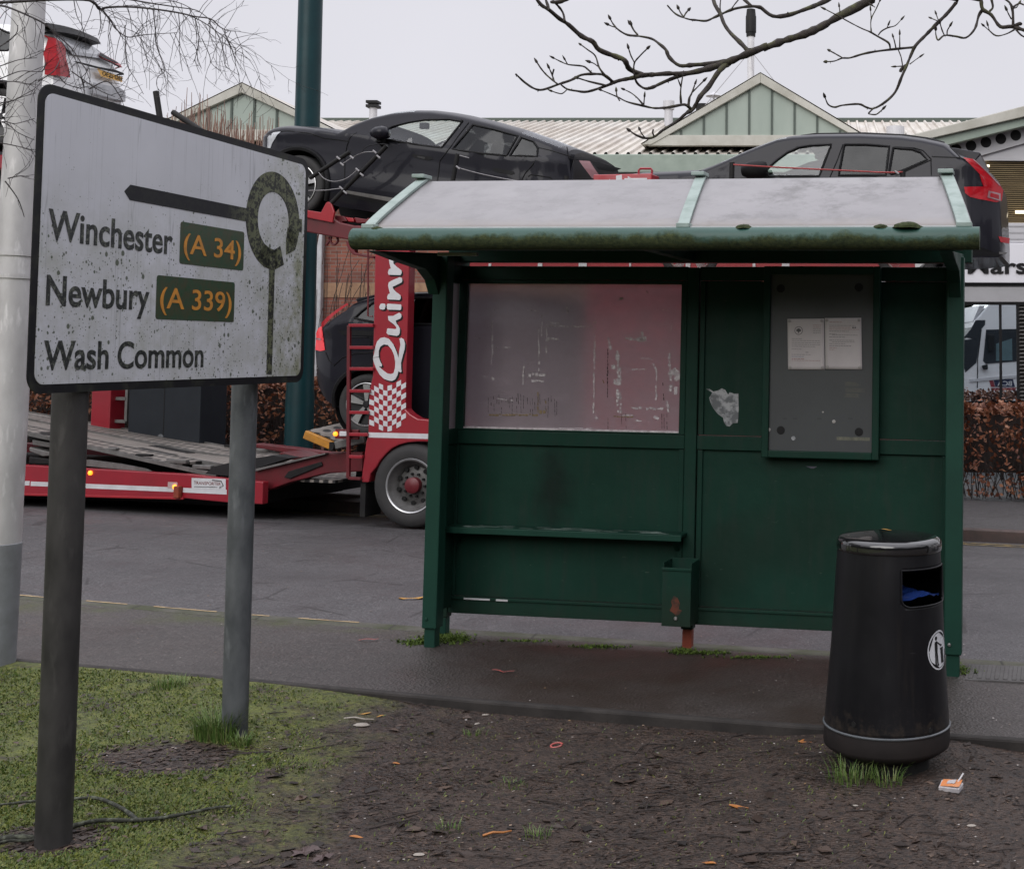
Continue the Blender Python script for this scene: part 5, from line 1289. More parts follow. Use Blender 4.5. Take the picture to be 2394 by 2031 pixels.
MB().box(x0 + .02, TK.pt(D(1780, 700))[0], .18, 2.2, .985, 1.05).build('lower_deck', m['deckrunner'], tk)
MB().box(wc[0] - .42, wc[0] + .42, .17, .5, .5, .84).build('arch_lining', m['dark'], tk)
MB().box(wc[0] + .45, TK.pt(D(1780, 700))[0] - 1.0, .02, .16, .55, .88).build('side_guard', m['red'], tk, bevel=.01)
a = TK.pt(R5(352, 1456), .1); b = TK.pt(R5(372, 1640), .1)
MB().box(a[0], a[0] + .06, .03, .33, b[1], a[1]).build('mud_flap', m['chassis'], tk, bevel=.004)
# ladder
la = MB(); xl0 = TK.pt(R5(270, 605), -.02); xl1 = TK.pt(R5(266, 1432), -.02); xr_ = TK.pt(R5(397, 605), -.02)
la.bar((xl0[0], -.02, xl0[1]), (xl1[0], -.02, xl1[1]), .036)
lad = la.build('ladder', m['reddark'], tk, bevel=.006)
for yv, xe in ((605, 402), (725, 402), (840, 402), (960, 385), (1076, 378), (1195, 372), (1316, 345)):
    p = T3(R5, 270, yv, -.02); q = T3(R5, xe, yv, -.02); q.z = p.z + .002
    MB().bar(p, q, .034).build('rung', m['red'], lad, bevel=.005)
p = T3(R5, 266, 1432, -.02); q = T3(R5, 335, 1436, -.02); MB().bar(p, q, .03).build('rung', m['reddark'], lad, bevel=.004)
# loading ramp end with its yellow edge, reflective plate and marker lamp
A_, B_, C_ = T3(P4, 118, 1535, .15), T3(P4, 348, 1632, .15), T3(P4, 612, 1572, .15)
MB().bar(A_, B_, .05, .09).build('ramp_edge', m['yellowpaint'], tk, bevel=.01)
MB().tube([B_ + Vector((-.01, -.03, 0)), B_ + Vector((.01, .05, 0))], .045, 14).build('ramp_roller', m['chassis'], tk, smooth=40)
MB().bar(B_ + Vector((.03, 0, .01)), C_, .05, .085).build('ramp_edge', m['steelgrey'], tk, bevel=.01)
MB().add([A_ + Vector((0, .05, .04)), B_ + Vector((0, .05, .05)), C_ + Vector((0, .05, .06)), C_ + Vector((0, 1.9, .12)), A_ + Vector((.1, 1.9, .20))], [(0, 1, 2, 3, 4)]).build('ramp_tread', m['deckrunner'], tk)
q = T3(P4, 400, 1550, -.01); r_ = T3(P4, 462, 1512, -.01); MB().box(q.x, r_.x, -.012, .004, q.z, r_.z).build('reflective_plate', m['white'], tk, bevel=.004)
MB().box(q.x - .06, r_.x + .12, .005, .04, q.z - .03, r_.z + .02).build('plate_bracket', m['reddark'], tk, bevel=.004)
q = T3(P4, 370, 1532, 0); MB().lathe([(.024, 0), (.022, .016), (.012, .026), (0, .028)], 20, (q.x, 0, q.z), 'y').build('marker_lamp', m['amber'], tk, smooth=40)
# upper deck: side beam, stop bracket, posts and ropes
arm = tp_(U5, [(-400, 720), (150, 770), (150, 880), (520, 955), (560, 900), (640, 950), (860, 1000), (4200, 1075), (10250, 1085), (10250, 1330), (4200, 1290), (860, 1245), (700, 1210), (150, 1110), (-400, 1000)], .03)
MB().prism(arm, .03, .16).build('upper_beam', m['reddark'], tk, bevel=.012)
MB().prism(tp_(U5, [(-300, 690), (150, 760), (340, 790), (420, 640), (450, 622), (500, 640), (550, 790), (520, 955), (150, 880), (-300, 800)], 0), 0, .028).build('stop_bracket', m['redbright'], tk, bevel=.006)
for pts in ([(560, 840), (700, 850), (760, 930), (640, 945), (560, 895)], [(720, 870), (850, 880), (860, 940), (780, 940)], [(870, 870), (1060, 900), (1080, 880), (1150, 890), (1150, 960), (900, 960)]):
    MB().prism(tp_(U5, pts, .10), .10, .22).build('deck_clamp', m['redbright' if pts[0][0] == 720 else 'reddark'], tk, bevel=.006)
lp = tp_(Z4, [(-250, 640), (300, 755), (1000, 850), (3300, 900), (4000, 905)], .3)
MB().prism(lp + [(a, b - .07) for a, b in lp[::-1]], .3, 1.95).build('upper_deck', m['chassis'], tk)
fb_ = tp_(U5, [(-400, 780), (860, 1010), (4200, 1085), (9800, 1090), (9800, 1300), (4200, 1270), (860, 1200), (-400, 960)], 2.1)
MB().prism(fb_, 2.05, 2.2).build('upper_beam', m['reddark'], tk, bevel=.012)
hk = MB(); hk.tube([T3(U5, *p, .1) for p in ((470, 1180), (480, 1240), (430, 1310))], .014, 6); hk.tube([T3(U5, *p, .1) for p in smoothpoly([(600, 1190), (610, 1250), (560, 1300), (510, 1280), (495, 1220), (510, 1180)], 3)], .013, 6); hk.build('hanging_hook', m['reddark'], tk)
MB().prism(tp_(U5, [(735, 1240), (885, 1290), (870, 1400), (880, 1430), (1180, 1490), (1180, 1525), (840, 1460), (800, 1410), (745, 1320)], .05), .05, .12).build('hinge_arm', m['reddark'], tk, bevel=.006)
MB().tube([T3(U5, 1088, 1360, .0), T3(U5, 1090, 1764, .0)] + [T3(R5, 372, 555, 0.0), T3(R5, 398, 556, 0.0)], .009, 6).build('handrail', m['reddark'], tk)
k0 = T3(Zm(1360, 380, 10.395), 292, 600, .1); k1 = T3(Zm(1360, 380, 10.395), 1720, 275, .1)
bxo = MB().box(k0.x, k1.x, .08, .30, k0.z - .2, k1.z).build('deck_box', m['redbright'], tk, bevel=.01)
KZ = Zm(1360, 380, 10.395); mk = MB()
for p in ([(835, 470), (835, 325), (975, 300), (980, 440), (870, 460)], [(1030, 470), (1040, 385), (1590, 378), (1580, 470)], [(1120, 380), (1120, 335), (1200, 375)], [(610, 470), (685, 405), (690, 470)]): mk.prism(tp_(KZ, p, .079), .077, .0795)
mk.build('white_marking', m['white'], bxo)
MB().tube([T3(KZ, *p, .15) for p in ((1385, 290), (1385, 190), (1430, 150), (1680, 150), (1710, 190), (1705, 290))], .012, 6).build('grab_loop', m['red'], bxo)
posts = [((305, 530), (533, 380), .0, .028), ((428, 672), (745, 345), .02, .028), ((1112, 600), (1150, 392), .05, .030), ((1768, 600), (1772, 518), .05, .030)]
for a, b, ly, w_ in posts: MB().tube([T3(Z4, *a, ly), T3(Z4, *b, ly)], w_ * .8, 10).build('deck_post', m['chassis'], tk, smooth=50)
Z8 = Zm(1600, 200, 2.618)
for a, b in (((288, 620), (292, 472)), ((1337, 600), (1337, 525))): MB().tube([T3(Z8, *a, .05), T3(Z8, *b, .05)], .026, 10).build('deck_post', m['chassis'], tk, smooth=50)
Y6 = Zm(400, 100, 3.465)
def rope(f, pts, mat, r=.0045, ly=-.02): MB().tube([T3(f, *p, ly) for p in smoothpoly(pts, 4)], r, 6).build('guard_rope', mat, tk, smooth=60)
rope(Y6, [(1195, 1050), (1240, 1100), (1320, 1125), (1420, 1100), (1510, 1030)], m['rope']); rope(Y6, [(1110, 1198), (1250, 1195), (1330, 1185), (1385, 1180)], m['rope']); rope(Y6, [(1385, 985), (1470, 930), (1560, 890), (1650, 885)], m['rope'])
rope(Y6, [(1455, 925), (1530, 900), (1590, 840), (1700, 822), (1760, 830)], m['black']); rope(Z4, [(1150, 470), (1300, 510), (1500, 548), (1640, 565)], m['rope']); rope(Z4, [(1160, 400), (1215, 415)], m['rope'])
rope(Z8, [(300, 485), (600, 503), (1000, 522), (1230, 533), (1337, 530)], m['ropered'], .008, .03)
for f, x, y in ((Y6, 1355, 935), (Y6, 1385, 985), (Y6, 1465, 930), (Y6, 1510, 1030), (Y6, 1545, 1070), (Y6, 1650, 885), (Y6, 1680, 925), (Y6, 1378, 1178), (Y6, 1410, 1212), (Z4, 1152, 470), (Z8, 1300, 533)):
    q = T3(f, x, y, -.03); MB().tube([q + Vector((-.02, 0, .015)), q + Vector((.02, 0, -.015))], .010, 6).build('rope_eye', m['rope'], tk)
g0 = TK.pt(D(930, 545), .3); g1 = TK.pt(D(1860, 536), .3)
MB().box(g0[0], g1[0], .30, .36, g0[1] - .07, g0[1] + .09).build('deck_rail', m['redbright'], tk, bevel=.01)
for x_, w_ in ((.35, .03), (.9, .05), (1.35, .09), (1.9, .02), (2.5, .05), (3.2, .03), (3.5, .08)): MB().box(g0[0] + x_, g0[0] + x_ + w_, .285, .30, g0[1] - .03, g0[1] + .05).build('rail_catch', m['white'], tk, bevel=.004)
# cab and body seen through the shelter window and the gap over it
c0 = TK.pt(D(1185, 700), .0)[0]; c1 = TK.pt(D(1850, 700), .0)[0]
cab = MB().prism([(c0, .50), (c0, 2.52), (c1 - .35, 2.52), (c1 - .05, 1.9), (c1, 1.3), (c1, .40), (c1 - .75, .40), (c1 - .85, .7), (c1 - 1.5, .75), (c1 - 1.75, .42)], .02, 2.3).build('cab', m['red'], tk, bevel=.03)
MB().prism([(c1 - 1.45, 1.45), (c1 - 1.45, 2.2), (c1 - .55, 2.2), (c1 - .32, 1.45)], .010, .021).build('cab_window', m['tint'], cab)
MB().box(c0 + .9, c0 + .93, .012, .022, .8, 2.4).build('door_seam', m['black'], cab)
truckwheel(tk, c1 - 1.2, wc[1] - .0, .425, .04)
MB().box(c0 - .35, c0 - .02, .3, 2.1, 1.06, 2.3).build('headboard', m['chassis'], tk)

# ---------------------------------------------------------------- trailer
TR = Fr((-6.4, 13.6, -.14), (1, -.3), .010)
P2 = Zm(40, 880, 2.8875); V3 = Zm(0, 900, 3.7125)
t3 = lambda f, x, y, ly=0.0: (lambda a: Vector((a[0], ly, a[1])))(TR.pt(f(x, y), ly))
tq = lambda f, pts, ly=0.0: TR.poly([f(*p) for p in pts], ly)
tr = thing('transporter_trailer', 'low red car transporter trailer with a worn mesh loading deck, amber lamps and white stripe', 'trailer', TR.M)
xL = -11.0
pA, pB, pC, pD = t3(P2, 60, 598), t3(P2, 1150, 660), t3(P2, 1412, 690), t3(P2, 1412, 850); pE = t3(P2, 1130, 822); pF = t3(P2, 60, 795)
zl0 = pA.z + (pA.z - pB.z) / (pA.x - pB.x) * (xL - pA.x) * .2; 
xr2 = t3(P2, 1660, 700).x
MB().prism([(xL, pA.z + .02), (pA.x, pA.z), (pB.x, pB.z), (pC.x, pC.z), (xr2, pC.z - .015), (xr2, pD.z - .0), (pD.x, pD.z), (pE.x, pE.z), (pF.x, pF.z), (xL, pF.z - .0)], 0, .09).build('side_beam', m['red'], tr, bevel=.010)
MB().prism([(pA.x - 5, pF.z - .012), (pF.x, pF.z - .012), (pE.x, pE.z - .012), (pE.x, pE.z + .012), (pF.x, pF.z + .012), (pA.x - 5, pF.z + .012)], -.022, -.001).build('beam_flange', m['redbright'], tr, bevel=.004)
def stripe(x0, x1, ya, yb, h=.050):
    a, b = t3(P2, x0, ya), t3(P2, x1, yb); MB().prism([(a.x, a.z), (b.x, b.z), (b.x, b.z + h), (a.x, a.z + h)], -.0022, -.0005).build('white_stripe', m['white'], tr)
stripe(92, 235 + 230, 738, 752); stripe(465, 1085, 754, 780); stripe(1120, 1415, 782, 796); stripe(-300, 84, 730, 735)
a, b = t3(P2, 1178, 755), t3(P2, 1408, 686)
pl_ = MB().prism(tq(P2, [(1178, 684), (1408, 692), (1408, 764), (1178, 756)], -.003), -.0035, -.0005).build('maker_plate', m['white'], tr)
w_a, w_b = TR.pt(P2(1193, 727), -.004), TR.pt(P2(1375, 732), -.004); cap_ = .058 * .62
fit_text('TRANSPORTER', w_a[0], w_b[0], w_a[1], cap_, -.0042, .006).build('lettering', flat('dark red print', (.16, .03, .03), .5), pl_)
ln_ = MB()
ln_.tube([t3(P2, *p, -.0042) for p in ((1195, 743), (1300, 745), (1352, 747))], .003, 5); ln_.tube([t3(P2, *p, -.0042) for p in ((1318, 699), (1378, 706), (1392, 738), (1380, 742))], .005, 5)
c_ = t3(P2, 1371, 749, -.0042); ln_.lathe([(.012, 0), (.012, .001), (.007, .001), (.007, 0)], 18, tuple(c_), 'y'); ln_.build('plate_graphic', m['trim'], pl_)
a, b = t3(P2, 1018, 754), t3(P2, 1084, 714); MB().box(a.x, b.x, -.004, -.0006, a.z, b.z).build('reflector_plate', simple('faded plate', (.50, .36, .36), .5), tr)
for px, py in ((498, 650), (1068, 744)):
    q = t3(P2, px, py); MB().lathe([(.026, 0), (.025, .015), (.014, .026), (0, .028)], 20, (q.x, -.002, q.z), 'y').build('marker_lamp', m['amber'], tr, smooth=40)
q = t3(P2, 1100, 775); MB().box(q.x - .035, q.x + .035, -.06, -.003, q.z - .07, q.z + .06).build('lamp_arm', m['rust'], tr, bevel=.01)
# deck: near edge, far edge, runners and plates
n0, n1 = t3(P2, 80, 385, .14), t3(P2, 1300, 655, .14); f0, f1 = t3(P2, 80, 245, 2.2), t3(P2, 1425, 478, 2.2)
def dz_(x, y):
    a = n0.z + (n1.z - n0.z) * (x - n0.x) / (n1.x - n0.x); b = f0.z + (f1.z - f0.z) * (x - f0.x) / (f1.x - f0.x); a = max(a, n1.z - .0); b = max(b, f1.z - .05); s = (y - .14) / 2.06
    return a + (b - a) * s
def deckstrip(y0, y1, xa, xb, mat, name, lift=0.0, th=.03, nx=24):
    mb = MB(); vs = [(xa + (xb - xa) * i / nx, y, dz_(xa + (xb - xa) * i / nx, y) + lift - q) for q in (0, th) for y in (y0, y1) for i in range(nx + 1)]; w = nx + 1
    fs = [(i, i + 1, w + i + 1, w + i) for i in range(nx)] + [(2 * w + i, 2 * w + i + 1, i + 1, i) for i in range(nx)] + [(w + i, w + i + 1, 3 * w + i + 1, 3 * w + i) for i in range(nx)] + [(0, w, 3 * w, 2 * w), (nx, 2 * w + nx, 3 * w + nx, w + nx)]
    return mb.add(vs, fs).build(name, mat, tr)
xa, xe = n0.x - 3.0, xr2 - .15
deckstrip(.14, .62, xa, n1.x - .55, m['deckrunner'], 'wheel_runner', .012); deckstrip(.62, 1.05, xa, n1.x + .1, m['deckplate'], 'deck_plate'); deckstrip(1.05, 1.25, xa, n1.x + .25, m['deckplate'], 'deck_plate', -.004)
deckstrip(1.25, 1.78, xa, n1.x + .3, m['deckrunner'], 'wheel_runner', .012); deckstrip(1.78, 2.2, xa, n1.x + .6, m['deckplate'], 'deck_plate')
deckstrip(.20, 1.9, n1.x - .05, xe + .9, m['deckrunner'], 'wheel_runner', -.02)
for y_ in (.135, .618, 1.246, 1.782, 2.2): deckstrip(y_ - .012, y_ + .012, xa, n1.x + .1, m['steelgrey'], 'deck_rib', .020, .045)
for (qa, qb, y0_, y1_) in (((800, 490), (1040, 530), .66, .80), ((905, 462), (1150, 505), 1.06, 1.22)):
    xa_, xb_ = t3(P2, *qa, .7 if y0_ < 1 else 1.1).x, t3(P2, *qb, .7 if y0_ < 1 else 1.1).x
    deckstrip(y0_, y1_, xa_, xb_, m['chassis'], 'wheel_slot', .006, .02)
MB().prism(tq(P2, [(470, 560), (700, 590), (860, 622), (900, 640), (700, 625), (470, 604)], .10), .095, .13).build('wedge_plate', m['steelgrey'], tr)
rb2 = random.Random(4)
for i in range(9):
    x = n0.x + 1.0 + i * .19 + rb2.uniform(-.04, .04); y_ = .16 if i % 2 else 2.1
    MB().box(x, x + rb2.uniform(.1, .3), y_ - .03, y_ + .03, dz_(x, y_) + .012, dz_(x, y_) + rb2.uniform(.03, .06)).build('deck_fitting', m['steelgrey' if i % 3 else 'chassis'], tr, bevel=.008)
MB().prism(tq(P2, [(1270, 655), (1320, 610), (1500, 565), (1730, 532), (1830, 552), (1640, 612), (1500, 680)], .12), .12, .30).build('rubber_flap', m['dark'], tr)
for pts, mt in (([(78, 380), (150, 385), (240, 410), (240, 428), (110, 425), (78, 440)], 'chassis'), ([(100, 425), (240, 450), (240, 485), (100, 462)], 'steelgrey'), ([(80, 475), (240, 515), (240, 535), (170, 540), (80, 505)], 'steelgrey'), ([(78, 540), (240, 560), (240, 595), (78, 590)], 'chassis')):
    MB().prism(tq(P2, pts, .2), .2, .5).build('ramp_link', m[mt], tr, bevel=.012)
MB().box(xL, xe, .12, 2.1, pF.z + .02, pF.z + .24).build('chassis_frame', m['chassis'], tr)
MB().box(xL, xe - .4, .35, 2.0, .10, pF.z + .02).build('undershade_box', m['dark'], tr)  # dark box put in for the shadow under the trailer
MB().box(xL, xr2, 2.2, 2.29, pF.z, pA.z + .02).build('side_beam', m['red'], tr, bevel=.010)
# drawbar: near and far arms rising to the lorry
MB().prism(tq(P2, [(1590, 632), (1680, 612), (1800, 582), (2079, 520), (2330, 510), (2330, 640), (2079, 655), (1840, 715), (1690, 770), (1600, 790)], .15), .15, .30).build('drawbar_arm', m['reddark'], tr, bevel=.012)
MB().prism(tq(P2, [(1600, 625), (1800, 578), (2079, 516), (2079, 524), (1800, 592), (1600, 640)], .10), .10, .16).build('arm_flange', m['steelgrey'], tr)
MB().prism(tq(P2, [(1800, 680), (1830, 640), (2050, 575), (2060, 600), (1840, 690)], .13), .13, .149).build('arm_plate', m['chassis'], tr, bevel=.006)
MB().prism(tq(P2, [(1600, 452), (1850, 480), (2075, 512), (2330, 520), (2330, 560), (2030, 545), (1830, 520), (1600, 478)], 1.9), 1.9, 2.05).build('drawbar_arm', m['reddark'], tr, bevel=.012)
MB().prism(tq(P2, [(1800, 515), (1835, 505), (1960, 540), (1900, 560)], 1.6), 1.5, 1.9).build('cross_tie', m['reddark'], tr, bevel=.01)
# uprights and the upper deck that carries the white car
for x0_, x1_, ly in ((495, 632, 2.0), (235, 262, 2.3)):
    a, b = t3(P2, x0_, 310, ly), t3(P2, x1_, 120, ly); MB().box(a.x, b.x, ly, ly + .25, a.z - .25, 3.9).build('upright', m['red'], tr, bevel=.012)
a, b = t3(P2, 640, 300, 2.1), t3(P2, 745, 150, 2.1)
fr_ = MB(); fr_.bar((a.x, 2.1, a.z), (b.x, 2.1, a.z), .04); fr_.bar((a.x, 2.1, b.z), (b.x, 2.1, b.z), .04); fr_.bar((b.x, 2.1, a.z), (b.x, 2.1, b.z + .3), .04); fr_.bar((a.x, 2.1, a.z), (a.x, 2.1, b.z + .3), .04); fr_.build('guard_frame', m['steelgrey'], tr)
a, b = TR.pt((0, 395), 0), TR.pt((0, 362), 0)
MB().prism([(xL, a[1] - .01), (xL, b[1]), (a[0] + .5, b[1]), (a[0] + 2.3, b[1] - .25), (a[0] + 2.3, a[1] - .25), (a[0] + .5, a[1])], 0, .1).build('upper_beam', m['red'], tr, bevel=.012)
MB().prism([(xL, a[1] - .01), (xL, b[1]), (a[0] + .5, b[1]), (a[0] + 2.3, b[1] - .25), (a[0] + 2.3, a[1] - .25), (a[0] + .5, a[1])], 2.1, 2.2).build('upper_beam', m['red'], tr, bevel=.012)
MB().prism([(xL, b[1] - .08), (xL, b[1] - .02), (a[0] + .5, b[1] - .02), (a[0] + 2.2, b[1] - .27), (a[0] + 2.2, b[1] - .33), (a[0] + .5, b[1] - .08)], .1, 2.1).build('upper_deck', m['chassis'], tr)
for x_ in (-9.5, -8.4): truckwheel(tr, x_, .40, .40, .12)
for px, py, qx, qy in ((1222, 720, 1250, 905), (1358, 882, 1500, 975)):
    W8 = Zm(0, 0, 3.353)
    p, q = t3(W8, px, py, 1.2), t3(W8, qx, qy, 1.2); MB().tube([p, q, q + (q - p) * .6], .035, 10).build('deck_post', m['chassis'], tr, smooth=50)
# ---------------------------------------------------------------- cars
def make_car(name, label, F, ly, W, top, bot, belt, paint, wins, wheels, tumble=.34, noseL=.5, noseR=.35, kL=.34, kR=.16, step=.028, screens=(), group='cars carried on the transporter', roofr=.10, arch=1.17, facing=-1):
    """a car body in the frame F: near flank at ly, x along the picture, z up"""
    yc = ly + W / 2; x0, x1 = top[0][0], top[-1][0]
    root = thing(name, label, 'car', F.M, group)
    def plan(x):
        q = 1.0
        if x < x0 + noseL: q -= kL * ((x0 + noseL - x) / noseL) ** 2.4
        if x > x1 - noseR: q -= kR * ((x - x1 + noseR) / noseR) ** 2.4
        return q
    zt = lambda x: interp(top, x); zb = lambda x: interp(bot, x); bl = lambda x: interp(belt, x)
    def half(x, z):
        b = bl(x); lo = zb(x); h = W / 2
        if z <= b:
            u = max(0, (z - lo) / max(.05, b - lo)); h -= .035 * (1 - min(1, u * 2.2)) ** 2 + .016 * max(0, u - .72) / .28 - .012 * math.sin(u * 7)
        else: h -= .018 + (z - b) * tumble
        return max(.05, h) * plan(x)
    nx = int((x1 - x0) / step); NS, NT = 34, 9
    xsn = [x0 + (x1 - x0) * i / nx for i in range(nx + 1)]
    vs = []; ncol = 2 * (NS + NT) + 1
    for x in xsn:
        t_, b_ = zt(x), zb(x); r = min(roofr, (t_ - b_) * .35); zs = t_ - r
        left = [(half(x, b_ + (zs - b_) * k / NS), b_ + (zs - b_) * k / NS) for k in range(NS + 1)]
        hs = left[-1][0]
        arc = [(hs * math.cos(R(90 * k / NT)) ** .55, zs + (t_ - zs) * math.sin(R(90 * k / NT))) for k in range(1, NT + 1)]
        prof_ = left + arc
        vs += [(x, yc - h, z) for h, z in prof_] + [(x, yc + h, z) for h, z in prof_[-2::-1]]
    ncol = 2 * (NS + 1 + NT) - 1
    fs = []; gf = []
    for i in range(nx):
        xm = (xsn[i] + xsn[i + 1]) / 2
        for k in range(ncol - 1):
            side = k < NS or k >= ncol - 1 - NS
            a = i * ncol + k; zm = (vs[a][2] + vs[a + 1][2] + vs[a + ncol][2] + vs[a + ncol + 1][2]) / 4
            if side:
                if any((xm - c[0]) ** 2 + (zm - c[1]) ** 2 < (c[2] * arch) ** 2 for c in wheels): continue
                if any(inside(xm, zm, w[1]) for w in wins): continue
            if not side and NS + 1 < k < ncol - 3 - NS and any(q0 < xm < q1 for q0, q1 in screens): gf.append((a, a + ncol, a + ncol + 1, a + 1)); continue
            fs.append((a, a + ncol, a + ncol + 1, a + 1))
    for i in range(nx): fs.append(((i + 1) * ncol, i * ncol, i * ncol + ncol - 1, (i + 1) * ncol + ncol - 1))
    for e in (0, nx):
        for k in range(ncol // 2):
            a, b = e * ncol + k, e * ncol + ncol - 1 - k
            if b - a > 2: fs.append((a, a + 1, b - 1, b) if e == 0 else (b, b - 1, a + 1, a))
    mb = MB().add(vs, fs); body = mb.build('body', paint, root, smooth=42)
    if gf: MB().add(vs, gf).build('windscreen', m['glass'], root, smooth=180)
    surf = lambda x, z, off=0.0, far=False: (x, (yc + half(x, z) + off) if far else (yc - half(x, z) - off), z)
    def patch_(poly, off, nm, mat, par=None, far=False, cuts=3):
        bm = bmesh.new(); f = bm.faces.new([bm.verts.new((a, 0, b)) for a, b in poly]); bmesh.ops.triangulate(bm, faces=[f], ngon_method='EAR_CLIP')
        bmesh.ops.subdivide_edges(bm, edges=bm.edges, cuts=cuts, use_grid_fill=True)
        for v in bm.verts: v.co = surf(v.co.x, v.co.z, off, far)
        bmesh.ops.recalc_face_normals(bm, faces=bm.faces)
        me = bpy.data.meshes.new(nm); bm.to_mesh(me); bm.free(); me.materials.append(mat); o = bpy.data.objects.new(nm, me); COL.objects.link(o); o.parent = par or root
        me.polygons.foreach_set('use_smooth', [True] * len(me.polygons)); return o
    def tubeon(pts, off, r, nm, mat, par=None, far=False, closed=False):
        q = []
        pp = list(pts) + ([pts[0]] if closed else [])
        for (xa, za), (xb, zb_) in zip(pp, pp[1:]):
            n = max(1, int(math.hypot(xb - xa, zb_ - za) / .08))
            q += [surf(xa + (xb - xa) * k / n, za + (zb_ - za) * k / n, off, far) for k in range(n)]
        q.append(surf(*pp[-1], off, far)); return MB().tube(q, r, 6).build(nm, mat, par or root, smooth=60)
    for nm, poly, mat in wins:
        for far in (False, True):
            g = patch_(poly, -.004, 'window', mat, None, far); tubeon(poly, .000, .013, 'window_trim', m['trim'], g, far, True)
    for c in wheels:
        cx_, cz_, r = c[:3]
        ring = [(cx_ + r * (arch + .03) * math.cos(R(a)), cz_ + r * (arch + .03) * math.sin(R(a))) for a in range(-25, 206, 7)]
        ring = [p for p in ring if zb(p[0]) - .02 < p[1]]
        if len(ring) > 3: tubeon(ring, .002, .028, 'arch_trim', m['trim'])
        for far in (False, True):
            yo = yc - W / 2 + .012 if not far else yc + W / 2 - .012; s = 1 if not far else -1
            tub = MB().lathe([(r * arch, 0), (r * arch, .28), (0, .28)], 32, (0, 0, 0), 'y'); tub.v = [(a + cx_, yo + s * .03 - s * b, c_ + cz_) for a, b, c_ in tub.v]; tub.build('arch_tub', m['dark'], root)
            ty = MB().lathe([(r * .70, -.004), (r * .76, .012), (r * .90, .018), (r * .97, .006), (r, -.03), (r, -.18), (r * .9, -.20)], 48, (0, 0, 0), 'y'); ty.v = [(a + cx_, yo + s * .012 + s * b, c_ + cz_) for a, b, c_ in ty.v]
            w_ = ty.build('wheel', m['rubber'], root, smooth=50)
            rm = MB().lathe([(r * .71, .004), (r * .68, -.0), (r * .665, -.03), (0, -.05)], 40, (0, 0, 0), 'y'); rm.v = [(a + cx_, yo + s * .012 + s * b, c_ + cz_) for a, b, c_ in rm.v]; rm.build('rim', m['rimdark'], w_, smooth=40)
            rg_ = MB().lathe([(r * .715, .006), (r * .69, .008), (r * .67, -.01)], 40, (0, 0, 0), 'y'); rg_.v = [(a + cx_, yo + s * .006 + s * b, c_ + cz_) for a, b, c_ in rg_.v]; rg_.build('rim_edge', m['rim'], w_, smooth=40)
            spk = MB()
            for k in range(5):
                a = 2 * math.pi * k / 5 + .3; u = Vector((math.cos(a), math.sin(a))); v = Vector((-u.y, u.x))
                P_ = [u * r * .12 + v * r * .05, u * r * .66 + v * r * .15, u * r * .66 - v * r * .12, u * r * .12 - v * r * .05]
                spk.prism([(cx_ + p.x, cz_ + p.y) for p in P_], yo + s * .008, yo + s * .03)
            spk.build('spoke', m['rim'], w_); MB().lathe([(r * .13, 0), (r * .11, .02), (0, .022)], 20, (cx_, yo + s * .02, cz_), 'y').build('hub', m['rimdark'], w_)
    floor_ = MB().prism([(x0 + .25, zb(x0 + .25) + .02), (x1 - .2, zb(x1 - .2) + .02), (x1 - .2, zb(x1 - .2) + .14), (x0 + .25, zb(x0 + .25) + .14)], yc - W / 2 * .82, yc + W / 2 * .82); floor_.build('floor_pan', m['dark'], root)
    return root, body, patch_, tubeon, surf, half, (yc, zt, zb, bl)

# --- black fastback, nose up, on the upper deck
LA = .28
fa = lambda pts: TK.poly([Z4(*p) for p in pts], LA)
def raise_(pts, F_, LY, d):
    """the roof line lies further in than the flank: lift it so that it shows where it was measured"""
    return [(x, z + (z + F_.O.z - CH) * d / 14.0) for x, z in pts]
def sil(F_, f, pts, lys):
    """the outline is seen where the body is widest or rounds over, not on the near flank: ly runs along the outline"""
    n = len(pts); return [F_.pt(f(*p), interp(lys, i / (n - 1))) for i, p in enumerate(pts)]
topA = sorted(sil(TK, Z4, [(30, 330), (40, 292), (75, 262), (120, 241), (180, 230), (240, 226), (350, 232), (470, 246), (565, 262), (640, 219), (740, 178), (850, 152), (950, 142), (1060, 144), (1160, 157), (1250, 174), (1400, 211), (1550, 254), (1700, 308), (1830, 358), (1930, 400), (1985, 428), (2000, 470), (2012, 560)], [(0, LA + .34), (.25, LA + .28), (.4, LA + .36), (.8, LA + .5), (.9, LA + 1.0), (1, LA + 1.25)]))
botA = sorted(fa([(30, 440), (60, 500), (300, 620), (450, 690), (800, 745), (1200, 800), (1700, 850), (1900, 850), (2012, 770)]))
beltA = sorted(fa([(30, 280), (240, 262), (560, 275), (700, 300), (900, 335), (1100, 366), (1400, 402), (1590, 407), (1985, 432)]))
wc1 = TK.pt((690, 433), LA); wc2 = TK.pt((690 + 625, 433 + 88), LA)
W1 = fa([(702, 262), (760, 228), (840, 203), (930, 186), (1060, 181), (1143, 194), (1052, 356), (960, 344), (860, 328), (745, 309)])
W2 = fa([(1205, 212), (1330, 241), (1470, 280), (1425, 400), (1280, 388), (1115, 362)]); W3_ = fa([(1490, 288), (1560, 312), (1588, 350), (1590, 402), (1444, 401)])
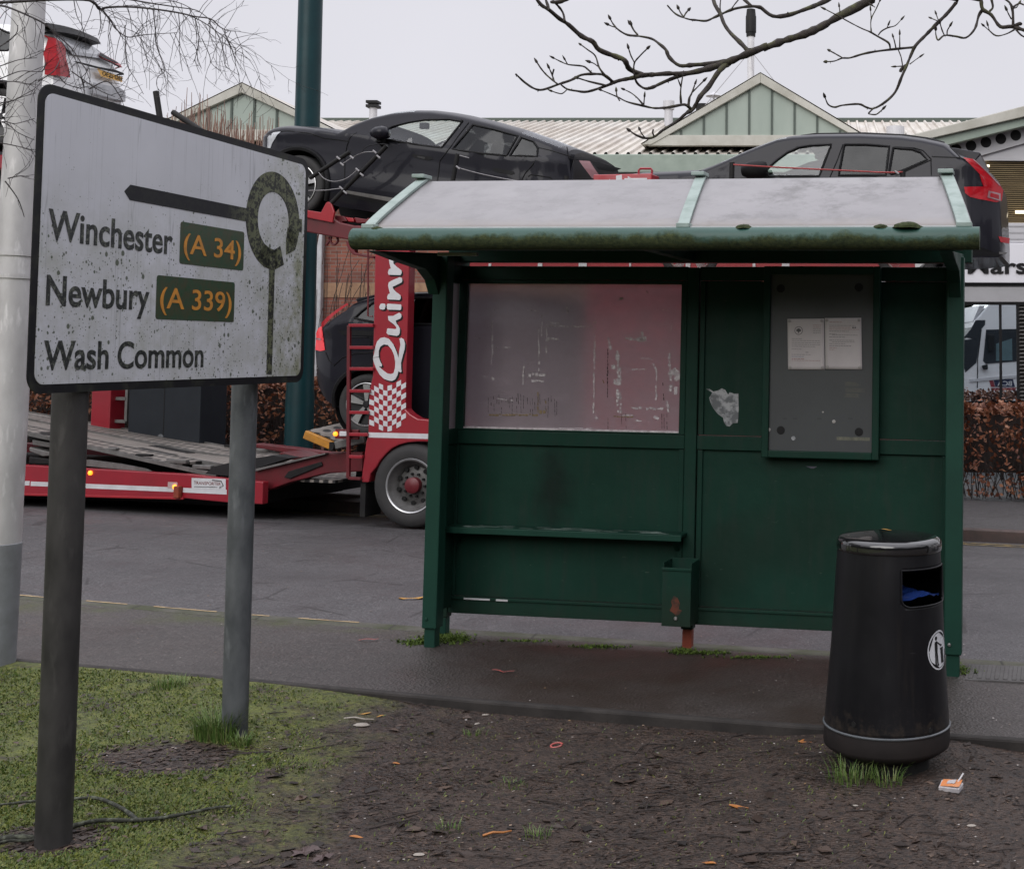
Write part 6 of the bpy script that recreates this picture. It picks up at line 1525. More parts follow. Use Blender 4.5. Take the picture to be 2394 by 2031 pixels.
rA, bA, ptA, tbA, sfA, hfA, miA = make_car('parked_car', 'glossy black fastback car tilted nose-up on the transporter upper deck, nose to the sign', TK, LA, 1.72, topA, botA, beltA, m['carblack'],
    [('w', W1, m['glass']), ('w', W2, m['tint']), ('w', W3_, m['tint'])], [(wc1[0], wc1[1], .335), (wc2[0], wc2[1], .335)], tumble=.34, noseL=.55, noseR=.7, kL=.40, kR=.22, screens=((TK.pt(Z4(585, 300), LA)[0], TK.pt(Z4(850, 300), LA)[0]), (TK.pt(Z4(1480, 300), LA)[0], TK.pt(Z4(1700, 300), LA)[0])))
def seam(tb, f, pts, LY, r=.006): tb(TK.poly([f(*p) for p in pts], LY), .001, r, 'door_seam', m['black'])
for pts in ([(565, 268), (530, 300), (512, 350), (500, 420), (505, 560)], [(1180, 200), (1130, 290), (1090, 372), (1045, 430), (1030, 560)], [(1592, 405), (1570, 450), (1530, 500), (1500, 560)], [(75, 262), (180, 258), (300, 272), (380, 300), (520, 318)], [(1590, 348), (1650, 360), (1760, 392)], [(1730, 335), (1745, 400), (1790, 405)], [(1545, 520), (1560, 508), (1660, 520), (1675, 540), (1660, 560)]): seam(tbA, Z4, pts, LA)
ptA(fa([(885, 398), (900, 392), (1000, 408), (1005, 422), (985, 428), (900, 410)]), .008, 'door_handle', m['trim']); ptA(fa([(920, 402), (965, 410), (960, 422), (918, 412)]), .012, 'door_handle', m['rimdark'])
ptA(fa([(1345, 476), (1360, 472), (1465, 490), (1472, 505), (1450, 510), (1360, 492)]), .008, 'door_handle', m['trim'])
ptA(fa([(36, 290), (80, 264), (130, 262), (105, 292), (75, 330), (62, 355), (35, 350)]), .006, 'headlamp', m['headlamp'])
ptA(fa([(1792, 410), (1840, 408), (1900, 520), (1850, 506)]), .006, 'tail_lamp', m['lamppale'])
ptA(fa([(1842, 405), (1975, 432), (1940, 458), (1880, 455)]), .008, 'spoiler_shade', m['black'])
ptA(fa([(560, 610), (800, 650), (800, 690), (520, 640)]), .004, 'sill_trim', m['trim']); ptA(fa([(500, 598), (790, 645), (1200, 710), (1200, 740), (780, 668), (500, 615)]), .010, 'sill_strip', m['steelgrey'])
def mirror(F_, c, s, ly, mat, root):
    mb = MB().lathe([(0, -s * .9), (s * .55, -s * .8), (s * .95, -s * .3), (s, s * .2), (s * .8, s * .6), (0, s * .75)], 20, (0, 0, 0), 'x'); mb.v = [(c[0] + a * 1.05, ly + b * .75, c[1] + z * .62) for a, b, z in mb.v]
    o = mb.build('wing_mirror', mat, root, smooth=60)
    MB().bar((c[0] - s * .3, ly + .02, c[1] - s * .5), (c[0] - s * .2, ly + .14, c[1] - s * .9), .06, .07).build('mirror_arm', m['trim'], o, bevel=.008); return o
mirror(TK, TK.pt(Z4(698, 268), LA - .14), .118, LA - .10, m['carblack'], rA)
def seats(root, yc, xs_, bl, mat):
    for x in xs_:
        z0 = bl(x + .15) - .42; h = .66
        for dy in (-.36, .36):
            mb = MB().prism([(x, z0), (x + .16, z0), (x + .26, z0 + h * .72), (x + .27, z0 + h), (x + .17, z0 + h), (x + .12, z0 + h * .7)], yc + dy - .2, yc + dy + .2); mb.build('seat', mat, root, bevel=.04, seg=3)
seats(rA, LA + .86, (TK.pt(Z4(1000, 300), LA)[0], TK.pt(Z4(1330, 300), LA)[0]), miA[3], m['seat'])
xw = TK.pt(Z4(780, 300), LA)[0]; MB().lathe([(.17, -.012), (.19, 0), (.17, .012), (.15, 0), (.17, -.012)], 28, (0, 0, 0), 'x').build('steering_wheel', m['seat'], rA, smooth=60).matrix_local = Matrix.Translation((xw + .35, LA + 1.2, miA[3](xw + .35) - .02)) @ Matrix.Rotation(R(-20), 4, 'Y')
MB().box(xw - .1, xw + .25, LA + .2, LA + 1.5, miA[3](xw) - .3, miA[3](xw) - .04).build('dashboard', m['seat'], rA, bevel=.05)
q = TK.pt(Z4(962, 240), LA + .8); MB().box(q[0] - .05, q[0] + .05, LA + .76, LA + .82, q[1] - .02, q[1] + .05).build('inside_mirror', m['trim'], rA, bevel=.01)

# --- black estate at the right
LB = .28
fb8 = lambda pts: TK.poly([Z8(*p) for p in pts], LB)
Y3 = Zm(2100, 280, 4.2); fb3 = lambda pts: TK.poly([Y3(*p) for p in pts], LB + .16)
ptsB = [(-420, 640), (-400, 600), (-330, 575), (-150, 556), (0, 548), (180, 536), (260, 500), (330, 462), (400, 424), (470, 392), (560, 354), (620, 330), (700, 314), (850, 304), (1100, 301), (1350, 311), (1480, 328), (1560, 345), (1620, 366), (1700, 445), (1800, 490), (1900, 570), (1925, 602), (1952, 630), (1968, 690), (1976, 930)]
topB = sorted(sil(TK, Z8, ptsB, [(0, LB + .8), (.3, LB + .5), (.7, LB + .42), (.78, LB + .7), (1, LB + 1.05)]))
botB = sorted(fb8([(-420, 900), (-300, 1000), (300, 1040), (1000, 1055), (1500, 1060), (1690, 1055), (1890, 1045), (1960, 1025), (1985, 985)]))
beltB = sorted(fb8([(-420, 600), (180, 545), (450, 566), (880, 566), (1240, 560), (1500, 556), (1720, 452), (1985, 470)]))
B1 = fb8([(498, 510), (560, 452), (620, 405), (690, 372), (760, 360), (888, 353), (822, 553), (512, 555)])
B2 = fb8([(968, 354), (1100, 354), (1246, 366), (1230, 547), (942, 549)]); B3 = fb8([(1272, 374), (1390, 385), (1440, 404), (1482, 450), (1350, 512), (1262, 545), (1252, 520)])
wb2 = TK.pt(D(1845, 515), LB); wb1 = (TK.pt(D(1400, 515), LB)[0], wb2[1])
rB, bB, ptB, tbB, sfB, hfB, miB = make_car('parked_car', 'black estate car with tall red tail lamps on the transporter deck above the shelter roof', TK, LB, 1.74, topB, botB, beltB, m['carblack'],
    [('w', B1, m['glass']), ('w', B2, m['tint']), ('w', B3, m['tint'])], [(wb2[0] - .02, wb2[1] + .05, .33), (wb1[0], wb1[1] + .05, .33)], tumble=.20, screens=((TK.pt(Z8(215, 400), LB)[0], TK.pt(Z8(600, 400), LB)[0]),), noseR=.42, kR=.30, kL=.4, noseL=.7)
ptB(fb3([(650, 392), (742, 405), (870, 520), (1000, 640), (1024, 680), (1010, 785), (960, 808), (800, 792), (720, 776), (672, 740), (660, 680), (840, 668), (880, 640), (800, 540), (720, 460)]), .006, 'tail_lamp', m['lampred'])
ptB(fb3([(890, 702), (1000, 716), (1000, 790), (880, 770)]), .012, 'lamp_lens', m['lamppale']); ptB(fb3([(910, 722), (985, 732), (985, 775), (905, 760)]), .014, 'lamp_lens', m['lampred'])
ptB(fb3([(742, 405), (775, 420), (1000, 632), (990, 640), (870, 520)]), .010, 'lamp_edge', m['lamppale'])
ptB(fb3([(640, 650), (660, 668), (840, 655), (868, 636), (690, 520), (640, 560)]), .003, 'rear_quarter', m['carblack'])
ptB(fb3([(980, 1140), (1082, 1145), (1078, 1200), (1000, 1195)]), .008, 'reflector', m['lampred'])
ptB(fb3([(640, 1345), (640, 1290), (820, 1260), (960, 1300), (1040, 1300), (1000, 1325), (960, 1335)]), .006, 'bumper_skirt', m['trim'])
ptB(fb3([(985, 1292), (1060, 1290), (1045, 1308), (985, 1314)]), .010, 'exhaust_trim', m['steelgrey'])
sp_ = fb3([(478, 250), (560, 258), (790, 300), (800, 318), (740, 390), (650, 385), (560, 320)])
MB().prism(sp_, LB + .30, LB + 1.44).build('roof_spoiler', m['carblack'], rB, bevel=.02)
for pts in ([(960, 352), (930, 450), (890, 555), (875, 640)], [(1505, 450), (1510, 550)], [(1280, 368), (1400, 376), (1455, 392), (1508, 448)], [(1508, 450), (1400, 500), (1290, 552)], [(1620, 368), (1690, 440), (1720, 455)], [(1510, 430), (1690, 440)], [(500, 515), (440, 560)]): seam(tbB, Z8, pts, LB)
rr8 = lambda x, y, dy: (lambda a: Vector((a[0], LB + dy, a[1])))(TK.pt(Z8(x, y), LB + dy))
for dy in (.30, 1.44): MB().tube([rr8(655, 338, .3) + Vector((0, dy - .3, 0))] + [rr8(x, y, .3) + Vector((0, dy - .3, 0)) for x, y in ((720, 316), (800, 304), (1100, 300), (1350, 312), (1500, 333), (1590, 358))], .022, 8).build('roof_rail', m['trim'], rB, smooth=60)
mirror(TK, TK.pt(Z8(430, 515), LB - .14), .16, LB - .10, m['trim'], rB)
zB = TK.pt(Z8(800, 640), LB)[1]; seats(rB, LB + .87, (TK.pt(Z8(760, 400), LB)[0], TK.pt(Z8(1150, 400), LB)[0]), miB[3], m['seat'])
MB().lathe([(.16, -.012), (.18, 0), (.16, .012), (.14, 0), (.16, -.012)], 28, (0, 0, 0), 'x').build('steering_wheel', m['seat'], rB, smooth=60).matrix_local = Matrix.Translation((TK.pt(Z8(600, 500), LB)[0], LB + 1.2, miB[3](TK.pt(Z8(600, 500), LB)[0]) + .0)) @ Matrix.Rotation(R(-20), 4, 'Y')
xb_ = TK.pt(Z8(470, 560), LB)[0]; MB().box(xb_, xb_ + .3, LB + .2, LB + 1.5, zB, zB + .2).build('dashboard', m['seat'], rB, bevel=.05)

# --- dark estate on the lower deck, tail to the left
LC = .36
fc = lambda pts: TK.poly([P4(*p) for p in pts], LC)
topC = sorted(fc([(128, 712), (150, 680), (200, 612), (300, 540), (400, 480), (440, 452), (470, 418), (560, 385), (680, 356), (900, 340), (1400, 330), (1900, 350), (2150, 400), (2400, 520), (2700, 640), (3100, 690), (3300, 760)]))
botC = sorted(fc([(128, 900), (150, 1130), (260, 1260), (400, 1330), (700, 1400), (2900, 1400), (3250, 1330), (3300, 1150)]))
beltC = sorted(fc([(128, 655), (220, 650), (480, 590), (680, 620), (1400, 630), (2300, 640), (3300, 700)]))
C1 = fc([(515, 578), (560, 525), (640, 452), (760, 425), (900, 415), (900, 628), (680, 612)]); C2 = fc([(950, 412), (1500, 400), (1500, 630), (950, 628)]); C3 = fc([(1560, 400), (1900, 415), (2250, 560), (2300, 625), (1560, 630)])
w1 = TK.pt(P4(612, 1290), LC); w2 = (TK.pt(P4(2700, 1290), LC)[0], w1[1])
rC, bC, ptC, tbC, sfC, hfC, miC = make_car('parked_car', 'dark estate car on the lower deck, lit red tail lamp showing behind the ladder', TK, LC, 1.74, topC, botC, beltC, m['carblack'],
    [('w', C1, m['tint']), ('w', C2, m['tint']), ('w', C3, m['tint'])], [(w1[0], w1[1], .325), (w2[0], w2[1], .325)], tumble=.30, noseL=.5, kL=.20, noseR=.6, kR=.35)
ptC(fc([(128, 700), (160, 664), (200, 640), (218, 660), (208, 720), (235, 800), (255, 840), (200, 850), (135, 840), (130, 760)]), .008, 'tail_lamp', m['lampglow'])
ptC(fc([(200, 640), (195, 612), (300, 535), (430, 452), (448, 462), (330, 550), (235, 640), (218, 660)]), .008, 'tail_lamp', m['lampred'])
ptC(fc([(128, 738), (205, 745), (212, 758), (128, 752)]), .014, 'lamp_band', m['lamppale'])
ptC(fc([(245, 672), (900, 690), (900, 730), (290, 715)]), .006, 'side_strip', m['trim'])
MB().prism(fc([(400, 412), (430, 400), (680, 350), (680, 372), (520, 412), (470, 440), (420, 445)]), LC + .3, LC + 1.44).build('roof_spoiler', m['carblack'], rC, bevel=.012)
for pts in ([(500, 735), (640, 735), (655, 760), (650, 820), (630, 838), (490, 830)], [(350, 970), (420, 905), (520, 872), (680, 860)], [(260, 860), (300, 930), (350, 970)]): seam(tbC, P4, pts, LC)
ptC(fc([(118, 1015), (150, 985), (175, 990), (130, 1030)]), .006, 'chrome_trim', m['rim'])

# --- white car on the trailer's upper deck, tail towards us
LD = .0; WD = 1.68; DF = Fr((-8.6, 14.6, -.14), (1, .05), .012)
W8 = Zm(0, 0, 3.353); C4 = Zm(0, 0, 3.675)
xd = DF.pt((100, 150), LD)[0]                       # the near rear corner
fd = lambda pts: DF.poly([C4(*p) for p in pts], LD)
def zD(y): return DF.pt((110, y), LD)[1]
tail = [(xd + .02, zD(52)), (xd + .035, zD(84)), (xd + .065, zD(122)), (xd + .09, zD(140)), (xd + .10, zD(180))]
topD = [(xd - 4.2, zD(215)), (xd - 4.1, zD(180)), (xd - 3.6, zD(165)), (xd - 3.1, zD(155)), (xd - 2.4, zD(78)), (xd - 2.0, zD(48)), (xd - 1.2, zD(40)), (xd - .5, zD(43)), (xd - .08, zD(50))] + tail[1:] + [(xd + .11, zD(215))]
botD = [(xd - 4.2, zD(300)), (xd - 3.9, zD(335)), (xd - .3, zD(335)), (xd + .05, zD(318)), (xd + .11, zD(290))]
beltD = [(xd - 4.2, zD(165)), (xd - 3.0, zD(138)), (xd - 1, zD(130)), (xd - .3, zD(122)), (xd + .36, zD(150))]
cD = (DF.pt((-4, 272), LD)); cD2 = (cD[0] - 2.6, cD[1])
D1 = [(xd - 2.2, zD(124)), (xd - 1.85, zD(72)), (xd - 1.30, zD(62)), (xd - 1.28, zD(124))]; D2 = [(xd - 1.2, zD(124)), (xd - 1.2, zD(62)), (xd - .60, zD(64)), (xd - .28, zD(90)), (xd - .42, zD(120))]
rD, bD, ptD, tbD, sfD, hfD, miD = make_car('parked_car', 'white car on the upper trailer deck with a yellow rear number plate, seen past twigs', DF, LD, WD, topD, botD, beltD, m['carwhite'],
    [('w', D1, m['tint']), ('w', D2, m['tint'])], [(cD[0], cD[1], .335), (cD2[0], cD2[1], .335)], tumble=.30, noseR=.25, kR=.08, kL=.35)
ycD = LD + WD / 2
def tailpt(y, z, off=.01):
    """a point on the sloping tail surface at height z"""
    tt = [(a, b) for a, b in topD if a >= xd - .1]; x = tt[-1][0]
    for (xa, za), (xb, zb_) in zip(tt, tt[1:]):
        if zb_ <= z <= za: x = xa + (xb - xa) * (za - z) / (za - zb_ + 1e-9)
    dy = abs(y - ycD) / (WD / 2); x -= 0 if dy < .92 else .22 * (1 - (max(0, 1 - dy) / .08) ** .42)
    return (x + off, y, z)
def tailpatch(poly, nm, mat, off=.012, cuts=3):
    bm = bmesh.new(); f = bm.faces.new([bm.verts.new((0, a, b)) for a, b in poly]); bmesh.ops.triangulate(bm, faces=[f], ngon_method='EAR_CLIP'); bmesh.ops.subdivide_edges(bm, edges=bm.edges, cuts=cuts, use_grid_fill=True)
    for v in bm.verts: v.co = tailpt(v.co.y, v.co.z, off)
    bmesh.ops.recalc_face_normals(bm, faces=bm.faces)
    me = bpy.data.meshes.new(nm); bm.to_mesh(me); bm.free(); me.materials.append(mat); o = bpy.data.objects.new(nm, me); COL.objects.link(o); o.parent = rD; return o
# the tail seen square on: plane at the tail, mapped from the picture
XT = xd + .05
def tp(px, py):
    """picture -> (y, z) on the upright plane through the tail"""
    c = DF.c; d = DF.I.to_3x3() @ ray(*C4(px, py)); t_ = (XT - c.x) / d.x; q = c + d * t_; return (q.y, q.z)
def tpoly(pts): return [tp(*p) for p in pts]
MB().add([], []).v
sp0 = [tp(415, 198), tp(850, 330), tp(835, 385), tp(420, 285)]
smb = MB()
for i in range(13):
    u = i / 12; ya = sp0[0][0] + (sp0[1][0] - sp0[0][0]) * u; za = sp0[0][1] + (sp0[1][1] - sp0[0][1]) * u + .03 * math.sin(math.pi * u); zb_ = sp0[3][1] + (sp0[2][1] - sp0[3][1]) * u + .03 * math.sin(math.pi * u)
    smb.v += [(XT - .35, ya, za - .05), (XT - .02, ya, za), (XT + .03, ya, zb_ + .02), (XT - .10, ya, zb_ - .01)]
for i in range(12):
    for k in range(4): a = i * 4 + k; b = i * 4 + (k + 1) % 4; smb.f.append((a, b, b + 4, a + 4)); smb.m.append(0)
smb.build('roof_spoiler', m['black'], rD, smooth=50)
def flatpatch(pts, nm, mat, dx, th=.01):
    return tailpatch([(max(ycD - WD * .495, min(ycD + WD * .495, a)), b) for a, b in tpoly(pts)], nm, mat, .030 + max(0, dx) * .22)
def flatpatch_old(pts, nm, mat, dx, th=.01):
    q = tpoly(pts); mb = MB(); n = len(q); bm = bmesh.new(); vs_ = [bm.verts.new((XT + dx - .22 * (abs(a - ycD) / (WD / 2)) ** 3, a, b)) for a, b in q]; f = bm.faces.new(vs_); bmesh.ops.triangulate(bm, faces=[f], ngon_method='EAR_CLIP')
    bmesh.ops.recalc_face_normals(bm, faces=bm.faces)
    me = bpy.data.meshes.new(nm); bm.to_mesh(me); bm.free(); me.materials.append(mat); o = bpy.data.objects.new(nm, me); COL.objects.link(o); o.parent = rD
    s = o.modifiers.new('thick', 'SOLIDIFY'); s.thickness = th; s.offset = 0; return o
flatpatch([(420, 285), (835, 385), (1010, 545), (1050, 600), (830, 500), (600, 470), (560, 400), (480, 330)], 'rear_glass', simple('glass with painted sky reflection', (.40, .41, .43), .15, coat=.5), .02)  # the sky's reflection is painted into this pale base colour
flatpatch([(395 + (a - 395) * .66, b) for a, b in [(408, 285), (450, 318), (560, 370), (592, 415), (585, 470), (552, 500), (556, 600), (602, 668), (520, 660), (395, 640), (400, 500), (420, 460), (470, 430), (490, 400), (455, 360)]], 'tail_lamp', m['lampred'], .10, .03)
flatpatch([(835, 480), (870, 450), (1000, 530), (1085, 600), (1070, 600), (960, 545), (850, 500)], 'tail_lamp', m['lampred'], .10, .02)
flatpatch([(835, 475), (865, 452), (1010, 545), (985, 545), (850, 492)], 'wiper', m['black'], .13, .012)
flatpatch([(560, 525), (620, 530), (800, 575), (950, 600), (1085, 655), (1085, 668), (950, 625), (790, 592), (610, 545)], 'tailgate_shadow_gap', m['trim'], .14, .01)
pq = [(778, 588), (1002, 665), (990, 708), (795, 655)]
np_ = flatpatch(pq, 'number_plate', simple('yellow number plate', (.62, .33, .03), .4, scale=8), .165, .012)
q = tpoly(pq); W_ = math.hypot(q[1][0] - q[0][0], 0); ytl, ztl = q[3]
ch = text_mb('OE25 OEF', .07, .01); xa_ = min(v[0] for v in ch.v); xb2 = max(v[0] for v in ch.v); k_ = W_ * .80 / (xb2 - xa_)
sl = (q[2][1] - q[3][1]) / (q[2][0] - q[3][0])
ch.v = [(tailpt(q[3][0] + W_ * .08 + (v[0] - xa_) * k_, q[3][1] + .05, .030 + .165 * .22 + .006)[0] - v[1], q[3][0] + W_ * .08 + (v[0] - xa_) * k_, q[3][1] + .022 + v[2] * .85 + sl * (v[0] - xa_) * k_) for v in ch.v]
ch.build('plate_characters', m['trim'], np_)
flatpatch([(720, 708), (1085, 790), (1085, 900), (900, 850), (720, 800)], 'bumper_step', simple('grey bumper paint', (.52, .53, .55), .5), .15, .02)
# ---------------------------------------------------------------- far side: buildings
GB = Fr((0, 26, -.35), (1, 0)); gp = lambda x, y, ly=0.0: GB.pt(D(x, y), ly)
g = thing('sheet_roofed_building', 'long low brick building with pale ribbed roof and two green boarded gables', 'building', GB.M)
ez = gp(1400, 322)[1]; XL, XR = -34.0, 9.5
MB().box(XL, XR, .25, 9, 0, ez - .42).build('wall', m['brick'], g)
bz0, bz1 = gp(760, 588)[1], gp(760, 581)[1]
MB().box(XL, XR, .235, .249, bz0 - .15, bz1 + .08).build('string_course', m['sandbrick'], g)
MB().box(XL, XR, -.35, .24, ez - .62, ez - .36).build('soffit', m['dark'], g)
MB().box(XL, XR, -.45, -.30, ez - .36, ez + .02).build('gutter_fascia', m['sagetrim'], g, bevel=.02)
RY = 8.0; rz_ = gp(1150, 247.5, RY)[1]
rf = MB(); NR = 190
pitchn = [(0, 0)]
for i in range(NR):
    xa = XL + (XR - XL) * i / NR; xb = XL + (XR - XL) * (i + 1) / NR; w_ = xb - xa
    xs_ = [xa, xa + w_ * .62, xa + w_ * .72, xa + w_ * .90]; hs_ = [0, 0, .05, .05]
    for x, h in zip(xs_, hs_): rf.v += [(x, -.40, ez + .02 + h), (x, RY, rz_ + h)]
n = len(rf.v) // 2
rf.f = [(2 * i, 2 * i + 2, 2 * i + 3, 2 * i + 1) for i in range(n - 1)]; rf.m = [0] * (n - 1)
rf.build('roof', m['corr'], g)
MB().box(XL, XR, RY - .1, RY + .25, rz_ - .03, rz_ + .09).build('ridge_cap', m['sagedark'], g)
MB().add([(XL, RY, rz_), (XR, RY, rz_), (XR, RY + 9, ez), (XL, RY + 9, ez)], [(0, 1, 2, 3)]).build('roof', m['corr'], g)
def gable(apex, half_d, base_y):
    ax, az = gp(*apex); bx0, bz = gp(apex[0] - half_d, base_y); bx1 = ax + (ax - bx0)
    q = MB().prism([(bx0 + .12, bz), (bx1 - .12, bz), (ax, az - .10)], -.10, -.02).build('gable', m['sage'], g)
    sm = MB(); k = (az - bz) / (ax - bx0)
    x = ax + .21
    xs_ = [ax + .235 * (2 * i + 1) for i in range(-9, 9)]
    for x in xs_:
        if bx0 + .3 < x < bx1 - .3:
            h = bz + k * (ax - abs(x - ax) - bx0) - .12; sm.box(x - .022, x + .022, -.125, -.101, bz + .10, h)
    sm.build('board_joint', m['sagedark'], q)
    for s in (-1, 1):
        e = bx0 if s < 0 else bx1
        MB().prism([(ax, az + .03), (e + s * .18, bz - .04), (e - s * .02, bz - .04), (ax, az - .17)], -.20, -.03).build('barge_board', m['cream'], q, bevel=.01)
    MB().box(bx0 - .05, bx1 + .05, -.18, -.02, bz - .06, bz + .16).build('sill_board', m['cream'], q, bevel=.01)
    yb = (az - ez) / (rz_ - ez) * RY
    for s in (-1, 1):
        e = bx0 - .2 if s < 0 else bx1 + .2; yb2 = max(.0, (bz - .05 - ez) / (rz_ - ez) * (RY + .4) - .4)
        MB().add([(ax, -.2, az + .05), (e, -.2, bz - .02), (e, yb2 + .3, bz - .02), (ax, yb + .3, az + .05)], [(0, 1, 2, 3)]).build('gable_roof', m['corr'], q)
    return ax, az
axr, azr = gable((1545, 156), 222, 293); axl, azl = gable((500, 176), 212, 282)
def flue(px, py0, py1, r, ly, cap, mat):
    a = gp(px, py0, ly); b = gp(px, py1, ly)
    f = MB().lathe([(r, a[1]), (r, b[1]), (0, b[1])], 20, (a[0], ly, 0)).build('flue', mat, g, smooth=40)
    if cap == 'box': MB().box(a[0] - r * 1.5, a[0] + r * 1.5, ly - r * 1.5, ly + r * 1.5, b[1] - .02, b[1] + .05).box(a[0] - r * 1.5, a[0] + r * 1.5, ly - r * 1.5, ly + r * 1.5, b[1] + .09, b[1] + .16).box(a[0] - r, a[0] + r, ly - r, ly + r, b[1] + .05, b[1] + .09).build('flue_cowl', m['chassis'], f)
    if cap == 'cone': MB().lathe([(r * 2.4, b[1] + .10), (0, b[1] + .22)], 20, (a[0], ly, 0)).lathe([(r * .3, b[1]), (r * .3, b[1] + .15)], 8, (a[0], ly, 0)).build('flue_cowl', m['claddinggrey'], f)
    if cap == 'drum': MB().lathe([(r * 1.2, b[1] - .1), (r * 1.35, b[1] - .1), (r * 1.35, b[1] + .12), (0, b[1] + .12)], 20, (a[0], ly, 0)).build('flue_cowl', mat, f)
flue(757, 262, 218, .10, 7.0, 'box', m['claddinggrey']); flue(1357, 290, 215, .11, 6.5, 'drum', m['claddinggrey']); flue(1449, 240, 204, .085, 5.0, 'cone', m['claddinggrey']); flue(1427, 240, 222, .13, 5.2, 'drum', m['chassis'])
flue(1818, 290, 268, .16, 4.0, 'drum', m['claddinggrey'])
MY = 4.5; a = gp(1524, 190, MY); b = gp(1524, 75, MY); c = gp(1525, 20, MY); 
ms = MB().lathe([(.085, a[1] - .5), (.085, b[1])], 20, (a[0], MY, 0)).build('flue_mast', m['white'], g, smooth=40)
MB().lathe([(.11, b[1]), (.115, b[1] + .1), (.13, b[1] + .1), (.13, b[1] + .5), (.12, b[1] + .52), (.105, c[1]), (0, c[1])], 20, (a[0], MY, 0)).build('mast_sleeve', m['chassis'], ms, smooth=40)
MB().lathe([(.10, gp(1524, 103, MY)[1]), (.10, gp(1524, 100, MY)[1])], 16, (a[0], MY, 0)).build('guy_collar', m['chassis'], ms)
gw = MB()
for px, py in ((1604, 206), (1420, 228), (1535, 205)):
    q = gp(px, py, MY - 1.5); gw.tube([(a[0], MY, gp(1524, 103, MY)[1]), (q[0], MY - 1.5, q[1])], .009, 5)
gw.build('guy_wire', m['rope'], ms)
a = gp(637, 700, .1); b = gp(655, 480, .1)
MB().box(a[0], b[0], .08, .23, 0, ez - .62).build('downpipe', m['pipe'], g, bevel=.02)
# brick wall end seen at the far left edge is the same wall
# --- showroom wing at the right
WB = Fr((2.0, 19.0, -.35), (1, .05)); wp = lambda f, pts, ly=0.0: WB.poly([f(*p) for p in pts], ly)
BZ = Zm(1780, 0, 3.386); R7 = Zm(2150, 500, 2.205)
s_ = thing('car_showroom', 'pale showroom with a white lettered fascia, slatted upper window and dark reflective glass', 'building', WB.M)
xr_ = 9.0
def row(y0, y1, ly=0.0, f=D, x=2010): return WB.pt(f(x, y1), ly)[1], WB.pt(f(x, y0), ly)[1]
xl_ = WB.pt(D(1700, 600))[0]
zs = {k: WB.pt(R7(370, v))[1] for k, v in {'clad_t': 47, 'clad_b': 150, 'fas_b': 357, 'head_b': 465, 'sill_t': 1380, 'sill_b': 1400, 'base_b': 1452}.items()}
slz1 = WB.pt(Y3(1000, 405))[1]; slz0 = WB.pt(Y3(1000, 1012))[1]
MB().box(xl_, xr_, .0, .2, zs['clad_b'] + .004, slz0).build('cladding_band', m['claddinggrey'], s_, bevel=.01)
gr = MB()
for k in range(3): z = zs['clad_b'] + (slz0 - zs['clad_b']) * (k + .55) / 3.2; gr.box(xl_, xr_, -.008, -.001, z, z + .02)
gr.build('cladding_joint', m['bandgrey'], s_)
fs_ = MB().box(xl_, xr_, -.06, .19, zs['fas_b'], zs['clad_b'] - .004).build('fascia_sign', m['fasciawhite'], s_, bevel=.012)
a = WB.pt(Y3(682, 1507), -.07); b = WB.pt(Y3(1262, 1507), -.07); c = WB.pt(Y3(682, 1352), -.07)
fit_text('Mars', a[0], b[0], a[1], c[1] - a[1], -.072, .02, .02).build('lettering', m['trim'], fs_)
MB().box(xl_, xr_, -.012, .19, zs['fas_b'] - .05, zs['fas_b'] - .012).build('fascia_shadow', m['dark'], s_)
MB().box(xl_, xr_, -.0, .19, zs['head_b'] + .03, zs['fas_b'] - .052).build('window_head', m['bandgrey'], s_, bevel=.008)
MB().box(xl_, xr_, .02, .19, zs['head_b'] - .01, zs['head_b'] + .028).build('window_head', m['trim'], s_)
xg1 = WB.pt(R7(508, 700))[0]
gl = MB().box(xl_, xg1, .06, .10, zs['sill_t'], zs['head_b'] - .012).build('shop_window', m['mirror'], s_)
for px in (421,):
    x = WB.pt(R7(px, 700))[0]; MB().box(x - .018, x + .018, .040, .059, zs['sill_t'], zs['head_b'] - .012).build('window_joint', m['trim'], gl)
lv = MB(); 
for k in range(46): z = zs['sill_t'] + (zs['head_b'] - zs['sill_t']) * k / 46; lv.add([(xg1 + .02, .02, z), (xr_, .02, z), (xr_, .09, z + .04), (xg1 + .02, .09, z + .04)], [(0, 1, 2, 3)])
MB().box(xg1 + .0, xr_, .10, .16, zs['sill_t'], zs['head_b'] - .012).build('louvre_backing', m['dark'], s_); lv.build('louvre', m['steelgrey'], s_)
MB().box(xg1 - .01, xg1 + .03, .03, .12, zs['sill_t'], zs['head_b'] - .012).build('window_post', m['trim'], s_)
MB().box(xl_, xr_, -.05, .19, zs['sill_b'], zs['sill_t'] - .002).build('sill', m['white'], s_, bevel=.008)
MB().box(xl_, xr_, .0, .19, -.3, zs['sill_b'] - .002).build('brick_base', m['brick'], s_)
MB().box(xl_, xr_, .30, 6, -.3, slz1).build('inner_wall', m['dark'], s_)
# slatted upper window with lit lamps
sl = MB(); N_ = 30
for k in range(N_): z = slz0 + (slz1 - slz0) * k / N_; sl.box(xl_, xr_, .04, .075, z + .004, z + (slz1 - slz0) / N_ * .66)
sl.build('timber_slats', m['slat'], s_)
MB().box(xl_, xr_, .10, .16, slz0, slz1).build('slat_backing', simple('dim interior', (.05, .04, .022), .8), s_)
for (x0, y0, x1, y1) in ((815, 445, 893, 466), (1150, 895, 1330, 922)):
    a, b = WB.pt(Y3(x0, y1), .03), WB.pt(Y3(x1, y0), .03); MB().box(a[0], b[0], .005, .038, a[1], b[1]).build('strip_lamp', m['tube'], s_)
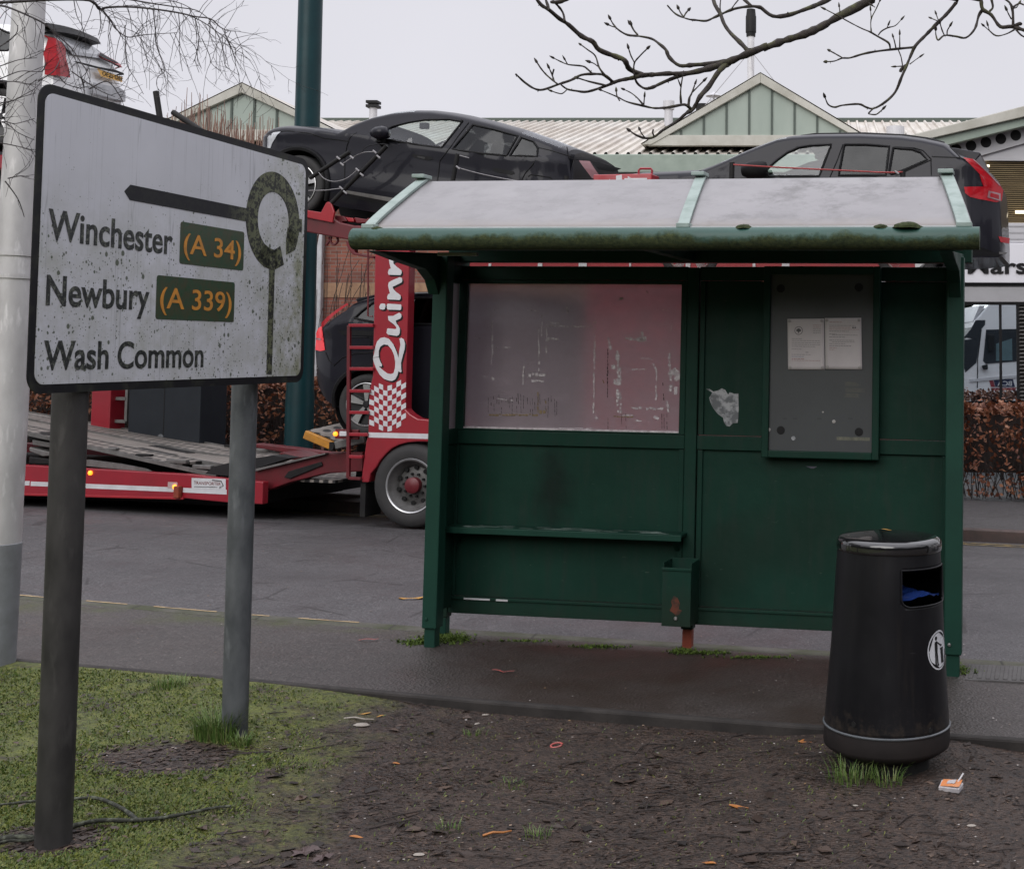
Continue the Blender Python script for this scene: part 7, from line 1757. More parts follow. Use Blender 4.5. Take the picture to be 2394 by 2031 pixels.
# rake, cellular beam, panel over the slats
zt_ = lambda pts, ly: wp(BZ, pts, ly)
MB().prism(zt_([(1000, 1118), (2079, 840), (4200, 294), (4200, 480), (2079, 925), (1150, 1140)], -.5), -.5, -.30).build('roof_edge_cap', m['cream'], s_, bevel=.01)
MB().prism(zt_([(1150, 1142), (2079, 927), (4200, 482), (4200, 610), (2079, 1000), (1500, 1142), (1300, 1180)], -.42), -.42, -.25).build('rake_fascia', m['sagetrim'], s_, bevel=.01)
MB().add([(p[0], -.45, p[1]) for p in zt_([(1000, 1118), (4200, 294)], -.45)] + [(p[0], 7, p[1]) for p in zt_([(4200, 294), (1000, 1118)], -.45)], [(0, 1, 2, 3)]).build('roof', m['corr'], s_)
MB().prism(zt_([(1500, 1142), (2079, 1000), (4200, 610), (4200, 760), (2079, 1135), (1800, 1215), (1500, 1300)], -.1), -.10, -.04).build('cellular_beam', m['claddinggrey'], s_)
hb = MB()
for k in range(-2, 16):
    px, py = 1660 + 118 * k, 1155 - 27.5 * k + (.9 * k if k > 3 else 0); c = WB.pt(BZ(px, py), -.104); e = WB.pt(BZ(px + 43, py), -.104)
    hb.lathe([(abs(e[0] - c[0]), 0), (0, .0005)], 24, (c[0], -.1015, c[1]), 'y')
hb.build('beam_opening', m['bandgrey'] if False else m['dark'], s_)
p0 = zt_([(1500, 1300), (1800, 1215), (2079, 1135), (4200, 760)], -.03)
MB().prism(p0 + [(xr_, slz1 + .0), (xl_, slz1 + .0)] if p0[-1][0] <= xr_ else [q for q in p0 if q[0] < xr_] + [(xr_, slz1 + 2.2), (xr_, slz1), (xl_, slz1)], -.03, .1).build('upper_panel', m['claddinggrey'], s_)

# --- lorry on the near lane, seen only as a reflection in the shop glass
LZ = Zm(2230, 680, 6.3); LYP = 8.9
def refl(px, py):
    c = WB.c; d = WB.I.to_3x3() @ ray(*LZ(px, py)); t_ = (.06 - c.y) / d.y; q = c + d * t_; d = Vector((d.x, -d.y, d.z)); w = WB.M @ q; dw = WB.M.to_3x3() @ d
    t_ = (LYP - w.y) / dw.y; w = w + dw * t_; return (w.x, w.z)
rq = lambda pts: [refl(*p) for p in pts]
lo_ = thing('box_lorry', 'white lorry cab with a blue and red badge, mirrored in the dark shop glass', 'lorry', Matrix.Identity(4))
cabp = rq([(500, 215), (330, 415), (300, 440), (230, 620), (175, 700), (135, 1000), (130, 1320), (150, 1500), (150, 1650), (1400, 1650), (1400, 150), (560, 150)])
MB().prism(cabp, LYP - 2.0, LYP).build('cab', m['carwhite'], lo_, bevel=.03)
MB().prism(rq([(385, 215), (470, 215), (335, 405), (285, 450)]), LYP - 1.8, LYP - .05).build('roof_fairing', m['claddinggrey'], lo_)
MB().prism(rq([(320, 430), (465, 430), (460, 500), (410, 560), (330, 720), (150, 680), (250, 560)]), LYP - 1.9, LYP + .012).build('sun_visor', m['tint'] if False else m['cabinet'], lo_, bevel=.01)
MB().prism(rq([(330, 700), (400, 580), (330, 1060), (170, 1200), (140, 1100), (160, 720)]), LYP - 1.9, LYP + .008).build('windscreen', m['cabinet'], lo_)
MB().prism(rq([(475, 570), (940, 560), (955, 1035), (470, 1075), (430, 1030)]), LYP - .1, LYP + .010).build('door_window', m['cabinet'], lo_)
MB().prism(rq([(620, 780), (855, 700), (860, 1020), (620, 1030)]), LYP + .0105, LYP + .014).build('window_view', simple('pale interior', (.10, .17, .19), .4), lo_)
MB().prism(rq([(490, 640), (590, 640), (580, 880), (500, 900)]), LYP + .015, LYP + .10).build('wing_mirror', m['trim'], lo_, bevel=.02)
MB().prism(rq([(400, 1100), (490, 1080), (490, 1160), (430, 1160)]), LYP + .015, LYP + .10).build('wing_mirror', m['trim'], lo_, bevel=.02)
for pts in ([(405, 570), (350, 1000), (345, 1430)],): MB().tube([(a, LYP + .004, b) for a, b in rq(pts)], .012, 5).build('door_seam', m['trim'], lo_)
MB().prism(rq([(230, 1300), (960, 1235), (960, 1275), (230, 1345)]), LYP, LYP + .02).build('swage_line', m['white'], lo_)
bdg = MB().prism(rq([(580, 1300), (870, 1300), (900, 1415), (610, 1415)]), LYP + .002, LYP + .006).build('badge', simple('navy vinyl', (.016, .022, .07), .4), lo_)
MB().prism(rq([(515, 1305), (575, 1305), (605, 1415), (545, 1415)]), LYP + .002, LYP + .006).build('badge', simple('red vinyl', (.26, .03, .045), .4), lo_)
MB().prism(rq([(545, 1430), (900, 1425), (915, 1460), (560, 1470)]), LYP + .002, LYP + .006).build('badge', simple('red vinyl strip', (.26, .03, .045), .4), lo_)
ta, tb_, tc = refl(640, 1395), refl(855, 1395), refl(640, 1325)
bt_ = fit_text('BCA', 0, abs(tb_[0] - ta[0]), 0, tc[1] - ta[1], 0, .02)
bt_.v = [(max(ta[0], tb_[0]) - x, LYP + .008 - y, z + ta[1]) for x, y, z in bt_.v]; bt_.build('badge_lettering', m['white'], bdg)
for x_ in (cabp[0][0] - .1, cabp[0][0] + 3.4):
    w_ = MB().lathe([(.2, -.02), (.36, .0), (.42, -.06), (.42, -.25)], 32, (0, 0, 0), 'y'); w_.v = [(a + x_, LYP - .02 - b - .04 + .04, c + refl(300, 1650)[1] - .3) for a, b, c in w_.v]; w_.build('wheel', m['rubber'], lo_, smooth=50)
cz_ = refl(1400, 1650)
MB().box(cz_[0] - .4, cz_[0] + 3, LYP - 2.0, LYP - .02, cz_[1] - .1, cz_[1] + 2.1).build('load_body', m['white'], lo_, bevel=.02)

# ---------------------------------------------------------------- hedges, cabinet, teal column, stems
def hedge(name, label, p0, p1, z0, z1, depth, n, seed):
    r_ = random.Random(seed); P0, P1 = Vector(p0), Vector(p1); u = (P1 - P0); L_ = u.length; u.normalize(); v = Vector((-u.y, u.x, 0))
    h = thing(name, label, 'hedge', Matrix.Translation((p0[0], p0[1], z0)), 'copper beech hedges'); O_ = Vector((p0[0], p0[1], z0))
    co = MB(); co.grid(lambda a, b: (P0 + u * (a * L_) + v * (.16 + .08 * noise.noise(Vector((a * L_ * 3, b * 5, seed)))) + Vector((0, 0, .12 + b * (z1 - z0 - .28)))) - O_ + Vector((0, 0, z0 - 0)) - Vector((0, 0, 0)), int(L_ * 8), 8)
    k = len(co.v)
    tw = MB()
    for _ in range(int(L_ * 60)):
        a = r_.uniform(0, L_); b = r_.uniform(.02, .55); q = u * a + v * b; t_ = Vector((r_.uniform(-.25, .25), r_.uniform(-.1, .1), r_.uniform(.4, 1.0) * (z1 - z0))); tw.tube([q, q + t_ * .5 + Vector((r_.uniform(-.05, .05), 0, 0)), q + t_], [.008, .006, .003], 4, False)
    tw.box(0, 0, 0, 0, 0, 0)
    tw.build('stems', m['twig'], h)
    lf = MB()
    for _ in range(n):
        a = r_.uniform(-.05, L_ + .05); face = r_.random()
        if face < .55 and True: b = abs(r_.gauss(.03, .07)) + .06 * noise.noise(Vector((a * 2.5, 0, seed))); c = (z1 - z0) * (1 - (1 - r_.random()) ** .75 * .96)
        elif face < .9: b = r_.uniform(0, depth); c = (z1 - z0) + r_.gauss(-.03, .045) + .05 * noise.noise(Vector((a * 3, b * 3, seed)))
        else: b = r_.uniform(0, depth); c = r_.uniform(.05, z1 - z0)
        if c < (z1 - z0) * .62 and r_.random() < .62: continue
        q = u * a + v * b + Vector((0, 0, c)); s = r_.uniform(.022, .046)
        e = Vector((r_.gauss(0, 1), r_.gauss(0, 1), r_.gauss(-.2, .8))).normalized(); f_ = e.orthogonal().normalized(); f_ = (f_ * math.cos(a * 9) + e.cross(f_) * math.sin(a * 9)) * .62
        lf.add([q - e * s, q + f_ * s - e * s * .1, q + e * s * 1.1, q - f_ * s + e * s * .1], [(0, 1, 2, 3)])
    lf.build('foliage', m['beech'], h)
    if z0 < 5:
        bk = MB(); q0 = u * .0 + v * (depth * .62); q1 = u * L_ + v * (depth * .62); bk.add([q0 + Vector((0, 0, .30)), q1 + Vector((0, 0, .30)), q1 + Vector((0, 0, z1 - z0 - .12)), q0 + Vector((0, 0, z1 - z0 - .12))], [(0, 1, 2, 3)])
        bk.build('shade_sheet', m['twig'], h)  # dark sheet standing in for the shade deep inside the hedge
    return h
hz = gnd(*D(2010, 1012), -.16)
hy = hz.y
def hp(px, Y): d = ray(*D(px, 715)); return d.x / d.y * Y
ztop = CH + (715 - 824) / 2562 * hy
hedge('beech_hedge', 'copper-leaved clipped hedge right of the shelter under the shop window', (-.6, hy + .25, 0), (7.5, hy - .9, 0), zp(1.5) - .17, ztop, .8, 15000, 1)
yl = 17.1
hedge('beech_hedge', 'long copper-leaved hedge behind the trailer and the teal column', (-13.6, 19.0, 0), (-4.4, 17.1, 0), zp(-6) - .17, 1.25, .8, 17000, 2)
# cabinet
CBF = Fr((-9, 16.5, 0), (1, -.22)); a = CBF.pt(D(258, 905), 0); b = CBF.pt(D(408, 780), 0)
cbx = (a[0] + b[0]) / 2; ctr = CBF.M @ Vector((cbx, 0, 0)); cz0 = zp(ctr.x) - .17
cb = thing('utility_cabinet', 'dark blue-grey metal utility cabinet behind the trailer deck', 'cabinet', Matrix.Translation((ctr.x, ctr.y, cz0)) @ CBF.M.to_3x3().to_4x4())
hw = (b[0] - a[0]) / 2
MB().box(-hw, hw, 0, .5, .0, 1.5).build('cabinet_body', m['cabinet'], cb, bevel=.015)
MB().box(-hw - .03, hw + .03, -.03, .53, 1.502, 1.56).build('cabinet_top', m['cabinet'], cb, bevel=.015)
MB().box(-.006, .006, -.004, -.001, .08, 1.45).build('door_gap', m['dark'], cb)
MB().lathe([(.045, 0), (.045, .012), (.025, .016), (0, .016)], 18, (-.03, -.001, .62), 'y').build('lock_disc', m['galv'], cb, smooth=40)
# teal column
d = ray(*D(607, 880)); Yc = 16.4; p = CAM + d * (Yc / d.y); pz = zp(p.x) - .17
q = thing('lamp_post', 'thick dark teal column rising behind the black fastback car', 'lamp post', Matrix.Translation((p.x, p.y, pz)))
MB().lathe([(.175, -.2), (.175, 1.2), (.168, 1.25), (.160, 3), (.150, 7), (.135, 11), (0, 11)], 40).build('column', m['teal'], q, smooth=40)
# tall red-brown stems behind the sign
rs3 = random.Random(21); base = Vector((hp(455, 20.0), 20.0, zp(-9) - .2))
sh = thing('bare_shrub', 'tall clump of thin red-brown bare stems in front of the smaller green gable', 'shrub', Matrix.Translation(base))
st_ = MB()
for i in range(330):
    u = rs3.random(); px = 335 + 275 * u; bx_ = hp(px, 20.0) + rs3.gauss(0, .08); topy = 206 + (max(0, px - 400) * .36 if px > 400 else (400 - px) * .5) + abs(rs3.gauss(0, 34)) - (30 if rs3.random() < .12 else 0)
    zt2 = CH + (715 - topy) / 2562 * 20; x0_ = base.x + (bx_ - base.x) * .55 + rs3.uniform(-.3, .3); dy = rs3.uniform(-.5, .7)
    pts = [(x0_ - base.x, dy * .6, 0), ((x0_ + bx_) / 2 - base.x, dy * .8, (zt2 - base.z) * .5), (bx_ - base.x + rs3.uniform(-.05, .05), dy, (zt2 - base.z) * .85), (bx_ - base.x + rs3.uniform(-.05, .05), dy, zt2 - base.z)]
    st_.tube(pts, [.02, .016, .010, .004], 4, False)
    for k in range(3):
        h = rs3.uniform(.55, .92); s = Vector((bx_ - base.x, dy, (zt2 - base.z) * h)); e = s + Vector((rs3.uniform(-.16, .16), rs3.uniform(-.1, .1), rs3.uniform(.2, .5))); st_.tube([s, e], [.008, .003], 3, False)
st_.build('stems', m['redtwig'], sh)
# bare climber on the downpipe
cw = random.Random(6); pb = GB.M @ Vector((gp(640, 700, 0)[0], -.15, 0))
cl_ = thing('bare_climber', 'bare climbing twigs tangled over the white downpipe on the brick wall', 'climber', Matrix.Translation(pb))
cm = MB()
for i in range(24):
    x, z = cw.uniform(-.3, .7), cw.uniform(0, 1.0); pts = [(x, 0, z)]
    dx = cw.uniform(.02, .16)
    for k in range(9): x += dx * cw.uniform(-.4, 1.5); z += cw.uniform(.22, .5); pts.append((x, cw.uniform(-.1, .05), z))
    cm.tube(smoothpoly(pts, 2), .006, 4, False)
cm.build('stems', m['twig'], cl_)
# ---------------------------------------------------------------- trees
AT = Zm(1180, 0, 3.353); BT = Zm(1780, 0, 3.386); WT = Zm(0, 0, 3.353)
def P3(f, p, Y): d = ray(*f(*p)); return CAM + d * (Y / d.y)
rt_ = random.Random(17)
TREE0 = Vector((3.9, 5.2, zp(3.9) - .1))
tree = thing('bare_tree', 'bare mossy tree whose knobbly branches hang in over the shelter roof', 'tree', Matrix.Translation(TREE0))
wood = MB()
def branch(f, pts, r0, r1, Y0=4.7, Y1=None, ext=None, mb=wood, knob=.34, bud=True, org=TREE0, sides=7):
    Y1 = Y1 or Y0; n = len(pts)
    q = [P3(f, p, Y0 + (Y1 - Y0) * i / max(1, n - 1) + .05 * noise.noise(Vector((p[0] * .01, p[1] * .01, 3)))) for i, p in enumerate(pts)]
    if ext: q = [Vector(e) for e in ext] + q
    q = smoothpoly(q, 4); k = len(q); ne = (len(ext) * 4 if ext else 0)
    pxm = Y0 / 2950
    rad = []
    for i, c in enumerate(q):
        if i < ne: r = r0 * pxm + (ne - i) / ne * .035
        else: r = (r0 + (r1 - r0) * ((i - ne) / max(1, k - ne)) ** .8) * pxm * .82
        rad.append(r * (1 + knob * noise.noise(Vector((c.x * 30, c.z * 30, c.y * 30))) + knob * .8 * noise.noise(Vector((c.x * 90, c.z * 90, 7)))))
    mb.tube([c - org for c in q], rad, sides)
    if bud and r1 < 2.2:
        e = q[-1]; t_ = (q[-1] - q[-2]).normalized(); mb.tube([e - org, e + t_ * .004 - org, e + t_ * .012 - org, e + t_ * .022 - org], [r1 * pxm * 1.1, r1 * pxm * 2.0, r1 * pxm * 1.7, .0008], 6)
    for i in range(ne + 2, k - 1, 3):          # short spurs and old leaf scars
        if rt_.random() < .25 and rad[i] > .0022:
            t_ = (q[i + 1] - q[i]).normalized(); o_ = (t_.orthogonal() * math.cos(i) + t_.cross(t_.orthogonal()) * math.sin(i)).normalized()
            mb.tube([q[i] - org, q[i] + o_ * (rad[i] + .006 * rt_.random()) - org], [rad[i] * .5, rad[i] * .25], 5)
ext_a = [(3.9, 5.2, 2.7), (3.0, 5.0, 3.2), (1.6, 4.85, 3.15)]
branch(BT, [(1150, -90), (880, 0), (740, 70), (600, 140), (480, 212), (340, 275), (180, 325), (20, 385)], 13, 10.5, 4.75, 4.7, ext_a)
branch(AT, [(2060, 358), (1930, 412), (1740, 490), (1560, 548), (1400, 580), (1290, 577), (1180, 585), (1080, 592), (1000, 612), (900, 632), (850, 650)], 11, 5.2, 4.7, 4.6)
branch(AT, [(850, 650), (800, 672), (650, 720), (560, 714), (490, 700), (440, 665)], 4.5, 2.2, 4.6)
branch(AT, [(1420, 578), (1300, 622), (1220, 657), (1160, 685), (1100, 695), (1040, 655), (1016, 590), (1015, 500), (1060, 440), (1115, 385)], 6.0, 1.9, 4.7, 4.5); branch(AT, [(1016, 490), (990, 440), (972, 385)], 2.6, 1.8, 4.55)
branch(AT, [(1080, 592), (980, 545), (940, 475), (870, 445), (740, 393), (690, 330), (600, 285), (500, 196), (430, 150), (350, 82), (290, 45), (245, -10)], 8.5, 4.2, 4.65, 4.4)
branch(AT, [(350, 82), (322, 0), (315, -40)], 3.8, 3, 4.42, bud=False); branch(AT, [(470, 172), (455, 100), (405, 35), (375, 14)], 4, 3.2, 4.45); branch(AT, [(365, 18), (430, 16), (500, -12), (600, -60)], 6, 7, 4.45, bud=False)
branch(AT, [(1740, 482), (1600, 502), (1480, 510), (1370, 515), (1290, 452), (1262, 392), (1210, 345), (1150, 305), (1050, 285), (960, 275), (890, 235), (850, 190), (830, 155)], 7.5, 2.0, 4.7, 4.9)
branch(AT, [(872, 218), (840, 208), (818, 198)], 2.2, 1.8, 4.9); branch(AT, [(1042, 275), (1012, 240), (985, 195)], 3, 1.9, 4.88); branch(AT, [(1005, 225), (996, 200)], 2, 1.6, 4.88)
branch(AT, [(1760, 490), (1680, 560), (1600, 680), (1530, 760), (1480, 850), (1420, 892), (1340, 960), (1240, 1020), (1170, 1075), (1100, 1085), (1030, 1060), (985, 1030)], 9.5, 2.0, 4.7, 4.5)
branch(AT, [(1100, 1080), (1075, 1050), (1060, 1020)], 2.4, 1.8, 4.5); branch(AT, [(1170, 1070), (1160, 1040), (1165, 1018)], 3, 2.4, 4.5)
branch(AT, [(1460, 855), (1410, 822), (1300, 840), (1180, 850), (1080, 830), (960, 800), (880, 760), (760, 710)], 5.5, 1.5, 4.55, 4.4); branch(AT, [(1090, 822), (1095, 765)], 2, 1.4, 4.45); branch(AT, [(1085, 822), (1040, 770), (990, 730), (940, 705)], 2.4, 1.6, 4.45); branch(AT, [(900, 790), (880, 755), (875, 720)], 2.2, 1.7, 4.42)
branch(AT, [(1382, 812), (1378, 740), (1382, 680), (1395, 598)], 3.8, 1.6, 4.55); branch(AT, [(1380, 680), (1355, 615)], 2.2, 1.5, 4.55); branch(AT, [(1440, 835), (1448, 770), (1465, 735), (1490, 665)], 4.4, 1.5, 4.5); branch(AT, [(1470, 725), (1510, 685), (1555, 640)], 2.4, 1.7, 4.5)
branch(AT, [(850, 645), (780, 592), (700, 582), (600, 590), (520, 630), (430, 660), (300, 705), (230, 695), (160, 650), (110, 605), (88, 585)], 4.6, 2.4, 4.6, 4.4)
branch(AT, [(785, 592), (740, 530), (710, 440), (650, 392), (600, 355)], 3.6, 1.5, 4.55); branch(AT, [(730, 522), (700, 500), (675, 490)], 2.2, 1.9, 4.55)
branch(AT, [(690, 582), (650, 545), (610, 520), (500, 508), (440, 485), (390, 460)], 3.4, 1.4, 4.52); branch(AT, [(492, 505), (475, 475)], 1.8, 1.3, 4.5); branch(AT, [(790, 670), (660, 640), (570, 612)], 3.6, 2.0, 4.58)
branch(AT, [(410, 658), (330, 592), (285, 540), (255, 495)], 2.6, 1.8, 4.45); branch(AT, [(388, 640), (370, 585), (350, 540)], 2.4, 1.7, 4.45); branch(AT, [(372, 595), (385, 545)], 2.4, 2.2, 4.45); branch(AT, [(490, 702), (450, 735), (410, 730), (375, 718)], 2.4, 1.4, 4.55)
branch(AT, [(1915, 415), (1860, 350), (1770, 262), (1720, 190), (1690, 110), (1650, 45), (1632, -20)], 6.5, 5.6, 4.7, 4.9, bud=False); branch(AT, [(1692, 105), (1688, 50), (1694, -10)], 2.2, 1.8, 4.85, bud=False)
branch(AT, [(1700, 112), (1640, 140), (1580, 165), (1500, 160), (1430, 150), (1340, 112), (1275, 45)], 4.2, 2.4, 4.85, 4.7); branch(AT, [(1400, 132), (1380, 105), (1365, 75)], 2.2, 2.0, 4.78); branch(AT, [(1405, 132), (1420, 105), (1437, 85)], 2.2, 2.0, 4.78)
branch(AT, [(1700, 112), (1800, 72), (1930, 52), (2010, 62)], 3.8, 4.8, 4.85, bud=False); branch(BT, [(0, 66), (90, 130), (210, 122), (330, 82), (440, 40), (540, -8), (640, -60)], 5.2, 7.5, 4.85, 5.0, bud=False); branch(AT, [(1770, 85), (1800, 40), (1840, -8)], 2.4, 1.8, 4.85, bud=False); branch(AT, [(1935, 52), (1900, 20), (1868, -8)], 4, 4.5, 4.85, bud=False)
ext_b = [(3.9, 5.2, 2.9), (2.8, 4.9, 3.3)]
branch(BT, [(1640, -110), (1560, 0), (1480, 100), (1400, 180), (1300, 282), (1222, 362), (1190, 425), (1150, 520), (1110, 612), (1060, 730), (980, 810), (890, 860), (830, 850), (770, 825), (640, 835), (580, 850), (530, 830), (505, 775)], 6.2, 1.9, 4.5, 4.3, ext_b)
branch(BT, [(885, 862), (860, 885), (850, 902), (905, 908), (940, 885), (958, 868)], 2.4, 1.6, 4.35)
branch(BT, [(1210, 376), (1060, 390), (900, 410), (800, 430), (700, 460), (640, 462), (580, 485), (520, 490)], 4.2, 2.0, 4.45, 4.3); branch(BT, [(640, 458), (590, 430), (545, 405)], 2.4, 1.8, 4.32)
branch(BT, [(1020, 386), (1005, 340), (920, 290), (860, 255), (800, 230), (720, 190), (620, 135), (510, 78)], 3.6, 1.4, 4.4, 4.3); branch(BT, [(622, 100), (617, 60)], 1.7, 1.3, 4.3)
branch(BT, [(870, 258), (868, 160), (910, 70), (935, 15)], 2.2, 1.2, 4.4); branch(BT, [(870, 150), (865, 90)], 1.6, 1.2, 4.4); branch(BT, [(900, 60), (885, 50)], 1.4, 1.2, 4.4); branch(BT, [(925, 282), (950, 250), (1000, 222), (1060, 205), (1105, 160)], 2.4, 1.4, 4.4); branch(BT, [(995, 222), (1002, 205)], 1.4, 1.2, 4.4)
branch(BT, [(1065, 382), (1055, 335), (1045, 300)], 2, 1.3, 4.42); branch(BT, [(1095, 382), (1095, 280)], 2, 1.3, 4.42); branch(BT, [(1085, 400), (1105, 450), (1118, 520)], 2, 1.6, 4.42); branch(BT, [(1145, 520), (1110, 550), (1100, 572)], 4.5, 4.2, 4.42); branch(BT, [(1125, 525), (1070, 528)], 1.8, 1.3, 4.42); branch(BT, [(1175, 510), (1215, 480), (1250, 455)], 1.8, 1.2, 4.42)
branch(BT, [(1405, 175), (1385, 118)], 1.8, 1.3, 4.45); branch(BT, [(1395, 168), (1348, 148)], 1.7, 1.3, 4.45)
ext_c = [(3.9, 5.2, 3.0), (2.6, 4.7, 3.2)]
branch(BT, [(1745, -120), (1740, 0), (1752, 75), (1820, 120), (1890, 212), (1985, 212), (2085, 242), (2200, 260)], 6.5, 4.6, 4.4, 4.3, ext_c, bud=False)
branch(BT, [(1752, 78), (1720, 130), (1690, 230), (1620, 300), (1540, 290), (1450, 282), (1400, 320), (1382, 280), (1380, 245)], 4.6, 1.8, 4.4, 4.25); branch(BT, [(1450, 285), (1430, 240), (1415, 190)], 2.6, 1.6, 4.3); branch(BT, [(1470, 280), (1472, 245), (1490, 212)], 2.4, 1.5, 4.3)
branch(BT, [(1808, 92), (1832, 60), (1822, 0), (1818, -30)], 3, 4, 4.38, bud=False); branch(BT, [(1992, 212), (1990, 100), (1970, 30), (1920, -10)], 4.2, 3, 4.32, bud=False); branch(BT, [(1978, 152), (1960, 120), (1945, 88)], 2.4, 1.7, 4.32); branch(BT, [(1990, 60), (2040, 30), (2079, 42)], 3, 2.6, 4.32); branch(BT, [(1985, 70), (2020, 60), (2040, 30)], 2, 1.6, 4.32)
branch(BT, [(2005, 235), (1940, 270), (1860, 285), (1800, 240), (1765, 210)], 2.6, 1.4, 4.32); branch(BT, [(1805, 245), (1795, 210)], 1.6, 1.3, 4.32); branch(BT, [(2015, 235), (2050, 275), (2090, 300)], 2.8, 2.2, 4.32); branch(BT, [(2010, 205), (2045, 190), (2055, 195)], 4.5, 4.8, 4.32)
wood.build('branches', m['bark'], tree, smooth=70)
tr_ = MB(); tr_.tube(smoothpoly([(0, 0, -.2), (.02, 0, .3), (.05, .03, 1.4), (0, 0, 2.8), (-.05, .05, 4.2), (.1, .1, 6.0)], 4), [.24 - .0075 * i for i in range(21)], 16); tr_.build('trunk', m['bark'], tree, smooth=70)

# ---- birch at the left: fine hanging twigs
B0 = Vector((-6.6, 6.3, zp(-6.6) - .05)); bi = thing('birch_tree', 'fine hanging bare birch twigs in front of the silver lamp post and white car', 'tree', Matrix.Translation(B0))
tw = MB(); rb3 = random.Random(33)
def boughb(pts, r0, r1, Y, f=WT):
    q = smoothpoly([P3(f, p, Y + .12 * noise.noise(Vector((p[0] * .004, p[1] * .004, 1)))) for p in pts], 5); k = len(q)
    tw.tube([c - B0 for c in q], [(r0 + (r1 - r0) * i / k) * .78 * Y / 2950 for i in range(k)], 5, False); return q
PXW = 6.1 / 2950 / 3.353                         # one unit of the measured picture, in metres at the tree
def twig(s, dirx, dirz, L_, r, depth=0):
    p = Vector(s); v = Vector((dirx, rb3.uniform(-.25, .25), dirz)).normalized(); n = max(4, int(L_ / .035)); pts = [p.copy()]; st = L_ / n
    for i in range(n):
        v = (v + Vector((rb3.gauss(0, .16), rb3.gauss(0, .12), rb3.gauss(-.16, .13) if depth == 0 else rb3.gauss(-.05, .2)))).normalized(); p = p + v * st; pts.append(p.copy())
        if depth < 2 and i > 0 and rb3.random() < (.30 if depth == 0 else .16):
            s_ = rb3.choice((-1, 1)); w_ = Vector((v.x * .6 + s_ * .7 * abs(v.z) + rb3.uniform(-.2, .2), 0, v.z * .7 + rb3.uniform(-.1, .35)))
            twig(p, w_.x, w_.z, L_ * rb3.uniform(.12, .34) if depth == 0 else L_ * rb3.uniform(.15, .35), r * .75, depth + 1)
    tw.tube([c - B0 for c in pts], [r * (1 - .55 * i / n) for i in range(n + 1)], 3 if depth else 4, False)
Yb = 6.1
bo = [boughb([(-260, 40), (0, 22), (200, 10), (400, 0), (700, 5), (780, 75), (840, 60), (1000, 55), (1200, 72), (1400, 102), (1520, 130), (1650, 150), (1720, 210), (1780, 240), (1850, 246)], 5.5, 1.1, Yb),
      boughb([(-160, 20), (0, 45), (80, 65), (230, 128), (350, 190), (440, 270), (560, 380), (640, 500), (690, 560)], 3.8, 1.3, Yb - .15),
      boughb([(700, 5), (800, 80), (870, 170), (920, 240), (1000, 292), (1100, 278), (1220, 268), (1390, 258)], 3, .9, Yb),
      boughb([(900, -20), (1050, 5), (1200, 30), (1400, 60), (1530, 80), (1600, 120), (1690, 200)], 2.8, .9, Yb + .2),
      boughb([(1100, -40), (1300, 0), (1420, 30), (1500, 70)], 2.2, .9, Yb + .25),
      boughb([(1500, 130), (1600, 180), (1740, 280), (1800, 330), (1840, 380), (1850, 430)], 1.8, .8, Yb), boughb([(1200, 75), (1215, 200), (1225, 350), (1270, 480), (1290, 560), (1235, 610), (1235, 690), (1300, 750)], 1.7, .7, Yb),
      boughb([(1530, 150), (1560, 300), (1540, 420), (1530, 480), (1560, 570)], 1.5, .7, Yb), boughb([(1400, 110), (1410, 250), (1405, 380), (1430, 560)], 1.4, .7, Yb + .1), boughb([(1640, 180), (1720, 300), (1755, 430), (1770, 520), (1870, 590)], 1.5, .7, Yb + .1),
      boughb([(1450, 280), (1530, 370), (1550, 460), (1580, 540)], 1.2, .7, Yb), boughb([(1580, 300), (1640, 430), (1660, 500), (1740, 570)], 1.3, .7, Yb), boughb([(1100, 300), (1140, 430), (1160, 500), (1130, 570)], 1.0, .6, Yb),
      boughb([(980, 200), (985, 400), (1000, 520), (1060, 620), (1125, 740)], 1.6, .7, Yb), boughb([(780, 80), (790, 200), (770, 280)], 1.5, .8, Yb), boughb([(580, 10), (600, 120), (640, 200), (660, 260)], 1.4, .7, Yb)]
for q in bo[:6]:
    for i in range(2, len(q) - 1):
        for _ in range(1):
            if rb3.random() < .40: twig(q[i], rb3.uniform(-.2, .75), rb3.uniform(-1.0, .1), rb3.uniform(.12, .46), .0016)
        if rb3.random() < .16: twig(q[i], rb3.uniform(-.2, .8), rb3.uniform(.1, .6), rb3.uniform(.08, .22), .0015)
for q in bo[6:]:
    for i in range(2, len(q) - 1):
        if rb3.random() < .55: twig(q[i], rb3.uniform(-.8, .8), rb3.uniform(-.9, .3), rb3.uniform(.02, .08), .0013, 1)
# the lower tangle that reaches round the silver column
lowb = [[(-200, 900), (0, 830), (150, 770), (280, 730)], [(-200, 760), (-20, 660), (120, 640), (230, 660), (290, 620)], [(-200, 1100), (0, 960), (120, 970), (270, 930)], [(-200, 980), (20, 960), (140, 1040), (270, 1100)], [(-160, 560), (0, 520), (150, 470), (290, 455)],
        [(-200, 700), (0, 620), (160, 560), (330, 560), (360, 470)], [(-100, 420), (60, 330), (130, 260), (140, 200)], [(-150, 850), (40, 800), (100, 790), (270, 700)], [(0, 1120), (150, 1150), (260, 1180)], [(60, 1400), (160, 1380), (230, 1390)], [(40, 1420), (140, 1560), (190, 1700)], [(300, 640), (420, 560), (470, 470)],
        [(560, 560), (700, 660), (800, 720), (900, 760)], [(640, 610), (660, 690), (620, 560)], [(700, 700), (840, 640), (930, 740), (960, 790)], [(470, 610), (520, 660), (640, 700)]]
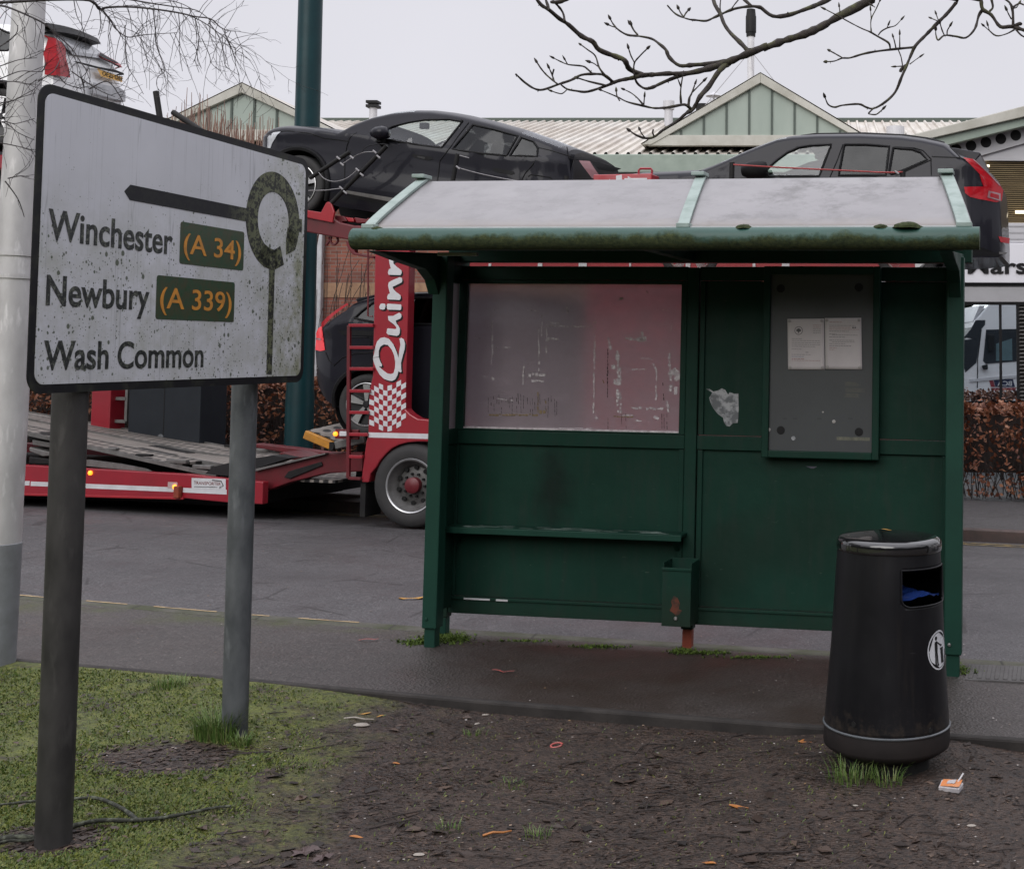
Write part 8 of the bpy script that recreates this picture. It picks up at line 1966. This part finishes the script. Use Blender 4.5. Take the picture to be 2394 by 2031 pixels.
for pts in lowb:
    q = boughb(pts, 2.0, .9, 5.55 if pts[0][0] > 250 else 5.9)
    for i in range(1, len(q) - 1):
        if rb3.random() < .55: twig(q[i], rb3.uniform(-.2, .9), rb3.uniform(-.7, .8), rb3.uniform(.05, .22), .0015, 1)
tw.build('twigs', m['birch'], bi)
lt = MB(); lt.tube(smoothpoly([(0, 0, -.2), (.05, 0, 1), (0, .05, 2.4), (.1, .1, 4.0), (.05, .1, 6.5)], 4), [.16 - .006 * i for i in range(17)], 14)
for q in bo[:2]: e = q[0] - B0; lt.tube(smoothpoly([(.03, .05, 2.2), ((e.x) * .4, e.y * .5, e.z * .85 + .3), (e.x, e.y, e.z)], 5), [.05, .046, .042, .038, .034, .030, .026, .022, .018, .015, .012], 7)
lt.build('trunk', m['bark'], bi, smooth=70)
# ---- the wood behind the photographer: what the paint and the glass mirror
rw = random.Random(77); wd = MB()
def wall_(u, v):
    a = R(172 + 196 * u); r = 21 + 3 * noise.noise(Vector((u * 9, v * 2, 5))); h = 7.4 + 2.4 * noise.noise(Vector((u * 14, 0, 2))) + 1.3 * noise.noise(Vector((u * 45, 0, 4)))
    r += 1.4 * noise.noise(Vector((u * 50, v * 9, 1))); return (r * 1.25 * math.cos(a), 4 + r * math.sin(a), -.6 + h * v)
wd.grid(wall_, 180, 24)
for _ in range(9000):
    u, v = rw.random(), rw.uniform(.1, 1.03); p = Vector(wall_(u, v)) * 1.0; e = Vector((rw.gauss(0, 1), rw.gauss(0, 1), rw.gauss(0, 1))).normalized(); f_ = e.orthogonal().normalized(); s = rw.uniform(.15, .42)
    p = Vector((p.x * .985, (p.y - 4) * .985 + 4, p.z)); wd.add([p - e * s, p + f_ * s * .6, p + e * s, p - f_ * s * .6], [(0, 1, 2, 3)])
wd.build('woodland', leafcol('dark evergreen foliage', [(.012, .018, .010), (.022, .030, .014), (.034, .040, .020), (.018, .018, .012)], .8), kind='stuff')
# ---------------------------------------------------------------- sky, light, view
w = bpy.data.worlds.new('World'); sc.world = w; w.use_nodes = True; nt = w.node_tree
bg = nt.nodes['Background']; sky = nt.nodes.new('ShaderNodeTexSky'); sky.sky_type = 'NISHITA'; sky.sun_disc = False
EL, AZ = 27, 198                                   # sun height, and where it stands (behind the camera, to the left)
sky.sun_elevation = R(EL); sky.sun_rotation = R(AZ); sky.air_density = 1.0; sky.dust_density = 6.0; sky.ozone_density = 1.0
hs = nt.nodes.new('ShaderNodeHueSaturation'); hs.inputs['Saturation'].default_value = .12
mx = nt.nodes.new('ShaderNodeMix'); mx.data_type = 'RGBA'; mx.inputs[0].default_value = .90
# an even cloud sheet, brighter overhead as overcast skies are
tc = nt.nodes.new('ShaderNodeTexCoord'); sx_ = nt.nodes.new('ShaderNodeSeparateXYZ'); nt.links.new(tc.outputs['Generated'], sx_.inputs[0])
cr2 = nt.nodes.new('ShaderNodeMapRange'); cr2.interpolation_type = 'SMOOTHSTEP'; cr2.inputs[1].default_value = .34; cr2.inputs[2].default_value = 1.0; cr2.inputs[3].default_value = 1.0; cr2.inputs[4].default_value = 2.9
nt.links.new(sx_.outputs['Z'], cr2.inputs[0])
vm = nt.nodes.new('ShaderNodeVectorMath'); vm.operation = 'SCALE'; vm.inputs[0].default_value = (7.9, 7.85, 8.5); nt.links.new(cr2.outputs[0], vm.inputs['Scale'])
nz_ = nt.nodes.new('ShaderNodeTexNoise'); nz_.inputs['Scale'].default_value = 2.6; nz_.inputs['Detail'].default_value = 4; nt.links.new(tc.outputs['Generated'], nz_.inputs['Vector'])
mr_ = nt.nodes.new('ShaderNodeMapRange'); mr_.inputs[1].default_value = .3; mr_.inputs[2].default_value = .7; mr_.inputs[3].default_value = .96; mr_.inputs[4].default_value = 1.04; nt.links.new(nz_.outputs['Fac'], mr_.inputs[0])
vm2 = nt.nodes.new('ShaderNodeVectorMath'); vm2.operation = 'SCALE'; nt.links.new(vm.outputs[0], vm2.inputs[0]); nt.links.new(mr_.outputs[0], vm2.inputs['Scale'])
nt.links.new(vm2.outputs[0], mx.inputs[7])
nt.links.new(sky.outputs[0], hs.inputs['Color']); nt.links.new(hs.outputs[0], mx.inputs[6]); nt.links.new(mx.outputs[2], bg.inputs['Color'])
bg.inputs['Strength'].default_value = .10
sl_ = bpy.data.lights.new('sun', 'SUN'); sl_.energy = 1.5; sl_.angle = R(50); sl_.color = (1, .97, .93)
so_ = bpy.data.objects.new('sun', sl_); COL.objects.link(so_)
d_ = Vector((math.sin(R(AZ)) * math.cos(R(EL)), math.cos(R(AZ)) * math.cos(R(EL)), math.sin(R(EL))))
so_.rotation_euler = d_.to_track_quat('Z', 'Y').to_euler(); so_.location = d_ * 60
vs_ = sc.view_settings; vs_.view_transform = 'Standard'; vs_.look = 'None'; vs_.exposure = 0; vs_.gamma = 1; vs_.use_curve_mapping = False
cy = sc.cycles
sc.render.engine = 'CYCLES'
cy.use_denoising = True
try: cy.denoiser = 'OPENIMAGEDENOISE'
except Exception: pass
cy.max_bounces = 8; cy.diffuse_bounces = 3; cy.glossy_bounces = 4; cy.transmission_bounces = 6; cy.transparent_max_bounces = 14
cy.caustics_reflective = False; cy.caustics_refractive = False; cy.sample_clamp_indirect = 6
